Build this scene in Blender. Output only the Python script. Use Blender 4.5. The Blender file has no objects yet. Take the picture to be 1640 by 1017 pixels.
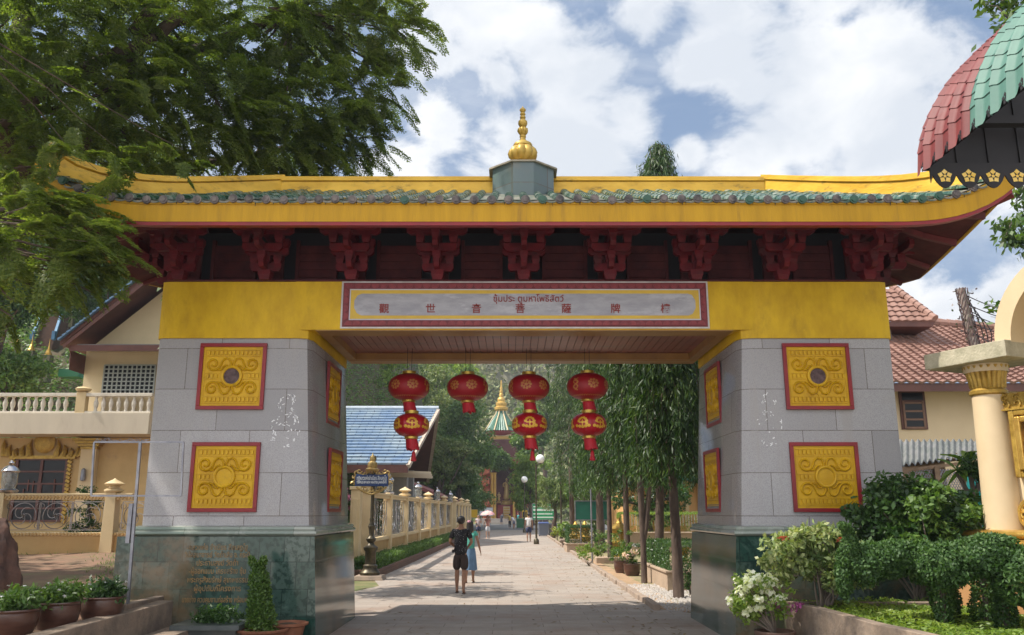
import bpy, math, random
import numpy as np
from mathutils import Vector, Matrix
R = math.radians
PI = math.pi
S = bpy.context.scene
C = S.collection
# ------------------------------------------------------------------ camera, sky, sun, exposure
F = 1355.0; PITCH = R(12.95); CH = 1.8
cam = bpy.data.objects.new('camera', bpy.data.cameras.new('camera')); C.objects.link(cam)
cam.location = (0, 0, CH); cam.rotation_euler = (PI/2 + PITCH, 0, 0)
cam.data.sensor_width = 36; cam.data.lens = F/1640*36
cam.data.clip_start = .05; cam.data.clip_end = 3000
S.camera = cam
S.view_settings.view_transform = 'Standard'; S.view_settings.look = 'None'
S.view_settings.exposure = 0.86; S.view_settings.gamma = 1.0
try:
    S.cycles.max_bounces = 6; S.cycles.transparent_max_bounces = 8; S.cycles.volume_bounces = 0
    S.cycles.use_denoising = True; S.cycles.sample_clamp_indirect = 6
except Exception: pass
_cp, _sp = math.cos(PITCH), math.sin(PITCH)
def ray(px, py):
    dx = (px-820)/F; dy = (508.5-py)/F
    return Vector((dx, _cp-dy*_sp, _sp+dy*_cp))
def at(px, py, Y):
    r = ray(px, py); t = Y/r.y; return Vector((r.x*t, Y, CH+r.z*t))
def atz(px, py, Z=0.0):
    r = ray(px, py); t = (Z-CH)/r.z; return Vector((r.x*t, r.y*t, Z))
SUNV = Vector((-.57, -.07, .80)).normalized()
sl = bpy.data.lights.new('sun', 'SUN'); sl.energy = 4.0; sl.angle = R(.6); sl.color = (1.0, .94, .84)
so = bpy.data.objects.new('sun', sl); C.objects.link(so)
so.rotation_euler = SUNV.to_track_quat('Z', 'Y').to_euler(); so.location = (-30, -8, 60)

CLOUD, BLUE, BACK_FILL = .62, .42, .50
def world():
    w = bpy.data.worlds.new('World'); S.world = w; w.use_nodes = True
    nt = w.node_tree; N = nt.nodes; L = nt.links; N.clear()
    out = N.new('ShaderNodeOutputWorld')
    sky = N.new('ShaderNodeTexSky'); sky.sky_type = 'NISHITA'; sky.sun_disc = False
    sky.sun_elevation = math.asin(SUNV.z); sky.sun_rotation = math.atan2(SUNV.x, SUNV.y)
    sky.air_density = 1.0; sky.dust_density = 1.6; sky.ozone_density = 1.2
    bg = N.new('ShaderNodeBackground'); bg.inputs[1].default_value = .06
    L.new(sky.outputs[0], bg.inputs[0])
    tc = N.new('ShaderNodeTexCoord')
    def math_(op, a, b=None, c=None):
        n = N.new('ShaderNodeMath'); n.operation = op
        for i, v in enumerate((a, b, c)):
            if v is None: continue
            if hasattr(v, 'links'): L.new(v, n.inputs[i])
            else: n.inputs[i].default_value = v
        return n.outputs[0]
    def noise(scale, det, rough, dist, loc, sc=(1, 1, 1.6)):
        n = N.new('ShaderNodeTexNoise'); n.inputs['Scale'].default_value = scale; n.inputs['Detail'].default_value = det; n.inputs['Roughness'].default_value = rough; n.inputs['Distortion'].default_value = dist
        m = N.new('ShaderNodeMapping'); m.inputs['Scale'].default_value = sc; m.inputs['Location'].default_value = loc; L.new(tc.outputs['Generated'], m.inputs[0]); L.new(m.outputs[0], n.inputs['Vector']); return n.outputs['Fac']
    # cumulus heaps: soft discs of direction, their rims broken up by noise
    warp = noise(6.5, 10, .62, .3, (3.1, 1.7, .4)); fine = noise(15, 8, .62, .1, (1, 2, 3))
    edge = math_('MULTIPLY_ADD', math_('SUBTRACT', warp, .5), 3.6, math_('MULTIPLY', math_('SUBTRACT', fine, .5), .55))
    heaps = [(760, 20, .11), (850, 60, .07), (890, 130, .085), (800, 130, .05), (870, 235, .10), (960, 240, .075), (1010, 200, .05), (1140, 95, .055), (1190, 150, .06), (1330, 100, .095), (1400, 60, .06), (1290, 190, .11), (1420, 200, .12),
             (1560, 200, .12), (1220, 255, .07), (700, 190, .05), (640, 280, .06), (1040, -10, .05), (1180, -5, .06), (1340, -15, .06), (1510, 495, .045), (1610, 480, .05), (1450, 470, .03), (700, 70, .06), (1100, 240, .03)]
    tot = None
    for (px, py, s) in heaps:
        d = ray(px, py).normalized(); vd = N.new('ShaderNodeVectorMath'); vd.operation = 'DISTANCE'
        L.new(tc.outputs['Generated'], vd.inputs[0]); vd.inputs[1].default_value = d
        v = math_('SUBTRACT', 1.0, math_('DIVIDE', vd.outputs['Value'], s*.80)); tot = v if tot is None else math_('SMOOTH_MAX', tot, v, .2)
    # the rest of the sky, out of the frame, carries ordinary scattered cloud
    far = noise(2.6, 8, .55, .3, (5, 2, 1)); dfr = ray(1000, 250).normalized(); vd = N.new('ShaderNodeVectorMath'); vd.operation = 'DISTANCE'; L.new(tc.outputs['Generated'], vd.inputs[0]); vd.inputs[1].default_value = dfr
    wfar = N.new('ShaderNodeMapRange'); wfar.inputs['From Min'].default_value = .55; wfar.inputs['From Max'].default_value = .85; L.new(vd.outputs['Value'], wfar.inputs['Value'])
    farv = math_('MULTIPLY', math_('MULTIPLY_ADD', math_('SUBTRACT', far, .48), 5.0, .1), wfar.outputs[0]); tot = math_('MAXIMUM', tot, math_('ADD', farv, math_('MULTIPLY', math_('SUBTRACT', 1.0, wfar.outputs[0]), -5.0)))
    dens = math_('ADD', tot, edge)
    cr = N.new('ShaderNodeMapRange'); cr.interpolation_type = 'SMOOTHSTEP'
    cr.inputs['From Min'].default_value = -.25; cr.inputs['From Max'].default_value = .55; L.new(dens, cr.inputs['Value'])
    # thin veil between the heaps
    veil = N.new('ShaderNodeMapRange'); veil.interpolation_type = 'SMOOTHSTEP'; veil.inputs['From Min'].default_value = .42; veil.inputs['From Max'].default_value = .75; veil.inputs['To Max'].default_value = .45; L.new(noise(3.0, 9, .6, .8, (7, 1, 2), (1, 1, 2.6)), veil.inputs['Value'])
    ramp = N.new('ShaderNodeValToRGB'); e = ramp.color_ramp.elements
    e[0].position = .34; e[0].color = (.70, .74, .80, 1); e[1].position = .60; e[1].color = (1.0, 1.0, 1.0, 1)
    sh = math_('ADD', noise(6.0, 7, .55, .3, (3.1, 1.7, .32)), math_('MULTIPLY', math_('MINIMUM', dens, .9), -.10)); L.new(sh, ramp.inputs[0])
    cb = N.new('ShaderNodeBackground'); cb.inputs[1].default_value = CLOUD; L.new(ramp.outputs[0], cb.inputs[0])
    hz = N.new('ShaderNodeBackground'); hz.inputs[0].default_value = (.34, .53, .86, 1); hz.inputs[1].default_value = BLUE
    m0 = N.new('ShaderNodeMixShader'); m0.inputs[0].default_value = .6; L.new(bg.outputs[0], m0.inputs[1]); L.new(hz.outputs[0], m0.inputs[2])
    fac = math_('MULTIPLY', math_('MAXIMUM', cr.outputs[0], veil.outputs[0]), .97)
    mx = N.new('ShaderNodeMixShader'); L.new(fac, mx.inputs[0]); L.new(m0.outputs[0], mx.inputs[1]); L.new(cb.outputs[0], mx.inputs[2])
    # bright patch of sky added behind the viewer to lift fill light
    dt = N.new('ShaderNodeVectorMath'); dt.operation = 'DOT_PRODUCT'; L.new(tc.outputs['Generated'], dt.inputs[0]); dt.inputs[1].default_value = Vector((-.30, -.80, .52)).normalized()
    bk = N.new('ShaderNodeMapRange'); bk.interpolation_type = 'SMOOTHSTEP'; bk.inputs['From Min'].default_value = .0; bk.inputs['From Max'].default_value = .9; bk.inputs['To Max'].default_value = BACK_FILL; L.new(dt.outputs['Value'], bk.inputs['Value'])
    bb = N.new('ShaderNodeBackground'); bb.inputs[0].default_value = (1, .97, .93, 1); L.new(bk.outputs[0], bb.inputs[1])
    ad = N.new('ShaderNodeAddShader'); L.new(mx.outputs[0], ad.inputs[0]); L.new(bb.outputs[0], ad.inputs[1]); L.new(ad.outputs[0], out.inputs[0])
    try: w.cycles.sampling_method = 'MANUAL'; w.cycles.sample_map_resolution = 512
    except Exception: pass
world()

# ------------------------------------------------------------------ helpers
ORG = {}
def tag(o, label=None, cat=None, group=None, kind=None):
    if label: o['label'] = label
    if cat: o['category'] = cat
    if group: o['group'] = group
    if kind: o['kind'] = kind
    return o
def thing(name, label, cat, loc=(0, 0, 0), group=None):
    o = bpy.data.objects.new(name, None); C.objects.link(o); o.location = loc
    o.empty_display_size = .2; ORG[o] = Vector(loc)
    return tag(o, label, cat, group)
def link_mesh(name, me, mat, parent, org=None):
    o = bpy.data.objects.new(name, me); C.objects.link(o)
    if mat is not None:
        for m in (mat if isinstance(mat, (list, tuple)) else [mat]): me.materials.append(m)
    if parent is not None:
        ORG[o] = ORG[parent]; o.parent = parent
    else:
        ORG[o] = Vector(org) if org is not None else Vector((0, 0, 0)); o.location = ORG[o]
    return o
def copy_tree(o, parent=None):
    c = o.copy(); C.objects.link(c)
    if parent is not None: c.parent = parent
    for ch in [x for x in KIDS.get(o, [])]: copy_tree(ch, c)
    return c
KIDS = {}
def collect_kids():
    KIDS.clear()
    for o in bpy.data.objects:
        if o.parent: KIDS.setdefault(o.parent, []).append(o)
def place(o, loc, rz=0, label=None, sc=1, group=None):
    o.location = loc; o.rotation_euler = (0, 0, rz); o.scale = (sc, sc, sc)
    if label: o['label'] = label
    if group: o['group'] = group
    return o
def np_mesh(name, V, loops, nper):
    """V (n,3); loops flat index array; nper verts per face"""
    me = bpy.data.meshes.new(name); nf = len(loops)//nper
    me.vertices.add(len(V)); me.vertices.foreach_set('co', np.ascontiguousarray(V, dtype=np.float32).ravel())
    me.loops.add(len(loops)); me.loops.foreach_set('vertex_index', np.asarray(loops, dtype=np.int32))
    me.polygons.add(nf); me.polygons.foreach_set('loop_start', np.arange(0, nf*nper, nper, dtype=np.int32))
    try: me.polygons.foreach_set('loop_total', np.full(nf, nper, dtype=np.int32))
    except Exception: pass
    me.update(calc_edges=True)
    return me
class MB:
    def __init__(s): s.v = []; s.f = []; s.m = []; s.cur = 0
    def add(s, vs, fs):
        b = len(s.v); s.v += [tuple(p) for p in vs]
        for f in fs: s.f.append([b+i for i in f]); s.m.append(s.cur)
        return s
    def box(s, x0, x1, y0, y1, z0, z1):
        vs = [(x0, y0, z0), (x1, y0, z0), (x1, y1, z0), (x0, y1, z0), (x0, y0, z1), (x1, y0, z1), (x1, y1, z1), (x0, y1, z1)]
        return s.add(vs, [(0, 3, 2, 1), (4, 5, 6, 7), (0, 1, 5, 4), (1, 2, 6, 5), (2, 3, 7, 6), (3, 0, 4, 7)])
    def obox(s, c, size, rot=(0, 0, 0), top=1.0):
        hx, hy, hz = size[0]/2, size[1]/2, size[2]/2
        M_ = Matrix.Translation(c) @ (Matrix.Rotation(rot[2], 4, 'Z') @ Matrix.Rotation(rot[1], 4, 'Y') @ Matrix.Rotation(rot[0], 4, 'X'))
        vs = [M_ @ Vector((x*hx*(top if z > 0 else 1), y*hy*(top if z > 0 else 1), z*hz)) for z in (-1, 1) for (x, y) in ((-1, -1), (1, -1), (1, 1), (-1, 1))]
        return s.add(vs, [(0, 3, 2, 1), (4, 5, 6, 7), (0, 1, 5, 4), (1, 2, 6, 5), (2, 3, 7, 6), (3, 0, 4, 7)])
    def loft(s, rings, cap=True, closed=True):
        n = len(rings[0]); vs = [p for r in rings for p in r]; fs = []
        for i in range(len(rings)-1):
            for j in range(n if closed else n-1):
                k = (j+1) % n
                fs.append((i*n+j, i*n+k, (i+1)*n+k, (i+1)*n+j))
        if cap:
            fs.append(tuple(reversed(range(n)))); fs.append(tuple(range((len(rings)-1)*n, len(rings)*n)))
        return s.add(vs, fs)
    def tube(s, pts, r, seg=8, cap=True, flat=1.0, up=None):
        pts = [Vector(p) for p in pts]; rings = []; n = len(pts); prev = None
        for i, p in enumerate(pts):
            d = (pts[min(i+1, n-1)]-pts[max(i-1, 0)])
            if d.length < 1e-9: d = Vector((0, 0, 1))
            d.normalize()
            if up is not None: a = Vector(up)-d*d.dot(Vector(up))
            elif prev is None: a = d.orthogonal()
            else: a = prev-d*d.dot(prev)
            if a.length < 1e-6: a = d.orthogonal()
            a.normalize(); prev = a; b = d.cross(a)
            rr = r[i] if isinstance(r, (list, tuple)) else r
            rings.append([p+a*(math.cos(2*PI*k/seg)*rr*flat)+b*(math.sin(2*PI*k/seg)*rr) for k in range(seg)])
        return s.loft(rings, cap)
    def lathe(s, prof, c=(0, 0, 0), seg=20, lobes=0, amp=0.0, cap=True):
        rings = []
        for q in prof:
            r, z = q[0], q[1]; a_ = amp if len(q) < 3 else q[2]
            rings.append([(c[0]+r*(1+(a_*(abs(math.sin(lobes*PI*k/seg))-.5) if lobes else 0))*math.cos(2*PI*k/seg),
                           c[1]+r*(1+(a_*(abs(math.sin(lobes*PI*k/seg))-.5) if lobes else 0))*math.sin(2*PI*k/seg), c[2]+z) for k in range(seg)])
        return s.loft(rings, cap)
    def prism(s, poly, y0, y1, axis='Y'):
        n = len(poly)
        if axis == 'Y': vs = [(a, y0, b) for a, b in poly]+[(a, y1, b) for a, b in poly]
        elif axis == 'X': vs = [(y0, a, b) for a, b in poly]+[(y1, a, b) for a, b in poly]
        else: vs = [(a, b, y0) for a, b in poly]+[(a, b, y1) for a, b in poly]
        fs = [tuple(range(n)), tuple(reversed(range(n, 2*n)))]+[((i+1) % n, i, n+i, n+(i+1) % n) for i in range(n)]
        return s.add(vs, fs)
    def grid(s, fn, nu, nv):
        vs = [fn(i/nu, j/nv) for i in range(nu+1) for j in range(nv+1)]
        fs = [(i*(nv+1)+j, (i+1)*(nv+1)+j, (i+1)*(nv+1)+j+1, i*(nv+1)+j+1) for i in range(nu) for j in range(nv)]
        return s.add(vs, fs)
    def xf(s, M_, start=0):
        for i in range(start, len(s.v)): s.v[i] = tuple(M_ @ Vector(s.v[i]))
        return s
    def build(s, name, mat=None, parent=None, org=None, smooth=False, bevel=0, ang=40, uv=True, fixn=True):
        import bmesh
        o_ = ORG[parent] if parent is not None else (Vector(org) if org is not None else Vector((0, 0, 0)))
        me = bpy.data.meshes.new(name)
        me.from_pydata([(a-o_[0], b-o_[1], c-o_[2]) for a, b, c in s.v], [], s.f)
        if any(s.m): me.polygons.foreach_set('material_index', s.m)
        if fixn:
            bm = bmesh.new(); bm.from_mesh(me); bmesh.ops.recalc_face_normals(bm, faces=bm.faces); bm.to_mesh(me); bm.free()
        if uv:
            ul = me.uv_layers.new(name='UVMap'); co = s.v
            nl = len(me.loops); vi = np.empty(nl, np.int32); me.loops.foreach_get('vertex_index', vi)
            P = np.array(s.v, dtype=np.float32).reshape(-1, 3)[vi]
            nf = len(me.polygons); nn = np.empty(nf*3, np.float32); me.polygons.foreach_get('normal', nn); nn = nn.reshape(-1, 3)
            lt = np.empty(nf, np.int32); me.polygons.foreach_get('loop_total', lt)
            a = np.repeat(np.argmax(np.abs(nn), axis=1), lt)
            U = np.where(a == 0, P[:, 1], P[:, 0]); Vv = np.where(a == 2, P[:, 1], P[:, 2])
            ul.data.foreach_set('uv', np.stack([U, Vv], 1).ravel())
        if smooth:
            me.polygons.foreach_set('use_smooth', [True]*len(me.polygons))
            try: me.set_sharp_from_angle(angle=R(ang))
            except Exception: pass
        me.update()
        o = link_mesh(name, me, mat, parent, o_ if parent is None else None)
        if bevel:
            b = o.modifiers.new('bevel', 'BEVEL'); b.width = bevel; b.segments = 2; b.limit_method = 'ANGLE'; b.angle_limit = R(40)
        return o
# ------------------------------------------------------------------ materials
def _nm(name):
    m = bpy.data.materials.new(name); m.use_nodes = True; nt = m.node_tree
    return m, nt, nt.nodes, nt.links, nt.nodes['Principled BSDF']
def _c(c): return (c[0], c[1], c[2], 1)
def M(name, c1, c2=None, scale=3.0, rough=.6, metal=0.0, bump=0.0, bscale=30.0, detail=5, stretch=(1, 1, 1), dirt=None, dscale=1.2, dlo=.55, dhi=.75, lo=.35, hi=.65, coat=0, rvar=0, emit=None, spec=None):
    m, nt, N, L, P = _nm(name)
    P.inputs['Base Color'].default_value = _c(c1); P.inputs['Roughness'].default_value = rough; P.inputs['Metallic'].default_value = metal
    if coat: P.inputs['Coat Weight'].default_value = coat; P.inputs['Coat Roughness'].default_value = .08
    if spec is not None: P.inputs['Specular IOR Level'].default_value = spec
    tc = N.new('ShaderNodeTexCoord'); mp = N.new('ShaderNodeMapping'); L.new(tc.outputs['Object'], mp.inputs[0]); mp.inputs['Scale'].default_value = stretch
    col = None
    if c2 is not None:
        nz = N.new('ShaderNodeTexNoise'); nz.inputs['Scale'].default_value = scale; nz.inputs['Detail'].default_value = detail; nz.inputs['Roughness'].default_value = .62
        L.new(mp.outputs[0], nz.inputs['Vector'])
        rp = N.new('ShaderNodeValToRGB'); rp.color_ramp.elements[0].position = lo; rp.color_ramp.elements[1].position = hi
        rp.color_ramp.elements[0].color = _c(c1); rp.color_ramp.elements[1].color = _c(c2); L.new(nz.outputs['Fac'], rp.inputs[0]); col = rp.outputs[0]
        if rvar:
            mr = N.new('ShaderNodeMapRange'); mr.inputs['To Min'].default_value = max(.02, rough-rvar); mr.inputs['To Max'].default_value = min(1, rough+rvar)
            L.new(nz.outputs['Fac'], mr.inputs['Value']); L.new(mr.outputs[0], P.inputs['Roughness'])
    if dirt is not None:
        nz = N.new('ShaderNodeTexNoise'); nz.inputs['Scale'].default_value = dscale; nz.inputs['Detail'].default_value = 8; nz.inputs['Roughness'].default_value = .7
        L.new(mp.outputs[0], nz.inputs['Vector'])
        mr = N.new('ShaderNodeMapRange'); mr.interpolation_type = 'SMOOTHSTEP'; mr.inputs['From Min'].default_value = dlo; mr.inputs['From Max'].default_value = dhi; mr.inputs['To Max'].default_value = .85
        L.new(nz.outputs['Fac'], mr.inputs['Value'])
        mx = N.new('ShaderNodeMix'); mx.data_type = 'RGBA'; L.new(mr.outputs[0], mx.inputs[0]); mx.inputs[7].default_value = _c(dirt)
        if col is None: mx.inputs[6].default_value = _c(c1)
        else: L.new(col, mx.inputs[6])
        col = mx.outputs[2]
    if col is not None: L.new(col, P.inputs['Base Color'])
    if bump:
        nb = N.new('ShaderNodeTexNoise'); nb.inputs['Scale'].default_value = bscale; nb.inputs['Detail'].default_value = 4
        L.new(mp.outputs[0], nb.inputs['Vector']); b = N.new('ShaderNodeBump'); b.inputs['Strength'].default_value = bump; b.inputs['Distance'].default_value = .02
        L.new(nb.outputs['Fac'], b.inputs['Height']); L.new(b.outputs[0], P.inputs['Normal'])
    if emit: P.inputs['Emission Color'].default_value = _c(emit[0]); P.inputs['Emission Strength'].default_value = emit[1]
    return m
def MT(name, c1, c2, mortar, w, h, msize=.006, offset=.5, rough=.3, speck=None, sscale=120, vein=None, dirt=None, bump=.3, rough2=None, streak=None, coord='UV', rot=0, squash=1, dscale=.6, dlo=.5, dhi=.75, loc=(0, 0, 0), bias=0.0):
    """tiles / masonry laid in metres on the box UVs"""
    m, nt, N, L, P = _nm(name); P.inputs['Roughness'].default_value = rough
    tc = N.new('ShaderNodeTexCoord'); mp = N.new('ShaderNodeMapping'); L.new(tc.outputs[coord], mp.inputs[0]); mp.inputs['Rotation'].default_value = (0, 0, rot); mp.inputs['Location'].default_value = loc
    br = N.new('ShaderNodeTexBrick'); L.new(mp.outputs[0], br.inputs['Vector'])
    br.offset = offset; br.squash = squash; br.inputs['Scale'].default_value = 1; br.inputs['Brick Width'].default_value = w; br.inputs['Row Height'].default_value = h
    br.inputs['Mortar Size'].default_value = msize; br.inputs['Mortar Smooth'].default_value = .2; br.inputs['Bias'].default_value = bias
    br.inputs['Color1'].default_value = _c(c1); br.inputs['Color2'].default_value = _c(c2); br.inputs['Mortar'].default_value = _c(mortar)
    col = br.outputs['Color']
    def mixin(fac, c, mode='MIX'):
        nonlocal col
        mx = N.new('ShaderNodeMix'); mx.data_type = 'RGBA'; mx.blend_type = mode; L.new(fac, mx.inputs[0]); L.new(col, mx.inputs[6]); mx.inputs[7].default_value = _c(c); col = mx.outputs[2]
    def nz(scale, lo, hi, mxv=1, detail=5, st=None, dist=0):
        n = N.new('ShaderNodeTexNoise'); n.inputs['Scale'].default_value = scale; n.inputs['Detail'].default_value = detail; n.inputs['Roughness'].default_value = .65; n.inputs['Distortion'].default_value = dist
        if st:
            m2 = N.new('ShaderNodeMapping'); m2.inputs['Scale'].default_value = st; L.new(tc.outputs['Object'], m2.inputs[0]); L.new(m2.outputs[0], n.inputs['Vector'])
        else: L.new(tc.outputs['Object'], n.inputs['Vector'])
        r = N.new('ShaderNodeMapRange'); r.interpolation_type = 'SMOOTHSTEP'; r.inputs['From Min'].default_value = lo; r.inputs['From Max'].default_value = hi; r.inputs['To Max'].default_value = mxv
        L.new(n.outputs['Fac'], r.inputs['Value']); return r.outputs[0]
    if speck: mixin(nz(sscale, .45, .62, .75, 2), speck)
    if vein: mixin(nz(2.2, .5, .75, .8, 9, None, 1.5), vein)
    if dirt: mixin(nz(dscale, dlo, dhi, .7, 8), dirt)
    if streak: mixin(nz(1.0, .5, .72, .6, 6, (6, 6, .35)), streak)
    L.new(col, P.inputs['Base Color'])
    if rough2 is not None:
        r = N.new('ShaderNodeMapRange'); r.inputs['To Min'].default_value = rough; r.inputs['To Max'].default_value = rough2
        L.new(nz(3, .3, .7), r.inputs['Value']); L.new(r.outputs[0], P.inputs['Roughness'])
    if bump:
        b = N.new('ShaderNodeBump'); b.inputs['Strength'].default_value = bump; b.inputs['Distance'].default_value = .01; b.invert = True
        L.new(br.outputs['Fac'], b.inputs['Height']); L.new(b.outputs[0], P.inputs['Normal'])
    return m
def MLEAF(name, a, b, c, trans=.35, rough=.45, big=.35, flower=None, ffrac=.0):
    """leaf: colour differs per leaf and per branch"""
    m, nt, N, L, P = _nm(name)
    ge = N.new('ShaderNodeNewGeometry'); rp = N.new('ShaderNodeValToRGB'); rp.color_ramp.elements[0].color = _c(a); rp.color_ramp.elements[1].color = _c(c)
    e = rp.color_ramp.elements.new(.5); e.color = _c(b)
    tc = N.new('ShaderNodeTexCoord'); nz = N.new('ShaderNodeTexNoise'); nz.inputs['Scale'].default_value = big; nz.inputs['Detail'].default_value = 3; L.new(tc.outputs['Object'], nz.inputs['Vector'])
    mr = N.new('ShaderNodeMapRange'); mr.inputs['From Min'].default_value = .3; mr.inputs['From Max'].default_value = .7; L.new(nz.outputs['Fac'], mr.inputs['Value'])
    ma = N.new('ShaderNodeMath'); ma.operation = 'MULTIPLY_ADD'; L.new(ge.outputs['Random Per Island'], ma.inputs[0]); ma.inputs[1].default_value = .6
    m2 = N.new('ShaderNodeMath'); m2.operation = 'MULTIPLY'; L.new(mr.outputs[0], m2.inputs[0]); m2.inputs[1].default_value = .4; L.new(m2.outputs[0], ma.inputs[2])
    L.new(ma.outputs[0], rp.inputs[0]); col = rp.outputs[0]
    if flower:
        gt = N.new('ShaderNodeMath'); gt.operation = 'LESS_THAN'; L.new(ge.outputs['Random Per Island'], gt.inputs[0]); gt.inputs[1].default_value = ffrac
        mx = N.new('ShaderNodeMix'); mx.data_type = 'RGBA'; L.new(gt.outputs[0], mx.inputs[0]); L.new(col, mx.inputs[6]); mx.inputs[7].default_value = _c(flower); col = mx.outputs[2]
    L.new(col, P.inputs['Base Color']); P.inputs['Roughness'].default_value = rough
    tr = N.new('ShaderNodeBsdfTranslucent'); mc = N.new('ShaderNodeMix'); mc.data_type = 'RGBA'; mc.blend_type = 'MULTIPLY'; mc.inputs[0].default_value = 1
    L.new(col, mc.inputs[6]); mc.inputs[7].default_value = (1.5, 1.6, .6, 1); L.new(mc.outputs[2], tr.inputs[0])
    ms = N.new('ShaderNodeMixShader'); ms.inputs[0].default_value = trans; L.new(P.outputs[0], ms.inputs[1]); L.new(tr.outputs[0], ms.inputs[2])
    L.new(ms.outputs[0], N['Material Output'].inputs[0])
    return m
# ------------------------------------------------------------------ foliage
def unit(a): return a/np.maximum(np.linalg.norm(a, axis=1, keepdims=True), 1e-9)
def leaf_mesh(name, ctr, d, n, ln, wd, mat, parent=None, org=None, fold=.12):
    """every leaf a pointed four-cornered blade"""
    ctr = np.asarray(ctr, dtype=np.float64); k = len(ctr); d = unit(np.asarray(d)); n = np.asarray(n)
    s = unit(np.cross(d, n)); n2 = np.cross(s, d)
    ln = np.broadcast_to(np.asarray(ln), (k,))[:, None]; wd = np.broadcast_to(np.asarray(wd), (k,))[:, None]
    o = ORG[parent] if parent is not None else Vector(org or (0, 0, 0)); o = np.array(o)
    V = np.stack([ctr-d*ln*.5, ctr-s*wd*.5+n2*wd*fold, ctr+d*ln*.5, ctr+s*wd*.5+n2*wd*fold], 1).reshape(-1, 3)-o
    me = np_mesh(name, V, np.arange(4*k), 4)
    return link_mesh(name, me, mat, parent, o if parent is None else None)
def blob_points(rng, center, rad, nclump, nleaf, cr, shell=.55, flat=.8):
    """leaf positions gathered in clumps through an ellipsoid, gaps between"""
    u = unit(rng.normal(size=(nclump, 3))); r = shell+(1-shell)*rng.random((nclump, 1))**.7
    inner = rng.random((nclump, 1)) < .2; r = np.where(inner, r*rng.random((nclump, 1)), r)
    cc = u*r*np.array(rad)+np.array(center)
    sz = cr*(.6+.8*rng.random((nclump, 1)))
    idx = rng.integers(0, nclump, nleaf)
    off = unit(rng.normal(size=(nleaf, 3)))*(rng.random((nleaf, 1))**.45)
    off[:, 2] *= flat
    return cc[idx]+off*sz[idx], off, cc
def crown(name, mat, parent, center, rad, nclump, nleaf, cr, ln, wd, droop=.3, seed=1, shell=.55, flat=.8, org=None):
    rng = np.random.default_rng(seed)
    p, off, cc = blob_points(rng, center, rad, nclump, nleaf, cr, shell, flat)
    d = rng.normal(size=(nleaf, 3))*.7+off*.8; d[:, 2] -= droop
    n = off*.6+rng.normal(size=(nleaf, 3))*.5; n[:, 2] += .7
    o = leaf_mesh(name, p, d, n, ln*(.7+.6*rng.random(nleaf)), wd*(.7+.6*rng.random(nleaf)), mat, parent, org)
    return o, cc
def wander(rng, a, b, n=6, amp=.1):
    a = np.array(a, float); b = np.array(b, float); L_ = np.linalg.norm(b-a); pts = []
    off = np.zeros(3)
    for i in range(n+1):
        t = i/n; off = off+rng.normal(size=3)*amp*L_/n if 0 < i else off
        pts.append(tuple(a+(b-a)*t+off*math.sin(PI*min(t, 1))*1.0))
    return pts
def tree(name, label, base, h, rad, trunk_r, mats, nclump=60, nleaf=9000, ln=.22, wd=.09, cr=.5, crown_z=None, seed=1, group=None, cat='tree', droop=.3, limbs=9, lean=(0, 0), flat=.8, shell=.5):
    rng = np.random.default_rng(seed); b = Vector(base)
    t = thing(name, label, cat, b, group)
    cz = crown_z if crown_z is not None else h-rad[2]
    cen = (b.x+lean[0], b.y+lean[1], b.z+cz)
    o, cc = crown('crown', mats[0], t, cen, rad, nclump, nleaf, cr, ln, wd, droop, seed, shell, flat)
    mb = MB(); top = (cen[0], cen[1], b.z+cz)
    tp = wander(rng, b, top, 7, .1); mb.tube(tp, [trunk_r*(1.15-.75*i/7) for i in range(8)], 9)
    for k in rng.choice(len(cc), min(limbs, len(cc)), replace=False):
        i = rng.integers(3, 7); mb.tube(wander(rng, tp[i], cc[k], 5, .15), [trunk_r*.4*(1-.8*j/5) for j in range(6)], 6)
    mb.build('trunk', mats[1], t, smooth=True, uv=False)
    return t
def text(s, size, M_, mat, parent, name='lettering', ext=.004, bold=0.0, align='CENTER', sx=1.0, width=None):
    cu = bpy.data.curves.new(name, 'FONT'); cu.body = s; cu.size = size; cu.extrude = ext; cu.align_x = align; cu.align_y = 'CENTER'; cu.offset = bold; cu.resolution_u = 3
    o = bpy.data.objects.new(name, cu); C.objects.link(o); bpy.context.view_layer.update()
    me = bpy.data.meshes.new_from_object(o.evaluated_get(bpy.context.evaluated_depsgraph_get()))
    bpy.data.objects.remove(o); me.materials.clear()
    if width and len(me.vertices):
        xs = [v.co.x for v in me.vertices]; sx = width/max(1e-6, max(xs)-min(xs))
    me.transform(Matrix.Diagonal((sx, 1, 1, 1))); me.transform(M_)
    me.transform(Matrix.Translation(-ORG[parent]))
    return link_mesh(name, me, mat, parent)
FACE_CAM = Matrix.Rotation(PI/2, 4, 'X')   # lettering standing up, facing -Y
# ------------------------------------------------------------------ palette
GOLD = M('gold_paint', (.50, .30, .006), (.66, .42, .012), 1.7, .5, .08, .3, 14, dirt=(.27, .16, .015), dscale=1.3, dlo=.50, dhi=.85, stretch=(1.6, 1, .8), spec=.3)
OCHRE = M('ochre_fascia', (.40, .215, .006), (.50, .275, .008), 1.5, .55, 0, .15, 20, dirt=(.17, .085, .025), dscale=1.3, dlo=.50, dhi=.82, stretch=(5, 1, .5), spec=.3)
RIDGEG = M('ridge_gold', (.58, .32, .015), (.74, .44, .04), 2.0, .36, .15, .2, 14, dirt=(.10, .06, .01), dscale=2.6, dlo=.54, dhi=.74, stretch=(1, 1, 2.5))
METG = M('gilded_metal', (.62, .40, .10), (.45, .26, .05), 6, .34, .65, .25, 50)
OLDG = M('old_gold_relief', (.48, .31, .06), (.30, .18, .03), 9, .42, .45, .3, 40)
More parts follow.
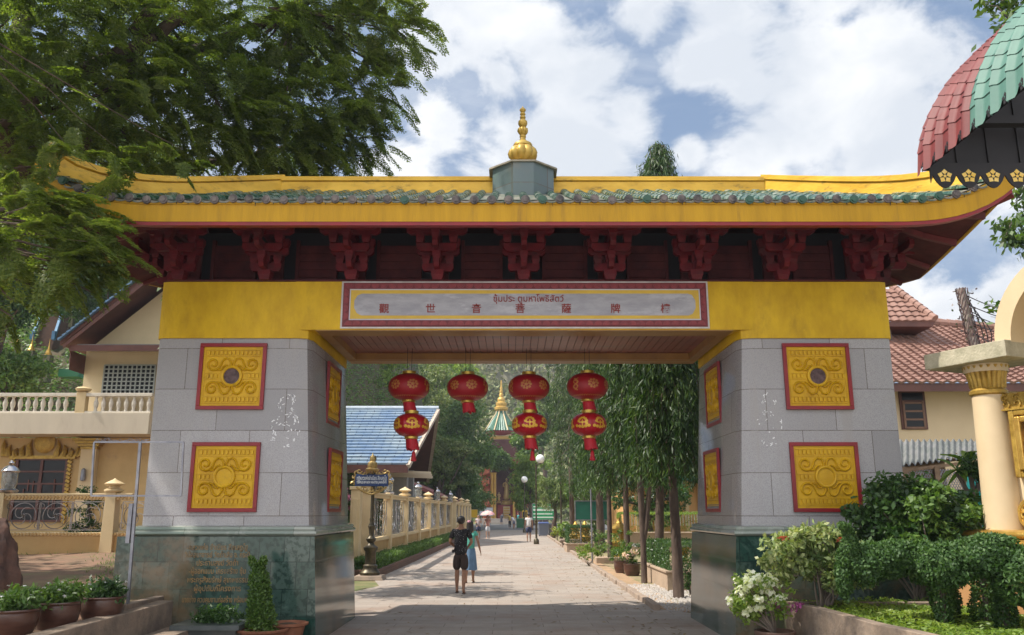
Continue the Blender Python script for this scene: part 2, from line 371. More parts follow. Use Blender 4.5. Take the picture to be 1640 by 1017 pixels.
RED = M('bracket_red', (.15, .010, .016), (.08, .007, .013), 5, .6, 0, .1, 25, dirt=(.06, .02, .022), dscale=3, dlo=.5, dhi=.7, spec=.25)
DRED = M('dark_red_boards', (.11, .026, .028), (.06, .014, .018), 3, .7, 0, .15, 12, spec=.2)
FRED = M('frame_red', (.25, .006, .012), (.19, .005, .01), 4, .4, dirt=(.16, .02, .03), dscale=3)
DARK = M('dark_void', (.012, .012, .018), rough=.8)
GRAN = MT('grey_granite', (.41, .40, .41), (.29, .283, .292), (.10, .075, .06), 1.02, .615, .006, .5, .38, speck=(.24, .23, .25), sscale=95, dirt=(.33, .30, .27), streak=(.32, .30, .29), bump=.25, rough2=.6, loc=(.3, .10, 0))
GRANP = MT('polished_granite', (.33, .315, .32), (.28, .27, .28), (.12, .10, .08), 1.02, .615, .005, .5, .09, speck=(.15, .145, .15), sscale=95, bump=.15, loc=(.3, .10, 0))
GMAR = MT('green_marble', (.018, .058, .046), (.125, .16, .14), (.01, .02, .018), .36, .37, .005, .5, .10, vein=(.10, .16, .135), speck=(.014, .034, .028), sscale=14, dirt=(.20, .13, .075), dscale=.8, dlo=.48, dhi=.66, bump=.12, squash=1, bias=-.15)
LEDGE = MT('ledge_marble', (.15, .20, .17), (.34, .36, .32), (.1, .12, .1), .78, 2.0, .004, 0, .16, vein=(.42, .44, .40), bump=.1)
SLATE = MT('pedestal_slate', (.085, .12, .12), (.13, .165, .175), (.10, .09, .07), .6, .42, .008, .0, .35, vein=(.10, .15, .13), dirt=(.26, .2, .12), bump=.3)
def tile_glaze():
    m, nt, N, L, P = _nm('green_glazed_tile')
    tc = N.new('ShaderNodeTexCoord'); n = N.new('ShaderNodeTexNoise'); n.inputs['Scale'].default_value = 5; n.inputs['Detail'].default_value = 8; n.inputs['Roughness'].default_value = .7
    L.new(tc.outputs['Object'], n.inputs['Vector'])
    r = N.new('ShaderNodeValToRGB'); e = r.color_ramp.elements; e[0].position = .34; e[0].color = (.010, .038, .022, 1); e[1].position = .66; e[1].color = (.34, .34, .29, 1)
    x = e.new(.5); x.color = (.024, .078, .048, 1); x = e.new(.57); x.color = (.12, .16, .12, 1); L.new(n.outputs['Fac'], r.inputs[0]); L.new(r.outputs[0], P.inputs['Base Color'])
    mr = N.new('ShaderNodeMapRange'); mr.inputs['From Min'].default_value = .4; mr.inputs['From Max'].default_value = .65; mr.inputs['To Min'].default_value = .12; mr.inputs['To Max'].default_value = .5
    L.new(n.outputs['Fac'], mr.inputs['Value']); L.new(mr.outputs[0], P.inputs['Roughness']); return m
TILE = tile_glaze()
TILED = M('dirty_pan_tile', (.03, .07, .05), (.22, .19, .15), 6, .6, 0, .4, 30, lo=.4, hi=.6)
TCAP = M('tile_cap_dark', (.025, .022, .025), (.16, .13, .12), 9, .6, 0, .3, 40)
TCAPG = M('tile_cap_green', (.012, .055, .032), (.02, .08, .05), 9, .3, 0, .2, 40)
WOODC = M('ceiling_boards', (.25, .052, .034), (.16, .032, .024), 2.0, .42, 0, .1, 20, dirt=(.13, .06, .05), dscale=1.1, dlo=.52, dhi=.68, stretch=(.5, 1.5, 1))
OCHW = M('beam_ochre', (.32, .165, .04), (.24, .115, .028), 2, .5, 0, .1, 20)
WEATH = M('weathered_panel', (.40, .40, .44), (.30, .30, .34), 3, .6, 0, .2, 20, stretch=(1, 1, 3), dirt=(.46, .46, .50), dscale=2.5, dlo=.52, dhi=.66)
LOTUS = M('lotus_border_red', (.19, .014, .02), (.13, .01, .015), 8, .5, 0, .1, 30)
LOTUSP = M('lotus_petal', (.27, .035, .04), (.18, .02, .028), 14, .5)
WHT = M('white_trim', (.62, .60, .60), (.45, .43, .43), 5, .55)
BLUEW = M('faded_lilac', (.50, .50, .58), rough=.6)
MEDST = M('brown_marble', (.045, .022, .022), (.13, .08, .08), 14, .35, spec=.3)
CHARR = M('lettering_red', (.24, .03, .025), rough=.6)
CHARG = M('lettering_worn_gold', (.26, .145, .04), (.16, .11, .05), 10, .5)
GX = .19      # the gateway's centre line
# ------------------------------------------------------------------ the gateway
def gateway():
    g = thing('ceremonial_gateway', 'large yellow and grey granite temple gateway with a green tiled upturned roof over the road', 'gateway', (GX, 14, 0))
    def inner(sd, z): # inner face, leaning back a little
        return GX+sd*(2.94+.0*z+.062*z)
    for sd in (-1, 1):
        mb = MB(); o0 = GX+sd*5.83; rings = []
        for z in (0, 1.46):
            i = inner(sd, z)-sd*.02
            rings.append([(o0, 12.48, z), (i, 12.48, z), (i, 15.52, z), (o0, 15.52, z)])
        mb.loft(rings); mb.build('pillar_base', GMAR, g)
        # rounded ledge
        mb = MB(); prof = [(-.03, 1.46), (.035, 1.475), (.055, 1.50), (.05, 1.53), (.02, 1.545), (.03, 1.56), (.02, 1.59), (-.04, 1.61)]
        rings = []
        for (e, z) in prof:
            i = inner(sd, z)-sd*e; o1 = GX+sd*(5.60+e)
            rings.append([(o1, 12.50-e, z), (i, 12.50-e, z), (i, 15.5+e, z), (o1, 15.5+e, z)])
        mb.loft(rings); mb.build('base_ledge', LEDGE, g, smooth=True)
        # granite shaft with chamfered corners: front material vs polished inner side
        mb = MB(); rings = []
        for z in (1.60, 4.36):
            i = inner(sd, z)+sd*.03; o1 = GX+sd*5.56; a = .10; ring = [(o1, 12.55+a*1.1), (o1-sd*a*.3, 12.55+a*.3), (o1-sd*a*1.1, 12.55), (i+sd*.20, 12.55), (i+sd*.06, 12.60), (i, 12.76), (i, 15.3), (i+sd*.12, 15.45), (o1-sd*a, 15.45), (o1, 15.3)]
            rings.append([(x, y, z) for x, y in ring])
        n = 10; mb.loft(rings)
        o = mb.build('pillar_shaft', [GRAN, GRANP], g, smooth=True, ang=25)
        for p in o.data.polygons:
            if abs(p.normal.x) > .9 and p.normal.x*sd < 0: p.material_index = 1
        # yellow head
        mb = MB(); rings = []
        for z in (4.36, 5.24):
            i = inner(sd, 4.36)+sd*.02; o1 = GX+sd*5.58; a = .12; ring = [(o1, 12.52+a*1.2), (o1-sd*a*.3, 12.52+a*.3), (o1-sd*a*1.2, 12.52), (i+sd*.20, 12.52), (i+sd*.05, 12.57), (i-sd*.01, 12.73), (i-sd*.01, 15.3), (o1-sd*a, 15.48), (o1, 15.3)]
            rings.append([(x, y, z) for x, y in ring])
        mb.loft(rings); mb.build('pillar_head', GOLD, g, smooth=True, ang=50, bevel=0)
    # lintel: front and back beams, soffit
    xi = 3.17
    mb = MB(); mb.box(GX-3.5, GX+3.5, 12.517, 12.93, 4.49, 5.243); mb.box(GX-xi, GX+xi, 15.12, 15.47, 4.49, 5.243)
    mb.build('lintel', GOLD, g)
    mb = MB(); mb.box(GX-xi+.01, GX+xi-.01, 12.525, 12.93, 4.475, 4.493); mb.box(GX-xi+.01, GX+xi-.01, 15.115, 15.46, 4.475, 4.493)
    mb.box(GX-xi+.1, GX+xi-.1, 12.93, 12.97, 4.487, 4.60); mb.box(GX-xi+.1, GX+xi-.1, 15.06, 15.115, 4.487, 4.62)
    mb.box(GX-xi+.0, GX-xi+.16, 12.93, 15.12, 4.484, 4.6); mb.box(GX+xi-.16, GX+xi, 12.93, 15.12, 4.484, 4.6)
    mb.build('soffit_edging', OCHW, g)
    mb = MB(); x = GX-xi+.15
    while x < GX+xi-.15:
        mb.box(x, min(x+.118, GX+xi-.15), 12.96, 15.09, 4.60, 4.62); x += .126
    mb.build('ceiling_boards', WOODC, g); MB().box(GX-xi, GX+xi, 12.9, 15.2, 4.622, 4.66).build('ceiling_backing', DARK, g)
    # ---- name board on the front beam
    x0, x1 = GX-2.76, GX+2.77; z0, z1 = 4.53, 5.215; yb = 12.517
    MB().box(x0-.03, x1+.03, yb-.02, yb, z0-.025, z1+.025).build('board_edging', WHT, g)
    MB().box(x0, x1, yb-.035, yb-.02, z0, z1).build('board_border', LOTUS, g)
    mb = MB()
    def petal(cx, cz, w, h, dz):
        pts = [(cx+w/2*math.cos(a), cz+dz*h*math.sin(a)) for a in [PI*k/8 for k in range(9)]]
        mb.prism(pts, yb-.047, yb-.035)
        pts = [(cx+w/3.4*math.cos(a), cz+dz*h*.6*math.sin(a)) for a in [PI*k/6 for k in range(7)]]
        mb.prism(pts, yb-.052, yb-.047)
    nn = 42; w = (x1-x0-.06)/nn
    for k in range(nn):
        petal(x0+.03+w*(k+.5), z0+.022, w*.94, .068, 1); petal(x0+.03+w*(k+.5), z1-.022, w*.94, .068, -1)
    for k in range(4):
        for (cx, dd) in ((x0+.02, 1), (x1-.02, -1)):
            cz = z0+.1+(z1-z0-.2)*(k+.5)/4; st = len(mb.v); petal(0, 0, .125, .068, 1)
            mb.xf(Matrix.Translation((cx, 0, cz)) @ Matrix.Rotation(PI/2*dd, 4, 'Y'), st)
    mb.build('lotus_petals', LOTUSP, g)
    b = .118
    MB().box(x0+b-.018, x1-b+.018, yb-.040, yb-.036, z0+b-.018, z1-b+.018).build('scallop_backing', BLUEW, g)
    MB().box(x0+b, x1-b, yb-.046, yb-.040, z0+b, z1-b).build('inner_frame', M('frame_yellow', (.66, .44, .035), (.56, .36, .03), 3, .45), g)
    q = b+.058; c = .11
    pl = [(x0+q+c, z0+q-.006), (x1-q-c, z0+q-.006), (x1-q-c*.45, z0+q+.02), (x1-q, z0+q+c), (x1-q, z1-q-c), (x1-q-c*.45, z1-q-.02), (x1-q-c, z1-q), (x0+q+c, z1-q), (x0+q+c*.4, z1-q-.03), (x0+q, z1-q-c), (x0+q, z0+q+c), (x0+q+c*.4, z0+q+.03)]
    MB().prism(pl, yb-.051, yb-.046).build('name_panel', WEATH, g)
    for ch, px in zip('觀世音菩薩牌樓', (615, 689.5, 763, 833, 907, 986, 1066)):
        p = at(px, 497.5, 12.46); text(ch, .155, Matrix.Translation((p.x, yb-.058, 4.795)) @ FACE_CAM, CHARR, g, 'chinese_character', .003, .0018)
    text('ซุ้มประ ตูมหาโพธิสัตว์', .14, Matrix.Translation((GX+.06, yb-.058, 4.955)) @ FACE_CAM, CHARR, g, 'thai_lettering', .003, .001, width=1.07)
    # ---- gold relief panels
    def relief(cx, cy, cz, face, stone, name='relief_panel'):
        # built facing -Y at origin then turned
        fr = MB(); s = .5
        fr.box(-s, s, -.045, 0, s-.055, s); fr.box(-s, s, -.045, 0, -s, -s+.055); fr.box(-s, -s+.055, -.045, 0, -s+.055, s-.055); fr.box(s-.055, s, -.045, 0, -s+.055, s-.055)
        pn = MB(); pn.box(-s+.055, s-.055, -.02, 0, -s+.055, s-.055)
        e = s-.085
        for z in (-.40, -.305, .305, .40, -.04, .045): pn.box(-e, e, -.034, -.02, z-.006, z+.006)
        for x in (-e, e): pn.box(x-.006, x+.006, -.028, -.02, -.4, .4)
        for z in (-.352, .352, .0):
            k = -e+.04
            while k < e-.02:
                if abs(z) > .1 or abs(k) > .2: pn.box(k, k+.034, -.042, -.02, z-.028, z+.03)
                k += .062
        def spiral(ax, az, r0, a0, turns, sgn):
            return [(ax+r*math.cos(a), -.022, az+r*math.sin(a)) for r, a in [(r0*(1-.78*t), a0+sgn*turns*2*PI*t) for t in [i/22 for i in range(23)]]]
        rl = MB()
        for mx in (-1, 1):
            for mz in (-1, 1):
                st = len(rl.v)
                A = spiral(.285, .185, .105, PI*1.15, 1.35, 1)          # outer curl
                Bc = spiral(.095, .16, .095, -.1, .95, 1)              # inner curl
                rl.tube(A, [.019]*16+[.018-.001*i for i in range(7)], 6, flat=1.5, up=(0, 1, 0))
                arc = [(.285+.105*math.cos(PI*1.15), -.022, .185+.105*math.sin(PI*1.15)), (.17, -.022, .18), (.15, -.022, .235), (.105, -.022, .27), (.05, -.022, .255), (.022, -.022, .2), (.018, -.022, .13)]
                rl.tube(arc, .018, 6, flat=1.5, up=(0, 1, 0))
                rl.tube([(.21, -.022, .09), (.16, -.022, .10), (.125, -.022, .15), (.085, -.022, .165), (.07, -.022, .13), (.095, -.022, .115)], [.017, .017, .017, .016, .014, .011], 6, flat=1.5, up=(0, 1, 0))
                rl.xf(Matrix.Diagonal((mx, 1, mz, 1)), st)
        for mz in (-1, 1): rl.prism([(-.04, .245*mz), (.04, .245*mz), (0, .30*mz), ], -.034, -.02)
        rg = MB()
        ring = [(.14+.026*math.cos(a), .030*math.sin(a)) for a in [2*PI*k/8 for k in range(8)]]
        rg.add([((r)*math.cos(t), -.03+z, (r)*math.sin(t)) for t in [2*PI*i/28 for i in range(28)] for r, z in ring], [(i*8+j, i*8+(j+1) % 8, ((i+1) % 28)*8+(j+1) % 8, ((i+1) % 28)*8+j) for i in range(28) for j in range(8)])
        md = MB(); dn = 24
        md.add([(.12*math.cos(2*PI*k/dn), -.036, .12*math.sin(2*PI*k/dn)) for k in range(dn)]+[(0, -.042, 0)], [(k, (k+1) % dn, dn) for k in range(dn)])
        T = Matrix.Translation((cx, cy, cz)) @ Matrix.Rotation(face, 4, 'Z')
        for mm in (fr, pn, rl, rg, md): mm.xf(T)
        pan = pn.build(name, GOLDP, g)
        fr.build('panel_frame', FRED, pan, bevel=.004); rl.build('scroll_relief', GOLDP, pan, smooth=True, uv=False, ang=60); rg.build('medallion_ring', GOLDP, pan, smooth=True, uv=False)
        md.build('medallion', MEDST if stone else GOLDP, pan, smooth=True)
        return pan
    for sd in (-1, 1):
        relief(GX+sd*4.38, 12.548, 3.78, 0, True); relief(GX+sd*4.38, 12.548, 2.30, 0, False)
        for z in (3.70, 2.30):
            relief(inner(sd, z)+sd*.028, 14.1, z, PI/2 if sd < 0 else -PI/2, False)
    # worn chalk portraits left on the granite
    rngc = random.Random(5); mb = MB()
    for sd, cx in ((-1, at(458, 668, 12.54).x), (1, at(1232, 665, 12.54).x)):
        for k in range(95):
            a = rngc.uniform(0, 2*PI); r = rngc.uniform(.9, 1.0) if rngc.random() < .75 else rngc.uniform(.1, .8); top = rngc.random() < .4
            x = cx+(.11 if top else .19)*r*math.cos(a)*(1 if not top else 1); z = (3.35 if top else 3.0)+(.17 if top else .26)*r*math.sin(a)
            l = rngc.uniform(.01, .05); b_ = PI/2-a+rngc.uniform(-.7, .7) if rngc.random() < .7 else rngc.uniform(0, PI)
            x += .03*math.sin(z*23+cx)+rngc.gauss(0, .012); z += rngc.gauss(0, .015)
            if math.sin(a*2.7+cx*3) > .55: continue
            if sd > 0 and rngc.random() < .35: continue
            mb.obox((x, 12.546, z), (l, .004, .008+.010*rngc.random()), (0, b_, 0))
    mb.build('chalk_mark', M('chalk_mark', (.78, .78, .80), rough=.8), g)
    # inscription on the left base
    lines = [('-หลวงพ่อ จำเนียร สีลเสฏฺโฐ', 877, 97), ('วิปัสสนาจารย์ วัดถ้ำเสือ จ. กระบี่', 889, 104), ('ประธานสงฆ์ วัดถ้ำ', 902, 66), ('-ผู้ออกแบบ โครงสร้าง ซุ้ม', 915, 90), ('พระครูสังฆรักษ์ สุเทพธรรม', 929, 96), ('ผู้อุปถัมภ์โครงการ', 943, 74), ('นายช่าง ควบคุมงานก่อสร้าง พร้อมคณะ', 961, 112)]
    for s, py, pw in lines:
        p = at(348, py, 12.47); text(s, .105, Matrix.Translation((p.x, 12.476, p.z)) @ FACE_CAM, CHARG, g, 'inscription_line', .0015, .0015, width=pw/1355*12.1)
    # ---- brackets under the eaves
    def bracket(cx, name='bracket_set'):
        # rows: (distance out from the wall, level height)
        mb = MB()
        def blk(x, y, z, s=.125, h=.13):
            mb.obox((x, y, z+h*.25), (s*.74, s*.74, h*.5), top=1.3); mb.obox((x, y, z+h*.73), (s, s, h*.5))
        y0 = 12.62; z = 5.26
        blk(cx, y0-.12, z, .19, .15)
        def arm(x, y, z, half, th=.075, h=.12):
            pl = [(x-half, z+h), (x-half, z+h*.35), (x-half*.86, z), (x+half*.86, z), (x+half, z+h*.35), (x+half, z+h)]
            mb.prism(pl, y-th/2, y+th/2)
        def out(x, ya, yb_, z, th=.08, h=.12):
            pl = [(ya, z+h), (yb_, z+h), (yb_, z+h*.5), (yb_+.05, z), (ya, z)]; mb.prism(pl, x-th/2, x+th/2, 'X')
        arm(cx, y0-.12, z+.14, .24); out(cx, y0+.2, y0-.42, z+.15)
        for dx in (-.18, .18): blk(cx+dx, y0-.12, z+.26)
        blk(cx, y0-.36, z+.26); blk(cx, y0-.12, z+.26)
        arm(cx, y0-.12, z+.39, .33); arm(cx, y0-.36, z+.39, .30); out(cx, y0+.2, y0-.70, z+.40)
        for dx in (-.28, .28): blk(cx+dx, y0-.12, z+.52)
        for dx in (-.25, .25): blk(cx+dx, y0-.36, z+.52)
        blk(cx, y0-.62, z+.52)
        arm(cx, y0-.36, z+.65, .46); arm(cx, y0-.62, z+.65, .46); out(cx, y0+.2, y0-.9, z+.66)
        for dx in (-.40, .40): blk(cx+dx, y0-.62, z+.78, .13, .13); blk(cx+dx, y0-.36, z+.78)
        blk(cx, y0-.84, z+.78, .13, .1)
        return mb
    bx = [GX-.01+k*1.32 for k in range(-4, 5)]
    for i, x in enumerate(bx):
        bracket(x).build('bracket_set', RED, g)
    # side and rear brackets
    for sd in (-1, 1):
        for y in (13.3, 14.0, 14.9):
            mb = bracket(0); mb.xf(Matrix.Translation((GX+sd*5.55, y, 0)) @ Matrix.Rotation(sd*PI/2, 4, 'Z') @ Matrix.Translation((0, -12.62, 0)))
            mb.build('side_bracket_set', RED, g)
    # frieze wall behind brackets
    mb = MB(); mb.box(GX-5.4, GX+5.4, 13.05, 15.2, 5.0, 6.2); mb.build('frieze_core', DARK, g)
    mb = MB()
    for i in range(len(bx)-1):
        cx = (bx[i]+bx[i+1])/2; wdt = .62 if i % 2 == 0 else .56
        for k in range(5): mb.box(cx-wdt/2, cx+wdt/2, 12.98, 13.03+.0*k, 5.30+k*.135, 5.30+k*.135+.128)
        mb.box(cx-wdt/2-.05, cx-wdt/2, 12.95, 13.04, 5.24, 6.05); mb.box(cx+wdt/2, cx+wdt/2+.05, 12.95, 13.04, 5.24, 6.05)
    for x in bx: mb.box(x-.13, x+.13, 12.97, 13.04, 5.24, 5.9)
    mb.build('frieze_boards', DRED, g)
    MB().box(GX-5.5, GX+5.5, 12.50, 15.49, 5.244, 5.27).build('wall_plate', DRED, g)
    mb = MB(); mb.box(GX-5.9, GX+5.9, 11.72, 11.84, 6.08, 6.2)
    for y in (12.0,): mb.box(GX-5.6, GX+5.6, 12.2, 12.3, 6.17, 6.27)
    mb.build('eave_purlin', DRED, g)
    # ---- the roof
    HX, RX, Y0, YM = 6.82, 4.27, 11.0, 14.0
    def zr(x, y):
        dx = abs(x-GX); dy = abs(y-YM)
        zf = 6.0+(3-dy)*(.385+.03*(3-dy)/3)*1.03; zs = 6.0+(HX-dx)*.506
        u = max(0, (dx-4.9)/1.92)**3.0*max(0, 1-(3-dy)/3.4)**1.3
        pass
        return min(zf, zs)+.56*u
    mb = MB()
    mb.grid(lambda u, v: (GX-HX+2*HX*u, Y0+6*v, zr(GX-HX+2*HX*u, Y0+6*v)-.005), 96, 24)
    mb.build('roof_deck', TILED, g, smooth=True, ang=60)
    mb = MB(); mb.grid(lambda u, v: (GX-HX+.03+2*(HX-.03)*u, Y0+.03+5.94*v, zr(GX-HX+2*HX*u, Y0+6*v)-.30-.04*min(v, 1-v)*2), 60, 24)
    mb.build('soffit', DRED, g, smooth=True, ang=60)
    # rafters seen at the ends
    RAFM = M('rafter_red', (.16, .02, .022), (.10, .014, .016), 4, .6)
    for sd in (-1, 1):
        for y in (11.75, 12.6, 13.5, 14.5, 15.4, 16.3):
            mb = MB()
            pts = [(GX+sd*(5.3+1.42*t), y, zr(GX+sd*(5.3+1.42*t), y)-.37) for t in (0, .33, .66, 1)]
            for i in range(3): 
                a, b = Vector(pts[i]), Vector(pts[i+1]); c_ = (a+b)/2; d = b-a
                mb.obox(c_, (d.length+.02, .07, .1), (0, -math.atan2(d.z, d.x), 0) if sd > 0 else (0, -math.atan2(d.z, d.x), 0))
            mb.build('rafter', RAFM, g)
        # hip beam
        pts = [(GX+sd*(5.2+1.55*t), 12.55-1.5*t, zr(GX+sd*(5.2+1.55*t), 12.55-1.5*t)-.40) for t in (0, .25, .5, .75, 1)]
        MB().tube(pts, .07, 4).build('hip_rafter', RAFM, g)
    # fascia boards following the eave curve
    mb = MB(); N_ = 60
    def fas(y, s):
        rings = []
        for i in range(N_+1):
            x = GX-HX+2*HX*i/N_; zt = zr(x, Y0 if s < 0 else 17)-.03; h = .295
            rings.append([(x, y, zt), (x, y, zt-h), (x, y-s*.05, zt-h), (x, y-s*.05, zt)])
        mb.loft(rings)
    fas(Y0-.01, -1); fas(17.01, 1)
    for sd in (-1, 1):
        rings = []
        for i in range(25):
            y = Y0+.04+5.92*i/24; x = GX+sd*HX; zt = zr(x, y)-.03
            rings.append([(x, y, zt), (x, y, zt-.30), (x-sd*.05, y, zt-.30), (x-sd*.05, y, zt)])
        mb.loft(rings)
    mb.build('fascia', OCHRE, g, smooth=True, ang=30)
    mb = MB(); rings = []
    for i in range(N_+1):
        x = GX-HX+2*HX*i/N_; zt = zr(x, Y0)-.028
        rings.append([(x, Y0-.024, zt), (x, Y0-.024, zt-.052), (x, Y0-.005, zt-.056), (x, Y0-.005, zt)])
    mb.loft(rings); mb.build('fascia_moulding', OCHRE, g, smooth=True, ang=30)
    mb = MB(); rd = random.Random(12)
    for k in range(150):
        x = GX+rd.uniform(-6.2, 6.2); l = rd.uniform(.01, .07)*(rd.random()+.3); zt = zr(x, Y0)-.03; w = rd.uniform(.004, .016); mb.add([(x-w, Y0-.027, zt+.005), (x+w, Y0-.027, zt+.005), (x+w*.3, Y0-.027, zt-l), (x-w*.3, Y0-.027, zt-l)], [(0, 1, 2, 3)])
    mb.build('grime_drip', M('black_grime', (.05, .035, .02), rough=.9), g, uv=False, fixn=False)
    mb = MB(); rings = []
    for i in range(N_+1):
        x = GX-HX+.1+2*(HX-.1)*i/N_; zt = zr(x, Y0)-.325
        rings.append([(x, Y0+.0, zt+.0), (x, Y0+.0, zt-.05), (x, Y0+.1, zt-.05), (x, Y0+.1, zt)])
    mb.loft(rings); mb.build('fascia_underlining', FRED, g)
    # barrel tiles
    rg = random.Random(3)
    def barrel(mb, caps, base, dirv, length, zf, r=.062):
        n = max(1, int(length/.27)); per = Vector((-dirv[1], dirv[0], 0))
        jz = rg.uniform(-.01, .012); jx = rg.uniform(-.012, .012)
        for k in range(n):
            a = k*length/n-(.02 if k else .0); b = (k+1)*length/n
            rings = []
            for t, rr in ((a, r*1.08), (b, r*.92)):
                p = Vector((base[0]+dirv[0]*t, base[1]+dirv[1]*t, 0))+per*jx; z = zf(p.x, p.y)
                rings.append([(p.x+per.x*rr*math.cos(q), p.y+per.y*rr*math.cos(q), z+jz+rr*math.sin(q)) for q in [PI*j/7 for j in range(8)]])
            vs = rings[0]+rings[1]; mb.add(vs, [(j, j+1, 8+j+1, 8+j) for j in range(7)]+[tuple(range(7, -1, -1))])
        p = Vector((base[0]-dirv[0]*.006, base[1]-dirv[1]*.006, 0))+per*jx; z = zf(p.x+dirv[0]*.02, p.y+dirv[1]*.02)+jz
        cr_ = r*.98
        ring = [(p.x+per.x*cr_*math.cos(2*PI*j/12), p.y+per.y*cr_*math.cos(2*PI*j/12), z+cr_*.0+cr_*math.sin(2*PI*j/12)) for j in range(12)]
        ring2 = [(x+dirv[0]*.05, y+dirv[1]*.05, z_) for x, y, z_ in ring]
        caps.loft([ring, ring2])
        rb = r*.6; c2 = [(p.x+per.x*rb*math.cos(2*PI*j/10)-dirv[0]*.012, p.y+per.y*rb*math.cos(2*PI*j/10)-dirv[1]*.012, z+rb*math.sin(2*PI*j/10)) for j in range(10)]
        caps.loft([c2, [(x+dirv[0]*.02, y+dirv[1]*.02, z_) for x, y, z_ in c2]])
    mb = MB(); cd = MB(); cg = MB(); P_ = .237; pan = MB(); drip = MB()
    k = -28
    for k in range(-28, 29):
        x = GX+k*P_
        if abs(x-GX) > HX-.1: continue
        for (yb_, dv) in ((Y0-.05, (0, 1)), (17.05, (0, -1))):
            L_ = 3.0 if abs(x-GX) < RX else 3.0*(HX-abs(x-GX))/(HX-RX)
            barrel(mb, cg if rg.random() < .16 else cd, (x, yb_), dv, max(.15, L_), zr)
        # pan tile lip between barrels
        xm = x+P_/2
        if abs(xm-GX) < HX-.1:
            for yb_, s in ((Y0-.04, 1), (17.04, -1)):
                z = zr(xm, yb_+s*.04)+.0
                pts = [(xm+P_*.36*math.cos(q), z-.012+.05*(1-math.sin(q))*1.0-.03) for q in [PI+PI*j/8 for j in range(9)]]
                rr = [(px_, yb_, z-.0-.035*math.sin(PI*j/8)) for j, (px_, _) in enumerate(pts)]
                r2 = [(a, b_, c_-.03) for a, b_, c_ in rr]; r3 = [(a, b_+s*.25, c_+.09) for a, b_, c_ in rr]
                drip.loft([r2, rr, r3], cap=False, closed=False)
    for sd in (-1, 1):
        y = Y0+.2
        while y < 16.9:
            L_ = min((HX-RX), (3-abs(y-YM))*(HX-RX)/3)
            barrel(mb, cg if rg.random() < .28 else cd, (GX+sd*(HX+.04), y), (-sd, 0), max(.12, L_), zr); y += P_
    mb.build('barrel_tiles', TILE, g, smooth=True, ang=50, uv=False, fixn=False); cd.build('tile_end_caps', TCAP, g, smooth=True, uv=False); cg.build('green_tile_end_caps', TCAPG, g, smooth=True, uv=False)
    drip.build('pan_tile_lips', TILED, g, smooth=True, uv=False, fixn=False)
    # ridges
    def ridge(pts, hs, ws, name, jag=False):
        rings = []; rings2 = []
        for i, p in enumerate(pts):
            a = Vector(pts[max(i-1, 0)]); b = Vector(pts[min(i+1, len(pts)-1)]); d = b-a; d.z = 0; d.normalize(); s = Vector((-d.y, d.x, 0)); p = Vector(p); h = hs[i]; w = ws
            rings.append([p+s*w+Vector((0, 0, -.08)), p-s*w+Vector((0, 0, -.08)), p-s*w+Vector((0, 0, h*.58)), p+s*w+Vector((0, 0, h*.58))])
            w2 = w*1.25
            rings2.append([p+s*w*.7+Vector((0, 0, h*.56)), p-s*w*.7+Vector((0, 0, h*.56)), p-s*w2+Vector((0, 0, h*.66)), p-s*w2+Vector((0, 0, h*.94)), p-s*w2*.6+Vector((0, 0, h)), p+s*w2*.6+Vector((0, 0, h)), p+s*w2+Vector((0, 0, h*.94)), p+s*w2+Vector((0, 0, h*.66))])
        MB().loft(rings).loft(rings2).build(name, RIDGEG, g, smooth=True, ang=35)
    zt = zr(GX, YM)
    ridge([(GX-RX, YM, zt), (GX-2, YM, zt), (GX, YM, zt), (GX+2, YM, zt), (GX+RX, YM, zt)], [.26]*5, .10, 'ridge')
    for sd in (-1, 1):
        for sy in (-1, 1):
            pts = []; hs = []
            for i in range(12):
                t = i/11; x = GX+sd*(RX+(HX-RX-.10)*t); y = YM+sy*(2.9)*t
                pts.append((x, y, zr(min(max(x, GX-HX), GX+HX), min(max(y, Y0), 17))+.035*(1-t)+(.0 if t < .9 else (t-.9)*.2))); hs.append(.275+.05*t+(.04 if t > .95 else 0))
            ridge(pts, hs, .10, 'hip_ridge')
    # pedestal and finial
    mb = MB(); R1 = .62; zb = zt-.35; cy = YM-.25
    oc = [(GX+a, cy+b) for a, b in ((-.17, -.56), (.17, -.56), (.52, -.22), (.52, .22), (.17, .56), (-.17, .56), (-.52, .22), (-.52, -.22))]; zd = 7.50
    mb.loft([[(x, y, zb-.3) for x, y in oc], [(x, y, zd) for x, y in oc]]); mb.build('pedestal', SLATE, g)
    mb = MB(); oc2 = [(GX+(x-GX)*1.12, cy+(y-cy)*1.06) for x, y in oc]
    mb.loft([[(x, y, zd) for x, y in oc2], [(x, y, zd+.03) for x, y in oc2]]); mb.build('pedestal_slab', M('slab_edge', (.30, .26, .19), (.2, .17, .12), 8, .7), g)
    pr = [(.34, .0, 0), (.34, .05, 0), (.29, .09, 0), (.22, .15, 0), (.20, .20, 0), (.22, .25, 0), (.235, .28, .0), (.20, .31, 0), (.27, .36, .16), (.345, .44, .18), (.37, .54, .18), (.34, .64, .16), (.28, .71, .12), (.21, .73, 0), (.25, .745, 0), (.255, .79, 0), (.23, .83, 0), (.15, .88, 0), (.09, .93, 0), (.07, 1.0, 0),
          (.085, 1.02, 0), (.085, 1.06, 0), (.06, 1.08, 0), (.10, 1.12, .2), (.135, 1.19, .2), (.125, 1.26, .2), (.07, 1.31, 0), (.09, 1.33, 0), (.125, 1.40, 0), (.12, 1.47, 0), (.07, 1.53, 0), (.05, 1.55, 0), (.08, 1.58, 0), (.07, 1.62, 0), (.045, 1.64, 0), (.075, 1.68, 0), (.065, 1.72, 0), (.04, 1.74, 0), (.08, 1.79, .15), (.075, 1.83, .15), (.03, 1.87, 0), (.006, 1.92, 0)]
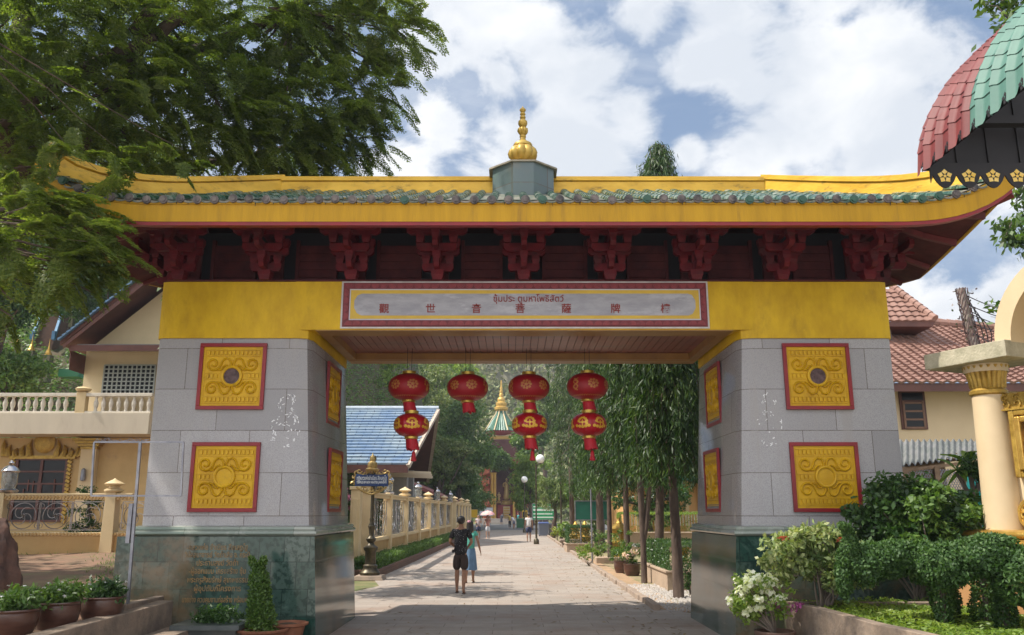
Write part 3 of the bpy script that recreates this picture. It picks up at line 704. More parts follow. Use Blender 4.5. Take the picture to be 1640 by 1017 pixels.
    pr = [(r*.66, z*.66, a) for r, z, a in pr]
    MB().lathe(pr, (GX, cy, zd+.03), 72, 9).build('finial', M('finial_gold', (.50, .34, .08), (.40, .25, .04), 5, .4, .4, .15, 30), g, smooth=True, ang=50, uv=False)
    return g
GOLDP = M('relief_gold', (.62, .37, .008), (.50, .28, .006), 3, .45, .08, .15, 25, dirt=(.30, .17, .01), dscale=5, dlo=.55, dhi=.8, spec=.35)
gate = gateway()
# ------------------------------------------------------------------ ground, road, terraces, hills
SOIL = M('soil', (.22, .12, .075), (.15, .10, .06), 2.2, .95, 0, .6, 14, dirt=(.16, .17, .06), dscale=.7, dlo=.5, dhi=.68)
GRASSY = M('grassy_ground', (.10, .13, .04), (.20, .17, .08), 1.5, .95, 0, .6, 16, dirt=(.26, .18, .12), dscale=.5)
ROADM = MT('road_slabs', (.37, .31, .26), (.29, .245, .205), (.16, .12, .09), .80, .42, .007, .37, .62, speck=(.29, .255, .23), sscale=30, dirt=(.27, .175, .125), dscale=.6, dlo=.46, dhi=.72, bump=.4, coord='Object', rough2=.85)
ASPH = M('asphalt', (.16, .16, .16), (.12, .12, .12), 2, .8, 0, .2, 60)
KERB = M('kerb_concrete', (.36, .27, .20), (.26, .20, .16), 3, .85, 0, .3, 30, dirt=(.14, .12, .10), dscale=2)
CREAM = M('cream_paint', (.62, .47, .26), (.56, .42, .22), 1.5, .55, 0, .05, 30, dirt=(.36, .25, .15), dscale=1.2, dlo=.56, dhi=.85)
BARK = M('bark', (.05, .032, .024), (.11, .075, .055), 7, .9, 0, .7, 22, stretch=(1, 1, .35))
BARKG = M('bark_grey', (.20, .16, .13), (.11, .085, .07), 7, .9, 0, .6, 22, stretch=(1, 1, .4))
L_TAM = MLEAF("leaf_feathery", (.060, .095, .020), (.115, .165, .032), (.24, .27, .065), .55, .5, .5)
L_DEEP = MLEAF('leaf_deep', (.022, .058, .016), (.045, .10, .026), (.09, .16, .04), .35, .4, .5)
L_MID = MLEAF('leaf_mid', (.05, .105, .024), (.09, .17, .036), (.18, .26, .06), .35, .45, .4)
L_LIME = MLEAF('leaf_lime', (.09, .16, .03), (.16, .25, .04), (.27, .33, .06), .4, .5, .5)
L_WEEP = MLEAF('leaf_weeping', (.012, .034, .011), (.030, .072, .016), (.13, .195, .042), .35, .5, .8)
L_FOR = MLEAF('leaf_forest', (.07, .11, .032), (.13, .18, .05), (.28, .28, .11), .3, .6, .06)
def rect(name, x0, x1, y0, y1, z, mat, nx=1, ny=1, kind='structure', side=.2):
    o = MB().box(x0, x1, y0, y1, z-side, z).build(name, mat); tag(o, kind=kind); return o
g_ = MB(); g_.box(-900, 900, -60, 1500, -.6, 0); tag(g_.build('ground', GRASSY), kind='structure')
# the paved road widens a little towards the gate and runs on to the temple steps
mb = MB(); mb.prism([(-4.6, -6), (3.35, -6), (3.25, 16.2), (2.72, 17.0), (2.68, 90), (-2.9, 90), (-3.25, 56), (-3.75, 24.0), (-3.3, 22.0), (-4.6, 16.2)], -.05, .012, 'Z'); tag(mb.build('road', ROADM), kind='structure')
mb = MB(); mb.box(-40, 40, -55, 4.0, -.05, .008); tag(mb.build('forecourt', M('pale_concrete', (.50, .46, .41), (.42, .38, .34), 1.2, .85, 0, .2, 20)), kind='structure')  # pale ground out of view, added to bounce sunlight onto the gate front
mb = MB(); mb.box(-16, 18, 90, 131, -.05, .016); tag(mb.build('asphalt_yard', ASPH), kind='structure')
mb = MB(); mb.prism([(2.74, 16.9), (3.15, 16.4), (3.3, 16.4), (3.3, 26), (2.95, 40), (2.9, 78), (2.70, 78)], -.05, .02, 'Z'); tag(mb.build('dirt_verge', M('verge_soil', (.42, .27, .16), (.30, .20, .12), 2.5, .95, 0, .5, 20, dirt=(.17, .19, .06), dscale=1.5)), kind='structure')
mb = MB(); mb.prism([(2.9, 17.5), (12, 17.5), (12, 80), (2.9, 80)], -.05, .008, 'Z'); tag(mb.build('side_garden', M('garden_soil', (.33, .24, .15), (.15, .16, .06), 1.1, .95, 0, .5, 20, dirt=(.42, .30, .18), dscale=.8)), kind='structure')
# right kerb: stones set one after another
mb = MB(); rk = random.Random(2); y = 16.6
while y < 78:
    l = rk.uniform(.75, 1.1); j = rk.uniform(-.02, .02); mb.obox((2.70+j, y+l/2, .05), (.13, l-.03, .13), (0, 0, rk.uniform(-.02, .02))); y += l
mb.build('kerb', KERB, bevel=.012); tag(bpy.data.objects['kerb'], kind='structure')
# fallen leaves and litter on the road
rg = np.random.default_rng(44); n = 420; lx = -3.0+5.6*rg.random(n); ly = 12.5+34*rg.random(n)**1.3; lx = np.where(rg.random(n) < .55, 2.6-1.1*rg.random(n)**2, lx); d = rg.normal(size=(n, 3)); d[:, 2] *= .08
o = leaf_mesh('leaf_litter', np.stack([lx, ly, np.full(n, .022)], 1), d, rg.normal(size=(n, 3))*.15+np.array([0, 0, 1]), .07+.07*rg.random(n), .035, MLEAF('dry_leaf', (.12, .07, .03), (.22, .14, .06), (.30, .24, .10), .1, .8)); tag(o, 'scattered dry leaves lying on the road slabs', 'leaf litter', None, 'stuff')
# gravel
rg = np.random.default_rng(4); n = 3500
gx = 2.9+rg.random(n)*1.6; gy = 16.3+rg.random(n)*6.0; sz = .012+.022*rg.random(n)
base = np.array([(1, 0, 0), (-1, 0, 0), (0, 1, 0), (0, -1, 0), (0, 0, 1)], float)
V = (np.stack([gx, gy, .012+sz*.2], 1)[:, None, :]+base[None]*sz[:, None, None]*(.6+.8*rg.random((n, 5, 1)))).reshape(-1, 3)
idx = np.array([[0, 2, 4], [2, 1, 4], [1, 3, 4], [3, 0, 4]]); Lp = (idx[None]+np.arange(n)[:, None, None]*5).reshape(-1)
o = link_mesh('gravel', np_mesh('gravel', V, Lp, 3), M('gravel_stone', (.45, .41, .37), (.28, .25, .23), 8, .9), None); tag(o, 'pale pebbles strewn round the foot of the nearest tree trunk', 'gravel', None, 'stuff')
# raised terrace on the left
def terr(x, y):
    t = min(1, max(0, (y-9.5)/9.0)); return .46+.47*t+.03*math.sin(x*1.3+y)
mb = MB(); mb.grid(lambda u, v: (-26+21.1*u, 7.0+(31-7.0)*v, terr(-26+21.1*u, 7.0+24*v)), 30, 40); o = mb.build('garden_terrace', SOIL, smooth=True); tag(o, kind='structure')
# hillside on the left, climbing to the stair
def hillz(x, y):
    d = max(0, (y-35)); s = max(0, min(1, (-x-7)/8)); s = s*s*(3-2*s); return .5+s*(d*.62+.9*math.sin(x*.35)+.6*math.sin(y*.4+x*.2)) if d > 0 else .5
mb = MB(); mb.grid(lambda u, v: (-75+70*u, 34.5+62*v, hillz(-75+70*u, 34.5+62*v)-.25), 50, 40); o = mb.build('left_hillside', M('hillside_earth', (.05, .06, .02), (.10, .075, .04), .8, .95, 0, .5, 4, dirt=(.06, .10, .03), dscale=.3), smooth=True); tag(o, kind='structure')
rg = np.random.default_rng(8); n = 150000
hx = -60+54*rg.random(n); hy = 35+42*rg.random(n); hz = np.array([hillz(a, b) for a, b in zip(hx, hy)])
keep = (hz > .8) & ~((np.abs(hx+28.8+(hy-52)*.46) < .95) & (hy > 50.5)); hx, hy, hz = hx[keep], hy[keep], hz[keep]; n = len(hx)
hh = (.2+.5*rg.random(n))*(1+.8*np.sin(hx*.9)*np.sin(hy*.7+1))
d = rg.normal(size=(n, 3)); d[:, 2] = abs(d[:, 2])*.5-.2; nn = rg.normal(size=(n, 3))*.6+np.array([0, -.6, .8])
o = leaf_mesh('hillside_scrub', np.stack([hx, hy, hz+hh*rg.random(n)], 1), d, nn, .16+.22*rg.random(n), .07+.08*rg.random(n), L_MID); tag(o, 'tangled green scrub covering the slope behind the balcony', 'scrub', None, 'stuff')
# the forested mountain far behind the temple
def mtn(x, y):
    r = (y-165)/130; r = max(0, min(1, r)); r = r*r*(3-2*r)
    b = 104*math.exp(-((x+40)/85)**2)+78*math.exp(-((x+190)/90)**2)+30*math.exp(-((x-60)/40)**2)*.45
    return r*b*(1+.14*math.sin(x*.055+1)+.10*math.sin(x*.13+y*.05)+.07*math.sin(y*.11))-1
mb = MB(); mb.grid(lambda u, v: (-330+470*u, 160+190*v, mtn(-330+470*u, 160+190*v)), 90, 50); o = mb.build('mountain', M('mountain_rock', (.12, .12, .06), (.22, .20, .15), .06, .95, 0, 0, 4, dirt=(.30, .27, .24), dscale=.03, dlo=.58, dhi=.66), smooth=True); tag(o, kind='structure')
rg = np.random.default_rng(18); nc = 3600; cx = -170+260*rg.random(nc); cy = 166+115*rg.random(nc)
cz = np.array([mtn(a, b) for a, b in zip(cx, cy)]); rr = 2.2+3.5*rg.random(nc); n = 170000; ix = rg.integers(0, nc, n); off = unit(rg.normal(size=(n, 3)))*(rg.random((n, 1))**.33); off[:, 2] = np.abs(off[:, 2])
p = np.stack([cx, cy, cz], 1)[ix]+off*rr[ix][:, None]*np.array([1, 1, 1.3]); d = rg.normal(size=(n, 3)); 
o = leaf_mesh('mountain_forest', p, d, off+rg.normal(size=(n, 3))*.4, .8+.9*rg.random(n), .5+.5*rg.random(n), MLEAF('leaf_far_forest', (.07, .10, .035), (.14, .17, .055), (.28, .26, .13), .15, .7, .03)); tag(o, 'dense forest on the steep mountain behind the temple', 'forest', None, 'stuff')
# ------------------------------------------------------------------ left side of the gateway
STONEW = M('stained_concrete', (.26, .195, .145), (.15, .115, .09), 4, .85, 0, .5, 22, dirt=(.10, .08, .07), dscale=2.2, dlo=.5, dhi=.72)
POTB = M('glazed_brown_pot', (.055, .022, .016), (.10, .045, .03), 3, .28, 0, .1, 20, stretch=(1, 1, 4), coat=.3)
TERRA = M('terracotta', (.26, .10, .05), (.18, .07, .04), 5, .8, 0, .3, 25)
EARTH = M('pot_earth', (.05, .032, .022), (.09, .06, .04), 20, .95, 0, .5, 40)
STEEL = M('galvanised_steel', (.30, .30, .33), (.20, .20, .23), 8, .45, .6, .1, 30)
STAIN = M('polished_steel', (.62, .60, .60), (.45, .43, .44), 8, .2, 1.0)
IRONR = M('dull_steel_scroll', (.30, .27, .26), (.20, .17, .16), 9, .3, .85)
WALLC = M('house_cream', (.66, .53, .33), (.60, .48, .29), 1.2, .7, 0, .05, 30, dirt=(.45, .34, .2), dscale=.8, dlo=.58, dhi=.85)
WALLY = M('house_ochre', (.55, .38, .17), (.48, .33, .14), 1.2, .7, 0, .05, 30, dirt=(.33, .22, .12), dscale=.9)
BRN = M('brown_woodwork', (.13, .045, .032), (.09, .032, .025), 3, .55, 0, .1, 20)
BLUET = M('blue_roof_tile', (.09, .18, .32), (.16, .27, .40), 1.3, .35, 0, .1, 14, dirt=(.08, .16, .34), dscale=.8, dlo=.5, dhi=.7)
GLASS = M('dark_glass', (.010, .011, .014), rough=.25, spec=.25)
BAL = M('baluster_white', (.66, .60, .50), (.54, .48, .40), 4, .55, dirt=(.35, .30, .24), dscale=3)
FL_W = M('petal_white', (.80, .78, .80), rough=.6)
# steps and low walls between terrace and road
t = thing('concrete_steps', 'stained concrete steps with a low cheek wall against the left pillar base', 'steps', (-4.7, 11, 0))
mb = MB()
mb.loft([[(-5.25, 7.5, 0), (-5.02, 7.5, 0), (-5.02, 7.5, .50), (-5.25, 7.5, .50)], [(-4.86, 12.15, 0), (-4.63, 12.15, 0), (-4.63, 12.15, .62), (-4.86, 12.15, .62)]])
mb.build('cheek_wall', STONEW, t, bevel=.012)
for (x0, x1, y0, y1, z) in ((-4.62, -4.22, 9.4, 12.2, .30), (-4.99, -4.86, 11.2, 12.4, .66)):
    MB().box(x0, x1, y0, y1, 0, z).build('step', STONEW, t, bevel=.012)
# flower pots
def pot_mb(c, r, h, lip=.05):
    return MB().lathe([(r*.74, 0), (r*.76, .02), (r*.90, h*.3), (r*.98, h*.65), (r*.96, h*.88), (r*1.0, h*.92), (r*1.02, h*.96), (r*1.0, h), (r*.9, h), (r*.86, h*.9), (.01, h*.88)], c, 32)
def bush_leaves(name, parent, c, rad, n, ln, wd, mat, seed, nc=30, cr=.12, droop=.1, shell=.3):
    return crown(name, mat, parent, c, rad, nc, n, cr, ln, wd, droop, seed, shell)
def star_flowers(name, parent, pts, r, mat, seed=0):
    rng = random.Random(seed); mb = MB()
    for p in pts:
        a0 = rng.uniform(0, 6); tl = Matrix.Rotation(rng.uniform(-.9, .2), 3, 'X')
        for k in range(5):
            a = a0+k*2*PI/5; q = [Vector((0, 0, 0)), Vector((r*.6*math.cos(a-.4), r*.6*math.sin(a-.4), .01)), Vector((r*math.cos(a), r*math.sin(a), .004)), Vector((r*.6*math.cos(a+.4), r*.6*math.sin(a+.4), .01))]
            mb.add([Vector(p)+tl @ v for v in q], [(0, 1, 2, 3)])
    return mb.build(name, mat, parent, uv=False, fixn=False)
pots = [(16, 1016, .27, .29, 'brown glazed pot of white periwinkles nearest the boulder', 9.7), (89, 1006, .25, .30, 'brown glazed pot of white periwinkles in the middle of the row of three', 10.3), (161, 990, .26, .29, 'brown glazed pot of white periwinkles closest to the steel pole', 10.9)]
for i, (px, py, r, h, lab, Y) in enumerate(pots):
    p = at(px, py, Y); z = terr(p.x, Y)-.0; t = thing('potted_periwinkle', lab, 'potted plant', (p.x, Y, z), 'glazed pots of periwinkles on the terrace')
    pot_mb((p.x, Y, z), r, h).build('pot', POTB, t, smooth=True, uv=False); MB().lathe([(r*.85, 0), (.01, .01)], (p.x, Y, z+h*.93), 16).build('earth', EARTH, t)
    bush_leaves('leaves', t, (p.x, Y, z+h+.07), (r*1.0, r*1.0, .13), 1300, .085, .028, L_DEEP if i == 2 else L_MID, 30+i, 60, .11)
    rr = random.Random(i); star_flowers('flowers', t, [(p.x+rr.uniform(-r, r)*.9, Y+rr.uniform(-r, .1), z+h+.12+rr.uniform(-.05, .11)) for k in range(11)], .028, FL_W, i)
# dark boulder
def rock(name, label, c, r, mat, seed, flat=1.0):
    rng = np.random.default_rng(seed); ph = rng.random(12)*6
    def f(u, v):
        a = 2*PI*u; b = PI*(v-.5); x, y, z = math.cos(b)*math.cos(a), math.cos(b)*math.sin(a), math.sin(b)
        k = 1+.13*math.sin(3*x+ph[0]+2*z)+.1*math.sin(5*y+ph[1])+.07*math.sin(7*z+4*x+ph[2])+.05*math.sin(11*x+9*y+ph[3])+.03*math.sin(19*z+15*y)
        return (c[0]+r[0]*k*x, c[1]+r[1]*k*y, c[2]+r[2]*k*z)
    return tag(MB().grid(f, 48, 28).build(name, mat, None, (c[0], c[1], c[2]-r[2]*.8), smooth=True, uv=False), label, 'rock')
p = at(-22, 930, 12.2); rock('boulder', 'dark reddish boulder standing on the terrace at the left edge', (p.x, 12.2, p.z+.05), (.42, .4, .72), M('boulder', (.06, .035, .03), (.14, .07, .05), 4, .9, 0, .8, 9), 3)
# grass tufts on the terrace
rg = np.random.default_rng(3); n = 9000; xx = -12+7*rg.random(n); yy = 11.5+9*rg.random(n); k = (np.sin(xx*1.1+2)+np.sin(yy*.9+xx)+rg.normal(size=n)*.5) > .75; xx, yy = xx[k], yy[k]; n = len(xx)
zz = np.array([terr(a, b) for a, b in zip(xx, yy)]); d = rg.normal(size=(n, 3))*.5; d[:, 2] = 1; o = leaf_mesh('grass', np.stack([xx, yy, zz+.02], 1), d, rg.normal(size=(n, 3)), .07+.05*rg.random(n), .012, L_MID); tag(o, 'thin patchy grass on the reddish terrace soil', 'grass', None, 'stuff')
# empty steel sign frame
t = thing('steel_sign_frame', 'empty galvanised steel sign frame on a single pole beside the left pillar', 'sign frame', atz(204, 975, .62))
b0 = atz(204, 975, .60); Yf = b0.y
def P3(px, py): return at(px, py, Yf)
mb = MB(); q = P3(225, 707); mb.tube([b0, q], .024, 4); mb.build('pole', STEEL, t)
c4 = [P3(151, 708), P3(294, 708), P3(290, 794), P3(146, 794)]
mb = MB()
for i in range(4): mb.tube([c4[i], c4[(i+1) % 4]], .016, 4)
mb.build('frame', STEEL, t)
mb = MB(); rr = random.Random(1)
for k in range(16):
    x = 152+k*5.2; a = P3(x, 707); mb.tube([a, a+Vector((rr.uniform(.02, .06), rr.uniform(-.02, .02), rr.uniform(.01, .05))), a+Vector((rr.uniform(.04, .1), 0, rr.uniform(-.02, .03)))], .004, 4)
mb.build('wire_scraps', STEEL, t, uv=False)
MB().obox(P3(208, 838), (.05, .06, .5), (0, 0, 0)).build('clamp', STEEL, t)
# tray planter and clipped plant in front of the pillar base
p = at(345, 985, 12.0); t = thing('tray_planter', 'low dark stone tray planter with small leafy cuttings at the foot of the left pillar', 'planter', (p.x, 12.0, 0))
MB().loft([[(p.x-.36, 11.75, 0), (p.x+.30, 11.75, 0), (p.x+.30, 12.2, 0), (p.x-.36, 12.2, 0)], [(p.x-.42, 11.66, .30), (p.x+.40, 11.66, .30), (p.x+.40, 12.25, .30), (p.x-.42, 12.25, .30)], [(p.x-.46, 11.62, .30), (p.x+.44, 11.62, .30), (p.x+.44, 12.27, .30), (p.x-.46, 12.27, .30)], [(p.x-.46, 11.62, .36), (p.x+.44, 11.62, .36), (p.x+.44, 12.27, .36), (p.x-.46, 12.27, .36)]]).build('tray', M('dark_stone_tray', (.05, .065, .065), (.09, .10, .10), 5, .3), t)
bush_leaves('leaves', t, (p.x, 11.95, .44), (.42, .22, .10), 900, .07, .03, L_DEEP, 4, 30, .09)
p = at(422, 990, 11.9); t = thing('topiary_pot', 'tall leafy clipped plant with a forked top in a scalloped terracotta pot', 'potted plant', (p.x, 11.9, 0))
MB().lathe([(.18, 0), (.20, .02), (.27, .20), (.28, .24), (.33, .26), (.34, .285), (.30, .29), (.28, .25), (.01, .24)], (p.x, 11.9, 0), 44, 11, .05).build('pot', TERRA, t, smooth=True, uv=False)
MB().tube(wander(np.random.default_rng(2), (p.x, 11.9, .2), (p.x-.05, 11.9, .9), 4), .02, 6).build('stem', BARK, t, uv=False)
rg = np.random.default_rng(12); n = 5200; s = rg.random(n); pz = .26+.92*s; px_ = p.x-.02-.10*s; rad = .21*(1-s*.62)+.02
fork = s > .78; px_ = np.where(fork, px_+np.where(rg.random(n) < .55, -.09, .07)*(s-.78)*5, px_); rad = np.where(fork, .055, rad)
off = unit(rg.normal(size=(n, 3)))*(rg.random((n, 1))**.35)*rad[:, None]
c_ = np.stack([px_, np.full(n, 11.9), pz], 1)+off; d = off/np.maximum(rad[:, None], .01)+rg.normal(size=(n, 3))*.5; d[:, 2] += .4
leaf_mesh('leaves', c_, d, off+rg.normal(size=(n, 3))*.4*rad[:, None], .055, .026, L_MID, t)
p = at(460, 985, 12.15); t = thing('terracotta_pot', 'terracotta pot of dry earth half hidden behind the forked clipped plant', 'pot', (p.x, 12.2, 0))
MB().lathe([(.15, 0), (.17, .02), (.22, .24), (.23, .28), (.27, .30), (.275, .33), (.24, .335), (.22, .3), (.01, .3)], (p.x, 12.2, 0), 40, 10, .05).build('pot', TERRA, t, smooth=True, uv=False); MB().lathe([(.22, 0), (.1, .04), (.01, .05)], (p.x, 12.2, .28), 12).build('earth', EARTH, t)
# ---- low fence with steel scrolls (the same maker as the long fence beyond)
def scroll_panel(mb, T, w, h):
    """scrollwork in the XZ plane, w wide h tall, turned by T"""
    st = len(mb.v); r = .011
    mb.tube([(-w/2, 0, 0), (w/2, 0, 0)], r, 4); mb.tube([(-w/2, 0, h), (w/2, 0, h)], r, 4); mb.tube([(-w/2, 0, 0), (-w/2, 0, h)], r, 4); mb.tube([(w/2, 0, 0), (w/2, 0, h)], r, 4)
    R_ = min(w, h)*.46; c = h/2
    mb.tube([(R_*math.cos(a), 0, c+R_*math.sin(a)) for a in [2*PI*k/20 for k in range(21)]], r*.9, 4, False)
    for k in range(4):
        a0 = PI/2*k+PI/4; q = [(R_*.55*(1-.7*t)*math.cos(a0+4.2*t)+R_*.25*math.cos(a0), 0, c+R_*.55*(1-.7*t)*math.sin(a0+4.2*t)+R_*.25*math.sin(a0)) for t in [i/10 for i in range(11)]]
        mb.tube(q, r*.8, 4)
    mb.lathe([(.001, -.03), (.03, 0), (.001, .03)], (0, 0, c), 8)
    for sx in (-1, 1):
        for sz in (0, 1): mb.tube([(sx*w/2*.95-sx*.06*math.cos(a), 0, (h*.16 if sz == 0 else h*.84)+.06*math.sin(a)) for a in [2*PI*i/8 for i in range(9)]], r*.7, 4, False)
    mb.xf(T, st)
FENCEC = M('fence_cream', (.70, .54, .31), (.62, .47, .26), 1.5, .5, 0, .05, 30, dirt=(.42, .28, .16), dscale=1.4, dlo=.58, dhi=.85)
FENCEO = M('fence_ochre_panel', (.52, .33, .13), (.46, .28, .10), 1.5, .6, 0, .05, 30)
def finial_cap(c, s=1.0): return MB().lathe([(.17*s, 0), (.20*s, .03*s), (.20*s, .06*s), (.12*s, .09*s), (.10*s, .14*s), (.19*s, .16*s), (.21*s, .19*s), (.14*s, .23*s), (.04*s, .28*s), (.005, .31*s)], c, 20)
Yl = 19.0; xa = at(-40, 790, Yl).x; xb = at(216, 790, Yl).x; zb = 1.0
t = thing('scrollwork_fence', 'low cream fence with round steel scroll panels below the balcony house', 'fence', ((xa+xb)/2, Yl, zb-.06))
mb = MB(); mb.box(xa, xb, Yl-.09, Yl+.09, 2.06, 2.16); mb.box(xa, xb, Yl-.11, Yl+.11, 2.16, 2.20); mb.box(xa, xb, Yl-.09, Yl+.09, 1.30, 1.37); mb.build('rail', FENCEC, t, bevel=.008)
mb = MB(); k = xa
while k < xb: mb.obox((k, Yl-.10, 2.11), (.045, .03, .07), (0, .5, 0)); mb.obox((k, Yl-.10, 1.335), (.045, .03, .05), (0, .5, 0)); k += .075
mb.build('rope_moulding', FENCEO, t)
MB().box(xa, xb, Yl-.05, Yl+.07, zb-.15, 1.30).build('dado', FENCEO, t)
for px in (3, 181):
    x = at(px, 800, Yl).x; MB().loft([[(x-.14, Yl-.14, zb-.1), (x+.14, Yl-.14, zb-.1), (x+.14, Yl+.14, zb-.1), (x-.14, Yl+.14, zb-.1)], [(x-.11, Yl-.13, 2.22), (x+.11, Yl-.13, 2.22), (x+.11, Yl+.13, 2.22), (x-.11, Yl+.13, 2.22)]]).build('post', FENCEC, t, bevel=.01)
    if px > 100: finial_cap((x, Yl, 2.22)).build('post_cap', FENCEC, t, smooth=True)
x1, x2 = at(3, 800, Yl).x+.16, at(181, 800, Yl).x-.16; w = (x2-x1)/3
for k in range(3):
    mb = MB(); scroll_panel(mb, Matrix.Translation((x1+w*(k+.5), Yl, 1.42)), w*.96, .60); mb.build('scroll_panel', IRONR, t, smooth=True, uv=False)
mb = MB(); scroll_panel(mb, Matrix.Translation((at(181, 800, Yl).x+.55, Yl, 1.42)), w*.9, .60); mb.build('scroll_panel', IRONR, t, smooth=True, uv=False)
def glass_lamp(c, label, s=1.0, group=None):
    t = thing('post_lamp', label, 'lamp', c, group)
    MB().lathe([(.12*s, 0), (.13*s, .03*s), (.09*s, .05*s)], c, 16).build('base', STAIN, t, smooth=True)
    gl = M('lamp_glass', (.75, .78, .80), rough=.08) if 'lamp_glass' not in bpy.data.materials else bpy.data.materials['lamp_glass']
    gl.node_tree.nodes['Principled BSDF'].inputs['Transmission Weight'].default_value = .85
    MB().lathe([(.085*s, .05*s), (.10*s, .12*s), (.10*s, .27*s), (.095*s, .27*s), (.095*s, .12*s), (.08*s, .06*s)], c, 16, cap=False).build('glass_jar', gl, t, smooth=True, fixn=False)
    MB().lathe([(.035*s, .05*s), (.05*s, .1*s), (.03*s, .14*s), (.05*s, .19*s), (.02*s, .24*s)], c, 12).build('bulb', BAL, t, smooth=True)
    MB().lathe([(.115*s, .27*s), (.12*s, .29*s), (.08*s, .34*s), (.03*s, .37*s), (.04*s, .40*s), (.004, .44*s)], c, 16).build('lid', STAIN, t, smooth=True)
    return t
glass_lamp((at(11, 800, Yl).x, Yl, 2.22), 'glass jar lamp on the post of the low scrollwork fence', 1.6)
# bonsai behind the low fence
p = at(140, 845, 21.0); t = thing('cloud_pruned_bonsai', 'small cloud pruned tree behind the low fence by the house wall', 'bonsai', (p.x, 21.0, .9))
MB().tube([(p.x, 21, .9), (p.x-.08, 21, 1.3), (p.x+.06, 21, 1.6), (p.x-.03, 21, 1.95), (p.x, 21, 2.3)], [.06, .05, .04, .03, .02], 7).build('trunk', BARK, t, uv=False)
mb_n = []
for i, (px, py, r) in enumerate([(135, 787, .30), (152, 805, .26), (130, 820, .34), (142, 833, .30), (115, 845, .28), (150, 846, .34), (128, 856, .4)]):
    q = at(px, py, 21.0); crown('foliage_pad', L_DEEP, t, q, (r, r*.7, .10), 12, 420, .10, .06, .025, 0, 70+i)
# ---- the house with balcony
Yw, Yb = 31.4, 30.0
def X(px, py, Y): return at(px, py, Y).x
def Z(px, py, Y): return at(px, py, Y).z
hb = thing('balcony_house', 'cream two storey house with a blue tiled gable roof and a balustraded balcony', 'house', (-16, Yw, .9))
wl, wr = X(131, 630, Yw), -10.2; zs = Z(150, 695, Yb)
zgl = Z(150, 562, Yw)
MB().box(wl, wr, Yw, Yw+9, zs, zgl).build('upper_wall', WALLC, hb)
MB().box(-24, wr, Yw, Yw+9, .6, zs-.02).build('ground_floor_wall', WALLY, hb)
# gable end above
ex, ez = X(97, 553, Yw-1.2), Z(97, 553, Yw-1.2); sx_, sz_ = X(225, 453, Yw-1.2), Z(225, 453, Yw-1.2); sl_ = (sz_-ez)/(sx_-ex)
pkx = -12.7; pkz = ez+(pkx-ex)*sl_; pr_x = pkx+(pkx-ex)
MB().prism([(wl, zgl), (2*pkx-wl, zgl), (pkx, zgl+(pkx-wl)*sl_)], Yw+.02, Yw+.25).build('gable', WALLC, hb)
mb = MB(); th = .16
for a, b in (((ex, ez), (pkx, pkz)), ((pr_x, ez), (pkx, pkz))):
    mb.prism([a, b, (b[0], b[1]+th), (a[0], a[1]+th)], Yw-1.25, Yw+9)
mb.build('roof_boards', BRN, hb)
mb = MB(); n = 26
for s, (a, b) in ((1, ((ex, ez), (pkx, pkz))), (-1, ((pr_x, ez), (pkx, pkz)))):
    for k in range(n):
        t0, t1 = (k-.25)/n, (k+1)/n; x0_, z0_ = a[0]+(b[0]-a[0])*t0, a[1]+(b[1]-a[1])*t0+th; x1_, z1_ = a[0]+(b[0]-a[0])*t1, a[1]+(b[1]-a[1])*t1+th
        mb.prism([(x0_, z0_+.02), (x1_, z1_+.0), (x1_, z1_+.04), (x0_, z0_+.11)], Yw-1.40, Yw+9.1)
mb.build('roof_tiles', BLUET, hb)
mb = MB(); mb.prism([(ex+.15, ez-.12), (ex+.15, ez+.02), (pkx, pkz+.0), (pkx, pkz-.24)], Yw-1.30, Yw-1.24); mb.build('barge_board', BRN, hb)
mb = MB(); zc = Z(150, 553, Yw-1.1); mb.box(ex+.55, wr, Yw-1.1, Yw-.01, zc-.02, zc+.04); mb.build('canopy_slab', M('canopy_grey', (.17, .17, .18), (.12, .12, .13), 3, .6), hb)
mb = MB(); mb.box(ex+.30, wr, Yw-1.16, Yw-1.1, zc-.22, zc+.0); mb.prism([(ex+.3, zc-.2), (wl, zc-.2), (wl, zc-.9)], Yw-1.1, Yw); mb.build('eave_board', BRN, hb)
# lattice window
x0_, x1_, z0_, z1_ = X(164, 630, Yw), X(246, 630, Yw), Z(200, 631, Yw), Z(200, 585, Yw)
f = MB().box(x0_, x1_, Yw-.03, Yw, z0_, z1_).build('window', GLASS, hb)
mb = MB()
for k in range(12):
    x = x0_+(x1_-x0_)*k/11; mb.box(x-.025, x+.025, Yw-.07, Yw-.03, z0_, z1_)
for k in range(8):
    z = z0_+(z1_-z0_)*k/7; mb.box(x0_, x1_, Yw-.066, Yw-.034, z-.022, z+.022)
mb.build('lattice', M('lattice_grey', (.33, .35, .33), rough=.5), f)
# balcony
bl, brx = -24.5, X(238, 680, Yb); z0_, z1_ = Z(120, 695, Yb), Z(120, 661, Yb)
MB().box(bl, brx, Yb, Yw, z0_, z1_).build('balcony_slab', M('balcony_beige', (.60, .52, .40), (.52, .45, .35), 1.0, .7, 0, 0, 30, dirt=(.36, .28, .2), dscale=.7, stretch=(1, 1, .3)), hb, bevel=.01)
zt = Z(120, 629, Yb); MB().box(bl, brx, Yb+.04, Yb+.22, zt-.12, zt).box(bl, brx, Yb+.05, Yb+.21, z1_+.002, z1_+.06).build('balustrade_rail', BAL, hb, bevel=.01)
prof = [(.045, 0), (.05, .04), (.035, .08), (.06, .2), (.065, .3), (.035, .42), (.03, .46), (.045, .49), (.05, .52)]; hgt = (zt-.12-z1_-.06)/.52
x = bl+.2; xp = X(128, 645, Yb)
while x < brx-.1:
    if abs(x-xp) > .3: MB().lathe([(r*1.3, z*hgt) for r, z in prof], (x, Yb+.13, z1_+.06), 10).build('baluster', BAL, hb, smooth=True)
    x += .27
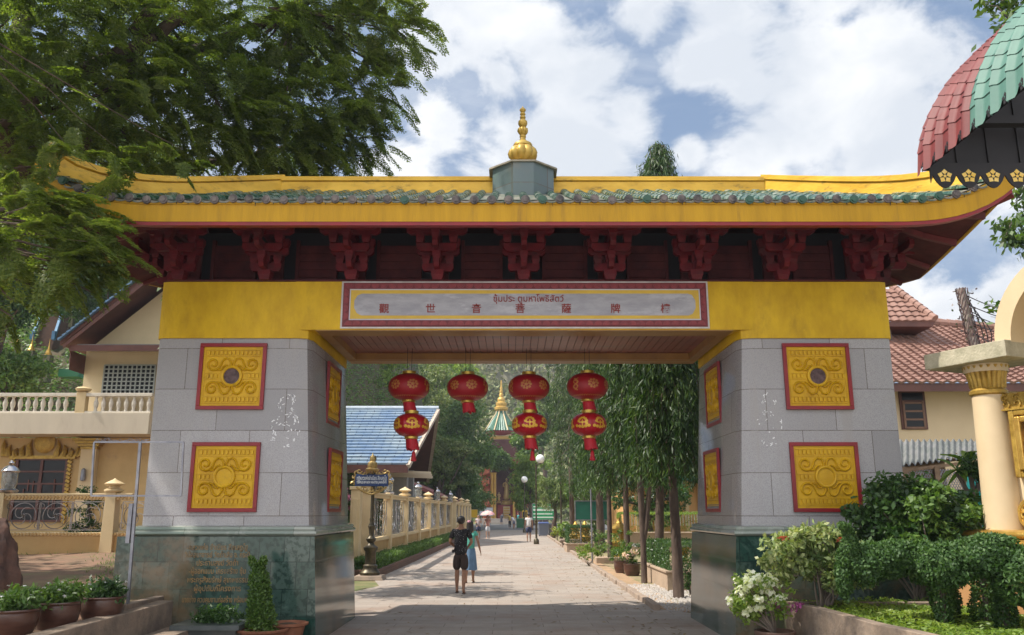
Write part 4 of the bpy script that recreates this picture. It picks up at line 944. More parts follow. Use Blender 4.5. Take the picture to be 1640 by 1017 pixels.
MB().box(xp-.17, xp+.17, Yb+.02, Yb+.28, z1_, zt+.04).build('balustrade_pier', CREAM, hb, bevel=.01)
MB().lathe([(.10, 0), (.24, .05), (.27, .12), (.20, .17), (.05, .2)], (xp, Yb+.15, zt+.04), 16).build('pier_cap', CREAM, hb, smooth=True)
MB().box(xp+.6, wr, Yb+.35, Yb+.45, z1_, zt-.08).build('balcony_screen', WALLC, hb)
# ground floor: door, gilded pediment, pilaster
xd0, xd1, zd0, zd1 = X(22, 800, Yw), X(102, 800, Yw), Z(60, 834, Yw), Z(60, 736, Yw)
d_ = MB().box(xd0, xd1, Yw-.04, Yw, zd0, zd1).build('door_window', GLASS, hb)
mb = MB()
for x in (xd0, (xd0+xd1)/2, xd1): mb.box(x-.05, x+.05, Yw-.09, Yw-.04, zd0, zd1)
for k in range(6): z = zd0+(zd1-zd0)*k/5; mb.box(xd0, xd1, Yw-.085, Yw-.045, z-.03, z+.03)
rr = random.Random(6)
for k in range(12): x = xd0+(xd1-xd0)*rr.random(); z = zd0+(zd1-zd0)*rr.random()*.6; mb.box(x-.02, x+.02, Yw-.08, Yw-.05, z, z+.4)
mb.build('glazing_bars', BRN, d_)
mb = MB()
for s in (-1, 1):
    x = xd0-.16 if s < 0 else xd1+.10; z = zd0
    while z < zd1+.1: mb.obox((x, Yw-.05, z), (.16, .09, .10), (0, .5, 0)); z += .14
mb.box(xd0-.3, xd1+.3, Yw-.12, Yw, zd1+.02, zd1+.14)
cx_ = (xd0+xd1)/2; mb.lathe([(.02, -.06), (.36, -.05), (.40, 0), (.33, .04), (.1, .06), (.02, .05)], (0, 0, 0), 24); mb.xf(Matrix.Translation((cx_, Yw-.06, zd1+.62)) @ Matrix.Rotation(PI/2, 4, 'X'), len(mb.v)-24*6)
for s in (-1, 1):
    for k, (dx, hh) in enumerate(((.50, .62), (.75, .42), (1.0, .30), (1.25, .42), (1.42, .62))):
        mb.tube([(cx_+s*dx, Yw-.05, zd1+.12), (cx_+s*(dx+.05), Yw-.08, zd1+.12+hh*.6), (cx_+s*(dx-.02+(.1 if k == 4 else 0)), Yw-.05, zd1+.12+hh)], [.14, .09, .01], 8)
mb.build('gilded_pediment', OLDG, hb, smooth=True, uv=False)
xpl = X(143, 760, Yw); MB().box(xpl-.28, xpl+.28, Yw-.25, Yw, .6, zs-.45).build('pilaster', WALLC, hb, bevel=.01)
mb = MB()
for k in range(4): mb.box(xpl-.3-.08*k, xpl+.3+.08*k, Yw-.27-.06*k, Yw, zs-.45+.10*k, zs-.36+.10*k)
mb.build('pilaster_capital', OLDG, hb)
MB().lathe([(.02, 0), (.09, .03), (.08, .4), (.03, .46)], (xpl-.05, Yw-.35, zs-1.6), 10).build('wall_lamp', STEEL, hb, smooth=True)
# ---- stair on the hill, small gilded stupas
t = thing('hill_stair', 'long steep flight of brown steps with blue balustrades climbing the wooded hill', 'stairway', (-30, 48, hillz(-30, 48)))
a = at(70, 552, 52.0); b = at(108, 440, 60.0); mb = MB(); n = 34; d = (b-a)
for k in range(n):
    q = a+d*(k/n*1.25); mb.box(q.x-.62, q.x+.62, q.y-.15, q.y+.6, q.z-1.2, q.z)
mb.build('steps', M('stair_brown', (.13, .065, .04), (.08, .045, .03), 3, .8), t)
for s in (-1, 1):
    mb = MB(); pts = [(a+d*(1.25*k/8))+Vector((s*.68, -.2, .3)) for k in range(9)]; mb.tube(pts, .11, 4)
    for q in pts[::4]: mb.obox(q+Vector((0, 0, .25)), (.2, .2, .55))
    mb.build('balustrade', M('stair_blue', (.04, .13, .26), (.06, .20, .34), 4, .5), t, uv=False)
sp = [(50, 500, 120, 49, 'small gilded stupa spire on the slope to the left of the stair'), (77, 522, 140, 46, 'small gilded stupa spire at the foot of the hill stair'), (29, 512, 55, 48, 'gilded bell partly hidden by the dark tree at left'), (121, 614, 90, 38, 'squat gilded bell on a green box beside the house eave'), (118, 490, 60, 52, 'faint gilded bell up the slope to the right of the stair'), (55, 760, 60, 47, '')]
for (px, py, s, Y, lab) in sp[:5]:
    c = at(px, {50: 562, 77: 569, 29: 549, 121: 593, 118: 487}[px], Y)
    hs = {50: 1.0, 77: 1.0, 29: .5, 121: .75, 118: .5}[px]*Y/47
    hgt = 4.1 if px in (50, 77) else 2.6
    t = thing('gilded_stupa', lab, 'stupa', (c.x, Y, c.z), 'gilded stupas on the wooded slope')
    k = hs*.25; q = [(.85, 0), (.85, .12), (.78, .2), (.80, .3), (.62, .5), (.55, .8), (.45, 1.05), (.36, 1.15), (.38, 1.25), (.24, 1.4), (.22, 1.7), (.13, 2.2), (.10, 2.9), (.04, 3.6), (.005, 4.0)]
    if hgt < 3: q = q[:10]+[(.16, 1.6), (.05, 1.9), (.004, 2.1)]
    q = [(r*k, z*k) for r, z in q]
    MB().lathe(q, (c.x, Y, c.z), 24).build('bell', METG, t, smooth=True)
    if px == 121: MB().box(c.x-.55, c.x+.35, Y-.4, Y+.4, c.z-.35, c.z-.01).build('plinth', M('green_box', (.02, .14, .07), rough=.5), t)
    else: MB().box(c.x-.9*k, c.x+.9*k, Y-.9*k, Y+.9*k, c.z-1.5, c.z-.01).build('plinth', M('mossy_plinth', (.13, .11, .07), (.07, .09, .04), 3, .9), t)
# ------------------------------------------------------------------ right side of the gateway
def house_tile():
    m, nt, N, L, P = _nm('terracotta_roof_tiles'); P.inputs['Roughness'].default_value = .6
    tc = N.new('ShaderNodeTexCoord'); n = N.new('ShaderNodeTexNoise'); n.inputs['Scale'].default_value = 1.5; n.inputs['Detail'].default_value = 7; L.new(tc.outputs['Object'], n.inputs['Vector'])
    r = N.new('ShaderNodeValToRGB'); e = r.color_ramp.elements; e[0].position = .35; e[0].color = (.19, .10, .075, 1); e[1].position = .65; e[1].color = (.29, .165, .13, 1); L.new(n.outputs['Fac'], r.inputs[0]); L.new(r.outputs[0], P.inputs['Base Color']); return m
RTILE = house_tile()
def wavy_roof(mb, A, B, Cc, D, step=.30, pitch=.28, amp=.035):
    """roof plane from eave A-B up to ridge D-C: tile courses with wavy fronts"""
    A, B, Cc, D = map(Vector, (A, B, Cc, D)); n = max(2, int(((D-A).length+(Cc-B).length)/2/step)); nrm = (B-A).cross(D-A).normalized()
    if nrm.z < 0: nrm = -nrm
    for i in range(n):
        t0, t1 = i/n, (i+1)/n; a, b = A+(D-A)*t0, B+(Cc-B)*t0; a1, b1 = A+(D-A)*t1, B+(Cc-B)*t1; m = max(4, int((b-a).length/pitch*4)); off = 0 if (b-a).length < .1 else (a-A).length
        r0 = []; r1 = []; rb = []
        for k in range(m+1):
            s = k/m; p = a+(b-a)*s; w = amp*math.sin(2*PI*(p-A).dot((B-A).normalized())/pitch)
            r0.append(p+nrm*(.05+w)-(D-A).normalized()*(.02+w*.5)); rb.append(p+nrm*(w-.02)-(D-A).normalized()*(.02+w*.5))
            q = a1+(b1-a1)*s; w = amp*math.sin(2*PI*(q-A).dot((B-A).normalized())/pitch); r1.append(q+nrm*(w+.0))
        mb.loft([rb, r0, r1], cap=False, closed=False)
Yr = 24.0
h = thing('tiled_house', 'cream house with a wide terracotta tiled hip roof and brown window behind the right pillar', 'house', (15, Yr, 0))
zE = Z(1500, 612, Yr-.9); xL = 7.2; xRr = 26.0
MB().box(xL+.9, xRr-1, Yr, Yr+9, 0, zE+.1).build('wall', M('sunlit_cream_wall', (.70, .55, .36), (.64, .49, .31), .8, .7, 0, .04, 30, dirt=(.5, .38, .25), dscale=.7, dlo=.6, dhi=.85), h)
x0_, x1_, z0_, z1_ = X(1441, 655, Yr), X(1482, 655, Yr), Z(1460, 688, Yr), Z(1460, 627, Yr)
w = MB().box(x0_, x1_, Yr-.05, Yr+.02, z0_, z1_).build('window', BRN, h)
mb = MB(); zz = z0_+(z1_-z0_)*.74; mb.box(x0_+.07, x1_-.07, Yr-.07, Yr-.05, zz+.03, z1_-.05)
for k in range(3): mb.box(x0_+.12, x1_-.12, Yr-.07, Yr-.05, z0_+.08+k*(zz-z0_-.1)/3, z0_+.02+(k+1)*(zz-z0_-.1)/3)
mb.build('pane', GLASS, w); mb = MB()
for x in (x0_+.06, x1_-.12): mb.box(x, x+.055, Yr-.085, Yr-.05, z0_+.03, zz)
for k in range(4): z = z0_+.02+k*(zz-z0_-.1)/3; mb.box(x0_+.1, x1_-.1, Yr-.085, Yr-.06, z, z+.05)
mb.build('casement', M('casement_brown', (.24, .12, .07), (.18, .09, .05), 5, .5), w)
ry = Yr+4.5; top = at(1440, 519, ry); zt = top.z
A = (xL-.6, Yr-.9, zE); B = (xRr, Yr-.9, zE); D = (top.x-.3, ry-.3, zt); pr = at(1640, 575, ry)
mb = MB(); wavy_roof(mb, A, B, (xRr-5.0, ry, zt-.55), D); wavy_roof(mb, (xL-.6, Yr+9.9, zE), (xL-.6, Yr-.9, zE), D, (top.x-.3, ry+.3, zt)); mb.build('roof', RTILE, h, smooth=True, ang=50, uv=False, fixn=False)
mb = MB(); q0 = Vector(D)+Vector((0, 0, .1)); q1 = Vector((xRr-5, ry, zt-.45))
for k in range(26):
    a = q0+(q1-q0)*k/26; b = q0+(q1-q0)*(k+1.15)/26; mb.tube([a, b], [.16, .13], 8)
mb.build('ridge_tiles', RTILE, h, smooth=True)
mb = MB(); mb.box(xL-.6, xRr, Yr-.86, Yr-.82, zE-.25, zE-.02); mb.box(xL-.6, xRr, Yr-.82, Yr, zE-.10, zE-.06); mb.build('eave_board', BRN, h)
# little upper roof
Yu = Yr+2.2; e0, e1 = at(1395, 514, Yu), at(1498, 514, Yu); pk = at(1410, 462, Yu+1.3)
mb = MB(); wavy_roof(mb, e0, e1, pk+Vector((.4, 0, 0)), pk-Vector((1, 0, 0)), .26, .26); 
mb.build('upper_roof', RTILE, h, smooth=True, ang=50, uv=False, fixn=False)
mb = MB(); 
for k in range(9):
    a = Vector(e1)+(pk+Vector((.4, 0, 0))-Vector(e1))*k/9; b = Vector(e1)+(pk+Vector((.4, 0, 0))-Vector(e1))*(k+1.15)/9; mb.tube([a+Vector((0, 0, .08)), b+Vector((0, 0, .08))], [.13, .10], 8)
mb.build('upper_ridge_tiles', RTILE, h, smooth=True)
mb = MB(); mb.loft([[e0+Vector((0, 0, -.02)), e1+Vector((0, 0, -.02)), e1+Vector((-.1, 2.6, 0)), e0+Vector((0, 2.6, 0))], [e0+Vector((0, 0, -.18)), e1+Vector((-.1, 0, -.18)), e1+Vector((-.6, 2.6, -.5)), e0+Vector((0, 2.6, -.5))]]); mb.build('upper_eave', BRN, h)
MB().box(e0.x, e1.x-1.3, Yu+.3, Yu+2.5, e1.z-1.1, e1.z-.15).build('clerestory', M('dark_louvre', (.12, .09, .08), rough=.7), h)
# shed with corrugated roof
Ys = 17.2; t = thing('lean_to_shed', 'lean-to shed with weathered corrugated roofing between the right pillar and the gilded shrine', 'shed', (8.6, Ys, 0))
p0, p1 = at(1440, 748, Ys), at(1600, 728, Ys); q0, q1 = at(1440, 707, Ys+2.2), at(1600, 706, Ys+2.2)
mb = MB(); n = 60
for (u, r_) in ((0, 0),):
    mb.grid(lambda s, v: tuple(Vector(p0).lerp(Vector(p1), s).lerp(Vector(q0).lerp(Vector(q1), s), v)+Vector((0, 0, .035*math.sin(s*17*2*PI)+.02))), 136, 4)
mb.build('corrugated_roof', M('corrugated_fibre', (.20, .20, .20), (.11, .125, .12), 2.5, .75, 0, .2, 20, dirt=(.13, .16, .13), dscale=1.5), t, smooth=True, uv=False)
mb = MB()
for z_ in (0, .16, .34): mb.tube([p0+Vector((0, .05+z_*2, -.08+z_*.55)), p1+Vector((0, .05+z_*2, -.08+z_*.55))], .045, 4)
for px in (1448, 1500, 1547, 1600): a = at(px, 760, Ys+.05); mb.box(a.x-.05, a.x+.05, Ys, Ys+.1, 0, a.z+.15)
mb.box(p0.x, p1.x, Ys+2.2, Ys+2.26, 0, q0.z-.05); mb.build('timber_frame', M('old_timber', (.30, .19, .12), (.20, .13, .08), 5, .8), t)
mb = MB(); 
for k in range(40): x = p0.x+(p1.x-p0.x)*k/40; mb.obox((x, Ys+.08, 1.9), (.012, .012, 1.7), (0, .5, 0)); mb.obox((x, Ys+.09, 1.9), (.012, .012, 1.7), (0, -.5, 0))
mb.build('wire_mesh', STEEL, t)
# turquoise tarpaulin
Yt = 14.0; a, b = at(1545, 742, Yt), at(1625, 738, Yt)
o = MB().grid(lambda u, v: (a.x+(b.x-a.x+.4)*u, Yt+.06*math.sin(u*19)+.04*math.sin(u*41+v*3), .2+(a.z-.2)*v), 60, 10).build('tarpaulin', M('turquoise_sheet', (.03, .48, .46), (.05, .62, .58), 3, .45), None, (a.x, Yt, 0), smooth=True, uv=False); tag(o, 'bright turquoise plastic sheet hanging beside the gilded shrine', 'tarpaulin')
# ---- gilded shrine wall with column and arch
CRS = M('shrine_cream', (.60, .47, .30), (.54, .42, .26), 1.5, .5, 0, .05, 30, dirt=(.5, .38, .24), dscale=1.5, dlo=.6, dhi=.85)
MOSS = M('mossy_concrete', (.42, .38, .28), (.28, .26, .18), 6, .85, 0, .4, 30)
u = Vector((.40, -.915, 0)).normalized(); nv = Vector((-u.y*-1, u.x*-1, 0)); nv = Vector((-.915, -.40, 0)).normalized()
c0 = at(1592, 700, 11.0); c0.z = 0
t = thing('gilded_shrine', 'cream shrine wall with gilded capital, round arch and gold picture frame at the right edge', 'shrine', (c0.x, c0.y, 0))
TS = Matrix.Translation((c0.x, c0.y, 0)) @ Matrix(((u.x, -nv.x, 0, 0), (u.y, -nv.y, 0, 0), (0, 0, 1, 0), (0, 0, 0, 1)))
def sp_(mb): return mb.xf(TS)
zb = Z(1595, 850, 11.0); zcap0, zcap1 = Z(1580, 632, 11), Z(1575, 598, 11); zsl0, zsl1 = zcap1+.10, zcap1+.31
# local x along the wall (towards camera), y into the wall, z up
sp_(MB().lathe([(.235, zb), (.225, zb+.5), (.20, zcap0)], (0, 0, 0), 28)).build('column', CRS, t, smooth=True)
mb = MB().lathe([(.20, zcap0-.02, 0), (.225, zcap0, 0), (.23, zcap0+.04, 0), (.20, zcap0+.07, 0), (.205, zcap0+.09, .12), (.215, zcap0+.2, .12), (.24, zcap0+.31, .14), (.265, zcap0+.36, .14), (.22, zcap0+.36, 0)], (0, 0, 0), 120, 20, .1); sp_(mb).build('capital', OLDG, t, smooth=True, uv=False)
sp_(MB().lathe([(.24, zcap0+.36), (.26, zcap1+.0), (.27, zsl0)], (0, 0, 0), 32)).build('abacus', CRS, t, smooth=True)
sp_(MB().box(-.58, .62, -.42, .45, zsl0, zsl1)).build('entablature_slab', MOSS, t, bevel=.01)
# wall between the columns, picture frame, top frieze
Wd = 2.6
sp_(MB().box(.1, Wd, .05, .35, zb-.02, zcap0-.02)).build('wall_panel', CRS, t)
mb = MB(); mb.box(.14, Wd, -.06, .05, zcap0-.24, zcap0-.22); mb.box(.14, Wd, -.02, .05, zcap0-.22, zcap0-.02)
rr = random.Random(4)
for k in range(16):
    x = .24+k*.15
    for s in (-1, 1):
        q = [(x+.06*(1-.7*v)*math.cos(4.5*v+s), -.035, zcap0-.12+s*.035+.05*(1-.7*v)*math.sin(4.5*v+s)) for v in [i/7 for i in range(8)]]; mb.tube(q, .014, 5)
sp_(mb).build('scroll_frieze', OLDG, t, smooth=True, uv=False)
zf0, zf1 = Z(1605, 765, 10.7), Z(1610, 672, 10.7)
for (e, y0, mt, nm) in ((0, -.02, OLDG, 'picture_frame'), (.09, -.05, METG, 'inner_frame')):
    mb = MB(); xx0 = .26+e; a0, a1 = zf0+e, zf1-e+.12; bw = .075
    mb.box(xx0, xx0+bw, y0-.03, .06, a0, a1); mb.box(xx0+bw, Wd, y0-.03, .06, a1-bw, a1); mb.box(xx0+bw, Wd, y0-.03, .06, a0, a0+bw); sp_(mb).build(nm, mt, t, bevel=.015)
sp_(MB().box(.42, Wd, -.0, .055, zf0+.16, zf1-.05)).build('picture_panel', M('dark_red_panel', (.10, .03, .025), (.16, .05, .03), 9, .4), t)
mb = MB(); rr = random.Random(9)
for k in range(70):
    x = .46+abs(rr.gauss(0, .09)) if k % 2 else .46+rr.random()*1.2; z = zf1-.07-(abs(rr.gauss(0, .05)) if k % 2 == 0 else rr.random()*.6); mb.obox((x, -.012, z), (.04, .02, .03), (0, rr.random()*3, 0))
sp_(mb).build('gilt_carving', METG, t)
# wreath and base mouldings
mb = MB()
for k in range(10):
    a = 2*PI*k/10; mb.tube([(.42+.11*math.cos(a)+.05*math.cos(b_), -.03, zb+.20+.11*math.sin(a)+.05*math.sin(b_)) for b_ in [2*PI*i/8 for i in range(9)]], .016, 5, False)
mb.tube([(.42+.19*math.cos(a), -.02, zb+.20+.18*math.sin(a)) for a in [2*PI*i/24 for i in range(25)]], .03, 6, False)
sp_(mb).build('wreath', METG, t, smooth=True, uv=False)
def ring_mould(r, z, h, mat, nm):
    pr = [(-h/2, 0), (-h*.35, r*.7), (0, r), (h*.35, r*.7), (h/2, 0)]
    mb = MB(); rings = []
    for dz, dr in pr:
        e = .28+dr; rings.append([(-e, -e, z+dz), (Wd, -e, z+dz), (Wd, .5+dr, z+dz), (-e, .5+dr, z+dz)])
    mb.loft(rings); sp_(mb).build(nm, mat, t, smooth=True, ang=70)
ring_mould(.08, zb-.04, .11, METG, 'gilded_torus'); ring_mould(.13, zb-.15, .12, METG, 'gilded_torus'); ring_mould(.11, zb-.235, .05, METG, 'gilded_fillet')
mb = MB()
for k in range(36): x = -.38+k*.085; mb.lathe([(.001, -.04), (.04, -.02), (.045, .01), (.001, .05)], (x, -.40, zb-.15), 6)
sp_(mb).build('petal_band', METG, t, smooth=True, uv=False)
sp_(MB().box(-.42, Wd, -.42, .6, zb-.40, zb-.26)).build('plinth_course', CRS, t, bevel=.02); ring_mould(.22, zb-.45, .14, METG, 'gilded_torus')
sp_(MB().box(-.60, Wd, -.6, .7, 0, zb-.50)).build('plinth', M('orange_plinth', (.42, .22, .09), (.36, .18, .07), 2, .7), t)
# arch rising from the slab
mb = MB(); cxa, rA, rB = 1.42, 1.02, .80; y0a, y1a = -.30, .35; z0a = zsl1-.02; n = 28
ang = [PI-PI*k/n for k in range(n+1)]
outr = [(cxa+rA*math.cos(a), z0a+rA*math.sin(a)) for a in ang]; inr = [(cxa+rB*math.cos(a), z0a+rB*math.sin(a)) for a in ang]
mb.loft([[(ox, y0a, oz), (ox, y1a, oz), (ix, y1a, iz), (ix, y0a, iz)] for (ox, oz), (ix, iz) in zip(outr, inr)])
sp_(mb).build('arch', CRS, t, smooth=True, ang=40)
sp_(MB().prism([(cxa+.82*math.cos(a), z0a+.82*math.sin(a)) for a in ang], .1, .2)).build('arch_niche', M('niche_ochre', (.55, .40, .20), (.50, .36, .17), 2, .6), t)
mb = MB().lathe([(.235, zb), (.20, zcap0)], (Wd+.1, 0, 0), 24); mb.box(Wd-.5, Wd+.6, -.42, .45, zsl0, zsl1); sp_(mb).build('far_column', CRS, t)
# ---- canopy of red and mint metal tiles, overhead right
CX, CZ = 3.90, 4.90; Yc0, Yc1 = 3.6, 7.5; Ysp = 6.58
RMET = M('red_metal_tile', (.15, .020, .020), (.11, .016, .017), 3, .62, 0, .05, 20, dirt=(.14, .05, .05), dscale=4); GMET = M('mint_metal_tile', (.072, .175, .14), (.055, .14, .115), 3, .62, 0, .05, 20, dirt=(.07, .12, .10), dscale=4)
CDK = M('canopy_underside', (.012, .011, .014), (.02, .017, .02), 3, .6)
t = thing('tiled_canopy', 'curved canopy of red and mint metal tiles with a flower-cut dark valance at right', 'canopy', (6.4, 5.5, 0))
def prof_c(s):   # s 0 at the eave .. 1 at the crown
    a = PI*.98-(PI*.44)*s**.9; return (CX+1.75+1.80*math.cos(a)-.0, CZ-.03+1.55*math.sin(a))
def canopy_sheet(y0, y1, mat, nm):
    mb = MB(); pitch = .225; ny = max(8, int((y1-y0)/pitch*10)); ns = 22; crs = 18
    vs = {}
    for k in range(crs):
        rows = []
        for j, s in enumerate((k/crs-.004, (k+1)/crs)):
            row = []
            for i in range(ny+1):
                y = y0+(y1-y0)*i/ny; ph = (y/pitch) % 1; w = .05*max(0, 1-abs(ph-.5)/.2)**.8 if abs(ph-.5) < .2 else 0
                x, z = prof_c(max(0, s)); a = math.atan2(z-CZ+.3, x-(CX+1.75)); lift = w+(.008 if j == 0 else .0)
                ext = 0
                if k == 0 and j == 0: ext = .10*(abs(math.sin(PI*ph)))
                row.append((x+math.cos(a)*lift, y, z+math.sin(a)*lift-ext))
            rows.append(row)
        mb.loft(rows, cap=False, closed=False)
    return mb.build(nm, mat, t, smooth=True, ang=50, uv=False, fixn=False)
canopy_sheet(Ysp, Yc1, RMET, 'red_tile_sheet'); canopy_sheet(Yc0, Ysp-.005, GMET, 'mint_tile_sheet')
def flower(mb, c, r, T):
    st = len(mb.v)
    for k in range(5):
        a = PI/2+2*PI*k/5; q = [(0, .25), (.42, .62), (0, 1.05), (-.42, .62)]
        q = [(r*(x*math.cos(a-PI/2)-y*math.sin(a-PI/2)), r*(x*math.sin(a-PI/2)+y*math.cos(a-PI/2))) for x, y in q]; mb.add([(x, 0, z) for x, z in q], [(0, 1, 2, 3)])
    mb.add([(r*.22*math.cos(2*PI*i/8), 0, r*.22*math.sin(2*PI*i/8)) for i in range(8)], [tuple(range(8))]); mb.xf(Matrix.Translation(c) @ T, st)
# flowers pierced through the hanging tabs
mb = MB(); y = Yc1-.11
while y > Yc0: flower(mb, (CX-.056, y, CZ+.045), .05, Matrix.Rotation(PI/2, 4, 'Z')); y -= .225
mb.build('tab_flower', CDK, t, uv=False, fixn=False)
# underside, far gable sheet, valance; light through its flower cut-outs painted as yellow shapes
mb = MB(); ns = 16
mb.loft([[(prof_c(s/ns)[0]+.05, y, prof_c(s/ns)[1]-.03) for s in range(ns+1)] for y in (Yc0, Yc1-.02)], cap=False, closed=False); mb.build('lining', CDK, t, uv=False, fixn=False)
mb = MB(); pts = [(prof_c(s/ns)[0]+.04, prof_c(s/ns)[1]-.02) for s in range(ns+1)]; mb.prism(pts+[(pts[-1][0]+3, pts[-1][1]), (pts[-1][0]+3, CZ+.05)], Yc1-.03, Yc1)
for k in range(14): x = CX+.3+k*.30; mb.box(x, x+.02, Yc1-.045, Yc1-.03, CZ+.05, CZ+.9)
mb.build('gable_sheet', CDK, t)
mb = MB(); pts = [(CX+.02, CZ+.10), (CX+.02, CZ-.10)]; x = CX+.04
xs = []
while x < CX+3.2:
    for k in range(9): pts.append((x+.226*k/8, CZ-.02-.13*math.sin(PI*k/8)**.8))
    xs.append(x+.113); x += .226
pts.append((x, CZ+.10)); mb.prism(pts, Yc1-.075, Yc1-.06); mb.build('valance', CDK, t)
mb = MB()
for x in xs: flower(mb, (x, Yc1-.080, CZ-.035), .068, Matrix.Identity(4))
mb.build('valance_flower', M('yellow_cutout', (.85, .55, .06), (.95, .72, .25), 20, .5), t, uv=False, fixn=False)
mb = MB()
for (x, y) in ((6.3, Yc1-.15), (6.6, Yc0+.2)): mb.tube([(x, y, 0), (x, y, CZ+.6)], .05, 10)
mb.box(6.2, 6.4, Yc0, Yc1, CZ+.45, CZ+.55); mb.box(CX+.1, 7.5, Yc1-.25, Yc1-.15, CZ+.42, CZ+.5); mb.box(CX+.1, 7.5, Yc0+.1, Yc0+.2, CZ+.42, CZ+.5); mb.build('support_post', CDK, t)
# ---- planter bed with kerb wall
Zp = .70; rim = [(1256, 964), (1300, 972), (1345, 984), (1400, 999), (1450, 1009), (1489, 1018)]
rp = [atz(px, py, Zp) for px, py in rim]+[Vector((4.1, 6.6, Zp)), Vector((4.6, 5.4, Zp)), Vector((5.6, 4.6, Zp))]
t = thing('planter_wall', 'curving low concrete planter wall with a stained rim in front of the right pillar', 'planter', (rp[0].x, rp[0].y, 0))
mb = MB(); rings = []
for i, p in enumerate(rp):
    d = (rp[min(i+1, len(rp)-1)]-rp[max(i-1, 0)]).normalized(); s = Vector((-d.y, d.x, 0)); s = s if s.x > 0 else -s
    rings.append([(p.x, p.y, 0), (p.x, p.y, Zp), (p.x+s.x*.13, p.y+s.y*.13, Zp), (p.x+s.x*.13, p.y+s.y*.13, 0)])
mb.loft(rings); p = rp[0]; mb.box(p.x+.05, p.x+2.6, p.y-.02, p.y+.12, 0, Zp-.004); mb.build('wall', STONEW, t, smooth=True, ang=30, bevel=.008)
mb = MB(); ring = [(p.x+.06, p.y+.03) for p in rp]+[(7.4, 4.6), (7.4, 10.2), (6.0, 12.0), (rp[0].x+.1, 12.0)]; mb.prism(ring, .3, Zp-.10, 'Z'); mb.build('bed_soil', M('bed_soil', (.06, .045, .03), (.05, .07, .02), 5, .95, 0, .6, 30), t)
rg = np.random.default_rng(33); n = 60000; xx = 3.5+3.9*rg.random(n); yy = 4.8+6.8*rg.random(n); lim = np.interp(yy, [q.y for q in rp[::-1]], [q.x for q in rp[::-1]])+.16; k = (xx > lim); xx, yy = xx[k], yy[k]; n = len(xx)
hz = Zp-.09+(.03+.10*(np.sin(xx*5)*np.sin(yy*4+xx*2)*.5+.5))*rg.random(n); d = rg.normal(size=(n, 3))*.8; d[:, 2] = abs(d[:, 2])*.4
o = leaf_mesh('ground_cover', np.stack([xx, yy, hz], 1), d, rg.normal(size=(n, 3))*.5+np.array([0, 0, 1]), .045+.035*rg.random(n), .022, L_LIME); tag(o, 'bright yellow-green ground cover filling the planter bed', 'ground cover', None, 'stuff')
# ---- shrubs on the right
def shrub(name, label, base, blobs, mats, stems=7, seed=1, cat='shrub', sr=.018, group=None):
    t = thing(name, label, cat, base, group); rng = np.random.default_rng(seed); b = Vector(base); mb = MB()
    for i, (c, rad, nc, n, cr, ln, wd, m, dr) in enumerate(blobs):
        o, cc = crown('foliage', m, t, c, rad, nc, n, cr, ln, wd, dr, seed*7+i, .5)
        for k in rng.choice(len(cc), min(stems, len(cc)), replace=False): mb.tube(wander(rng, b+Vector(tuple(rng.normal(size=3)*[.05, .05, 0])), cc[k], 5, .18), [sr*(1-.13*j) for j in range(6)], 5)
    mb.build('stem', BARKG, t, uv=False, smooth=True); return t
L_VAR = MLEAF('leaf_variegated', (.06, .12, .03), (.22, .28, .10), (.50, .50, .26), .3, .45, 2.0)
q = at(1310, 880, 10.9); base = (at(1318, 950, 10.9).x, 10.9, Zp-.1)
s1 = shrub('variegated_shrub', 'spreading cream and green variegated shrub in front of the right pillar', base, [((q.x-.02, 10.9, q.z-.1), (.76, .45, .32), 66, 6000, .15, .085, .042, L_VAR, .1), ((q.x+.1, 10.9, q.z+.2), (.35, .3, .16), 14, 700, .10, .08, .04, L_VAR, -.2)], None, 9, 5)
star_flowers('red_flowers', s1, [at(1255, 860, 10.7), at(1258, 864, 10.68), at(1322, 857, 10.7), at(1345, 866, 10.6), at(1349, 862, 10.62), at(1250, 862, 10.7)], .055, M('petal_coral', (.75, .12, .09), rough=.5))
q = at(1208, 950, 10.7)
bw = thing('potted_bougainvillea', 'potted bougainvillea with papery white bracts beside the right pillar base', 'potted plant', (q.x+.13, 10.7, 0))
pot_mb((q.x+.22, 10.7, 0), .24, .42).build('pot', M('dusty_pot', (.14, .075, .05), (.09, .05, .04), 5, .7), bw, smooth=True, uv=False)
L_WH = MLEAF('bract_white', (.62, .62, .55), (.80, .80, .76), (.70, .74, .55), .35, .5, 3.0)
_, cc = crown('bracts', L_WH, bw, (q.x, 10.7, q.z+.0), (.34, .30, .22), 44, 1150, .075, .065, .055, 0, 91, .7); crown('leaves', L_LIME, bw, (q.x+.05, 10.7, q.z-.05), (.38, .3, .28), 40, 1300, .09, .065, .035, .2, 92, .4)
crown('purple_bracts', MLEAF('bract_purple', (.35, .06, .30), (.50, .12, .42), (.55, .2, .5), .3, .5), bw, (q.x+.42, 10.72, q.z-.17), (.22, .12, .07), 8, 60, .06, .05, .04, 0, 93, .5)
mb = MB(); rng = np.random.default_rng(5)
for k in range(14): mb.tube(wander(rng, (q.x+.22, 10.7, .38), cc[k*3], 5, .2), [.014*(1-.14*j) for j in range(6)], 5)
mb.build('stem', BARKG, bw, uv=False, smooth=True)
q = at(1470, 838, 11.6)
shrub('broad_shrub', 'broad dense green shrub rising behind the clipped topiaries beside the right pillar', (q.x, 11.7, Zp-.1), [((q.x-.02, 11.6, q.z+.04), (.88, .5, .56), 90, 9500, .20, .095, .055, L_DEEP, .15), ((q.x+.1, 11.4, q.z-.0), (.75, .4, .60), 50, 4200, .16, .09, .05, L_MID, .1)], None, 9, 6)
q = at(1580, 760, 12.6)
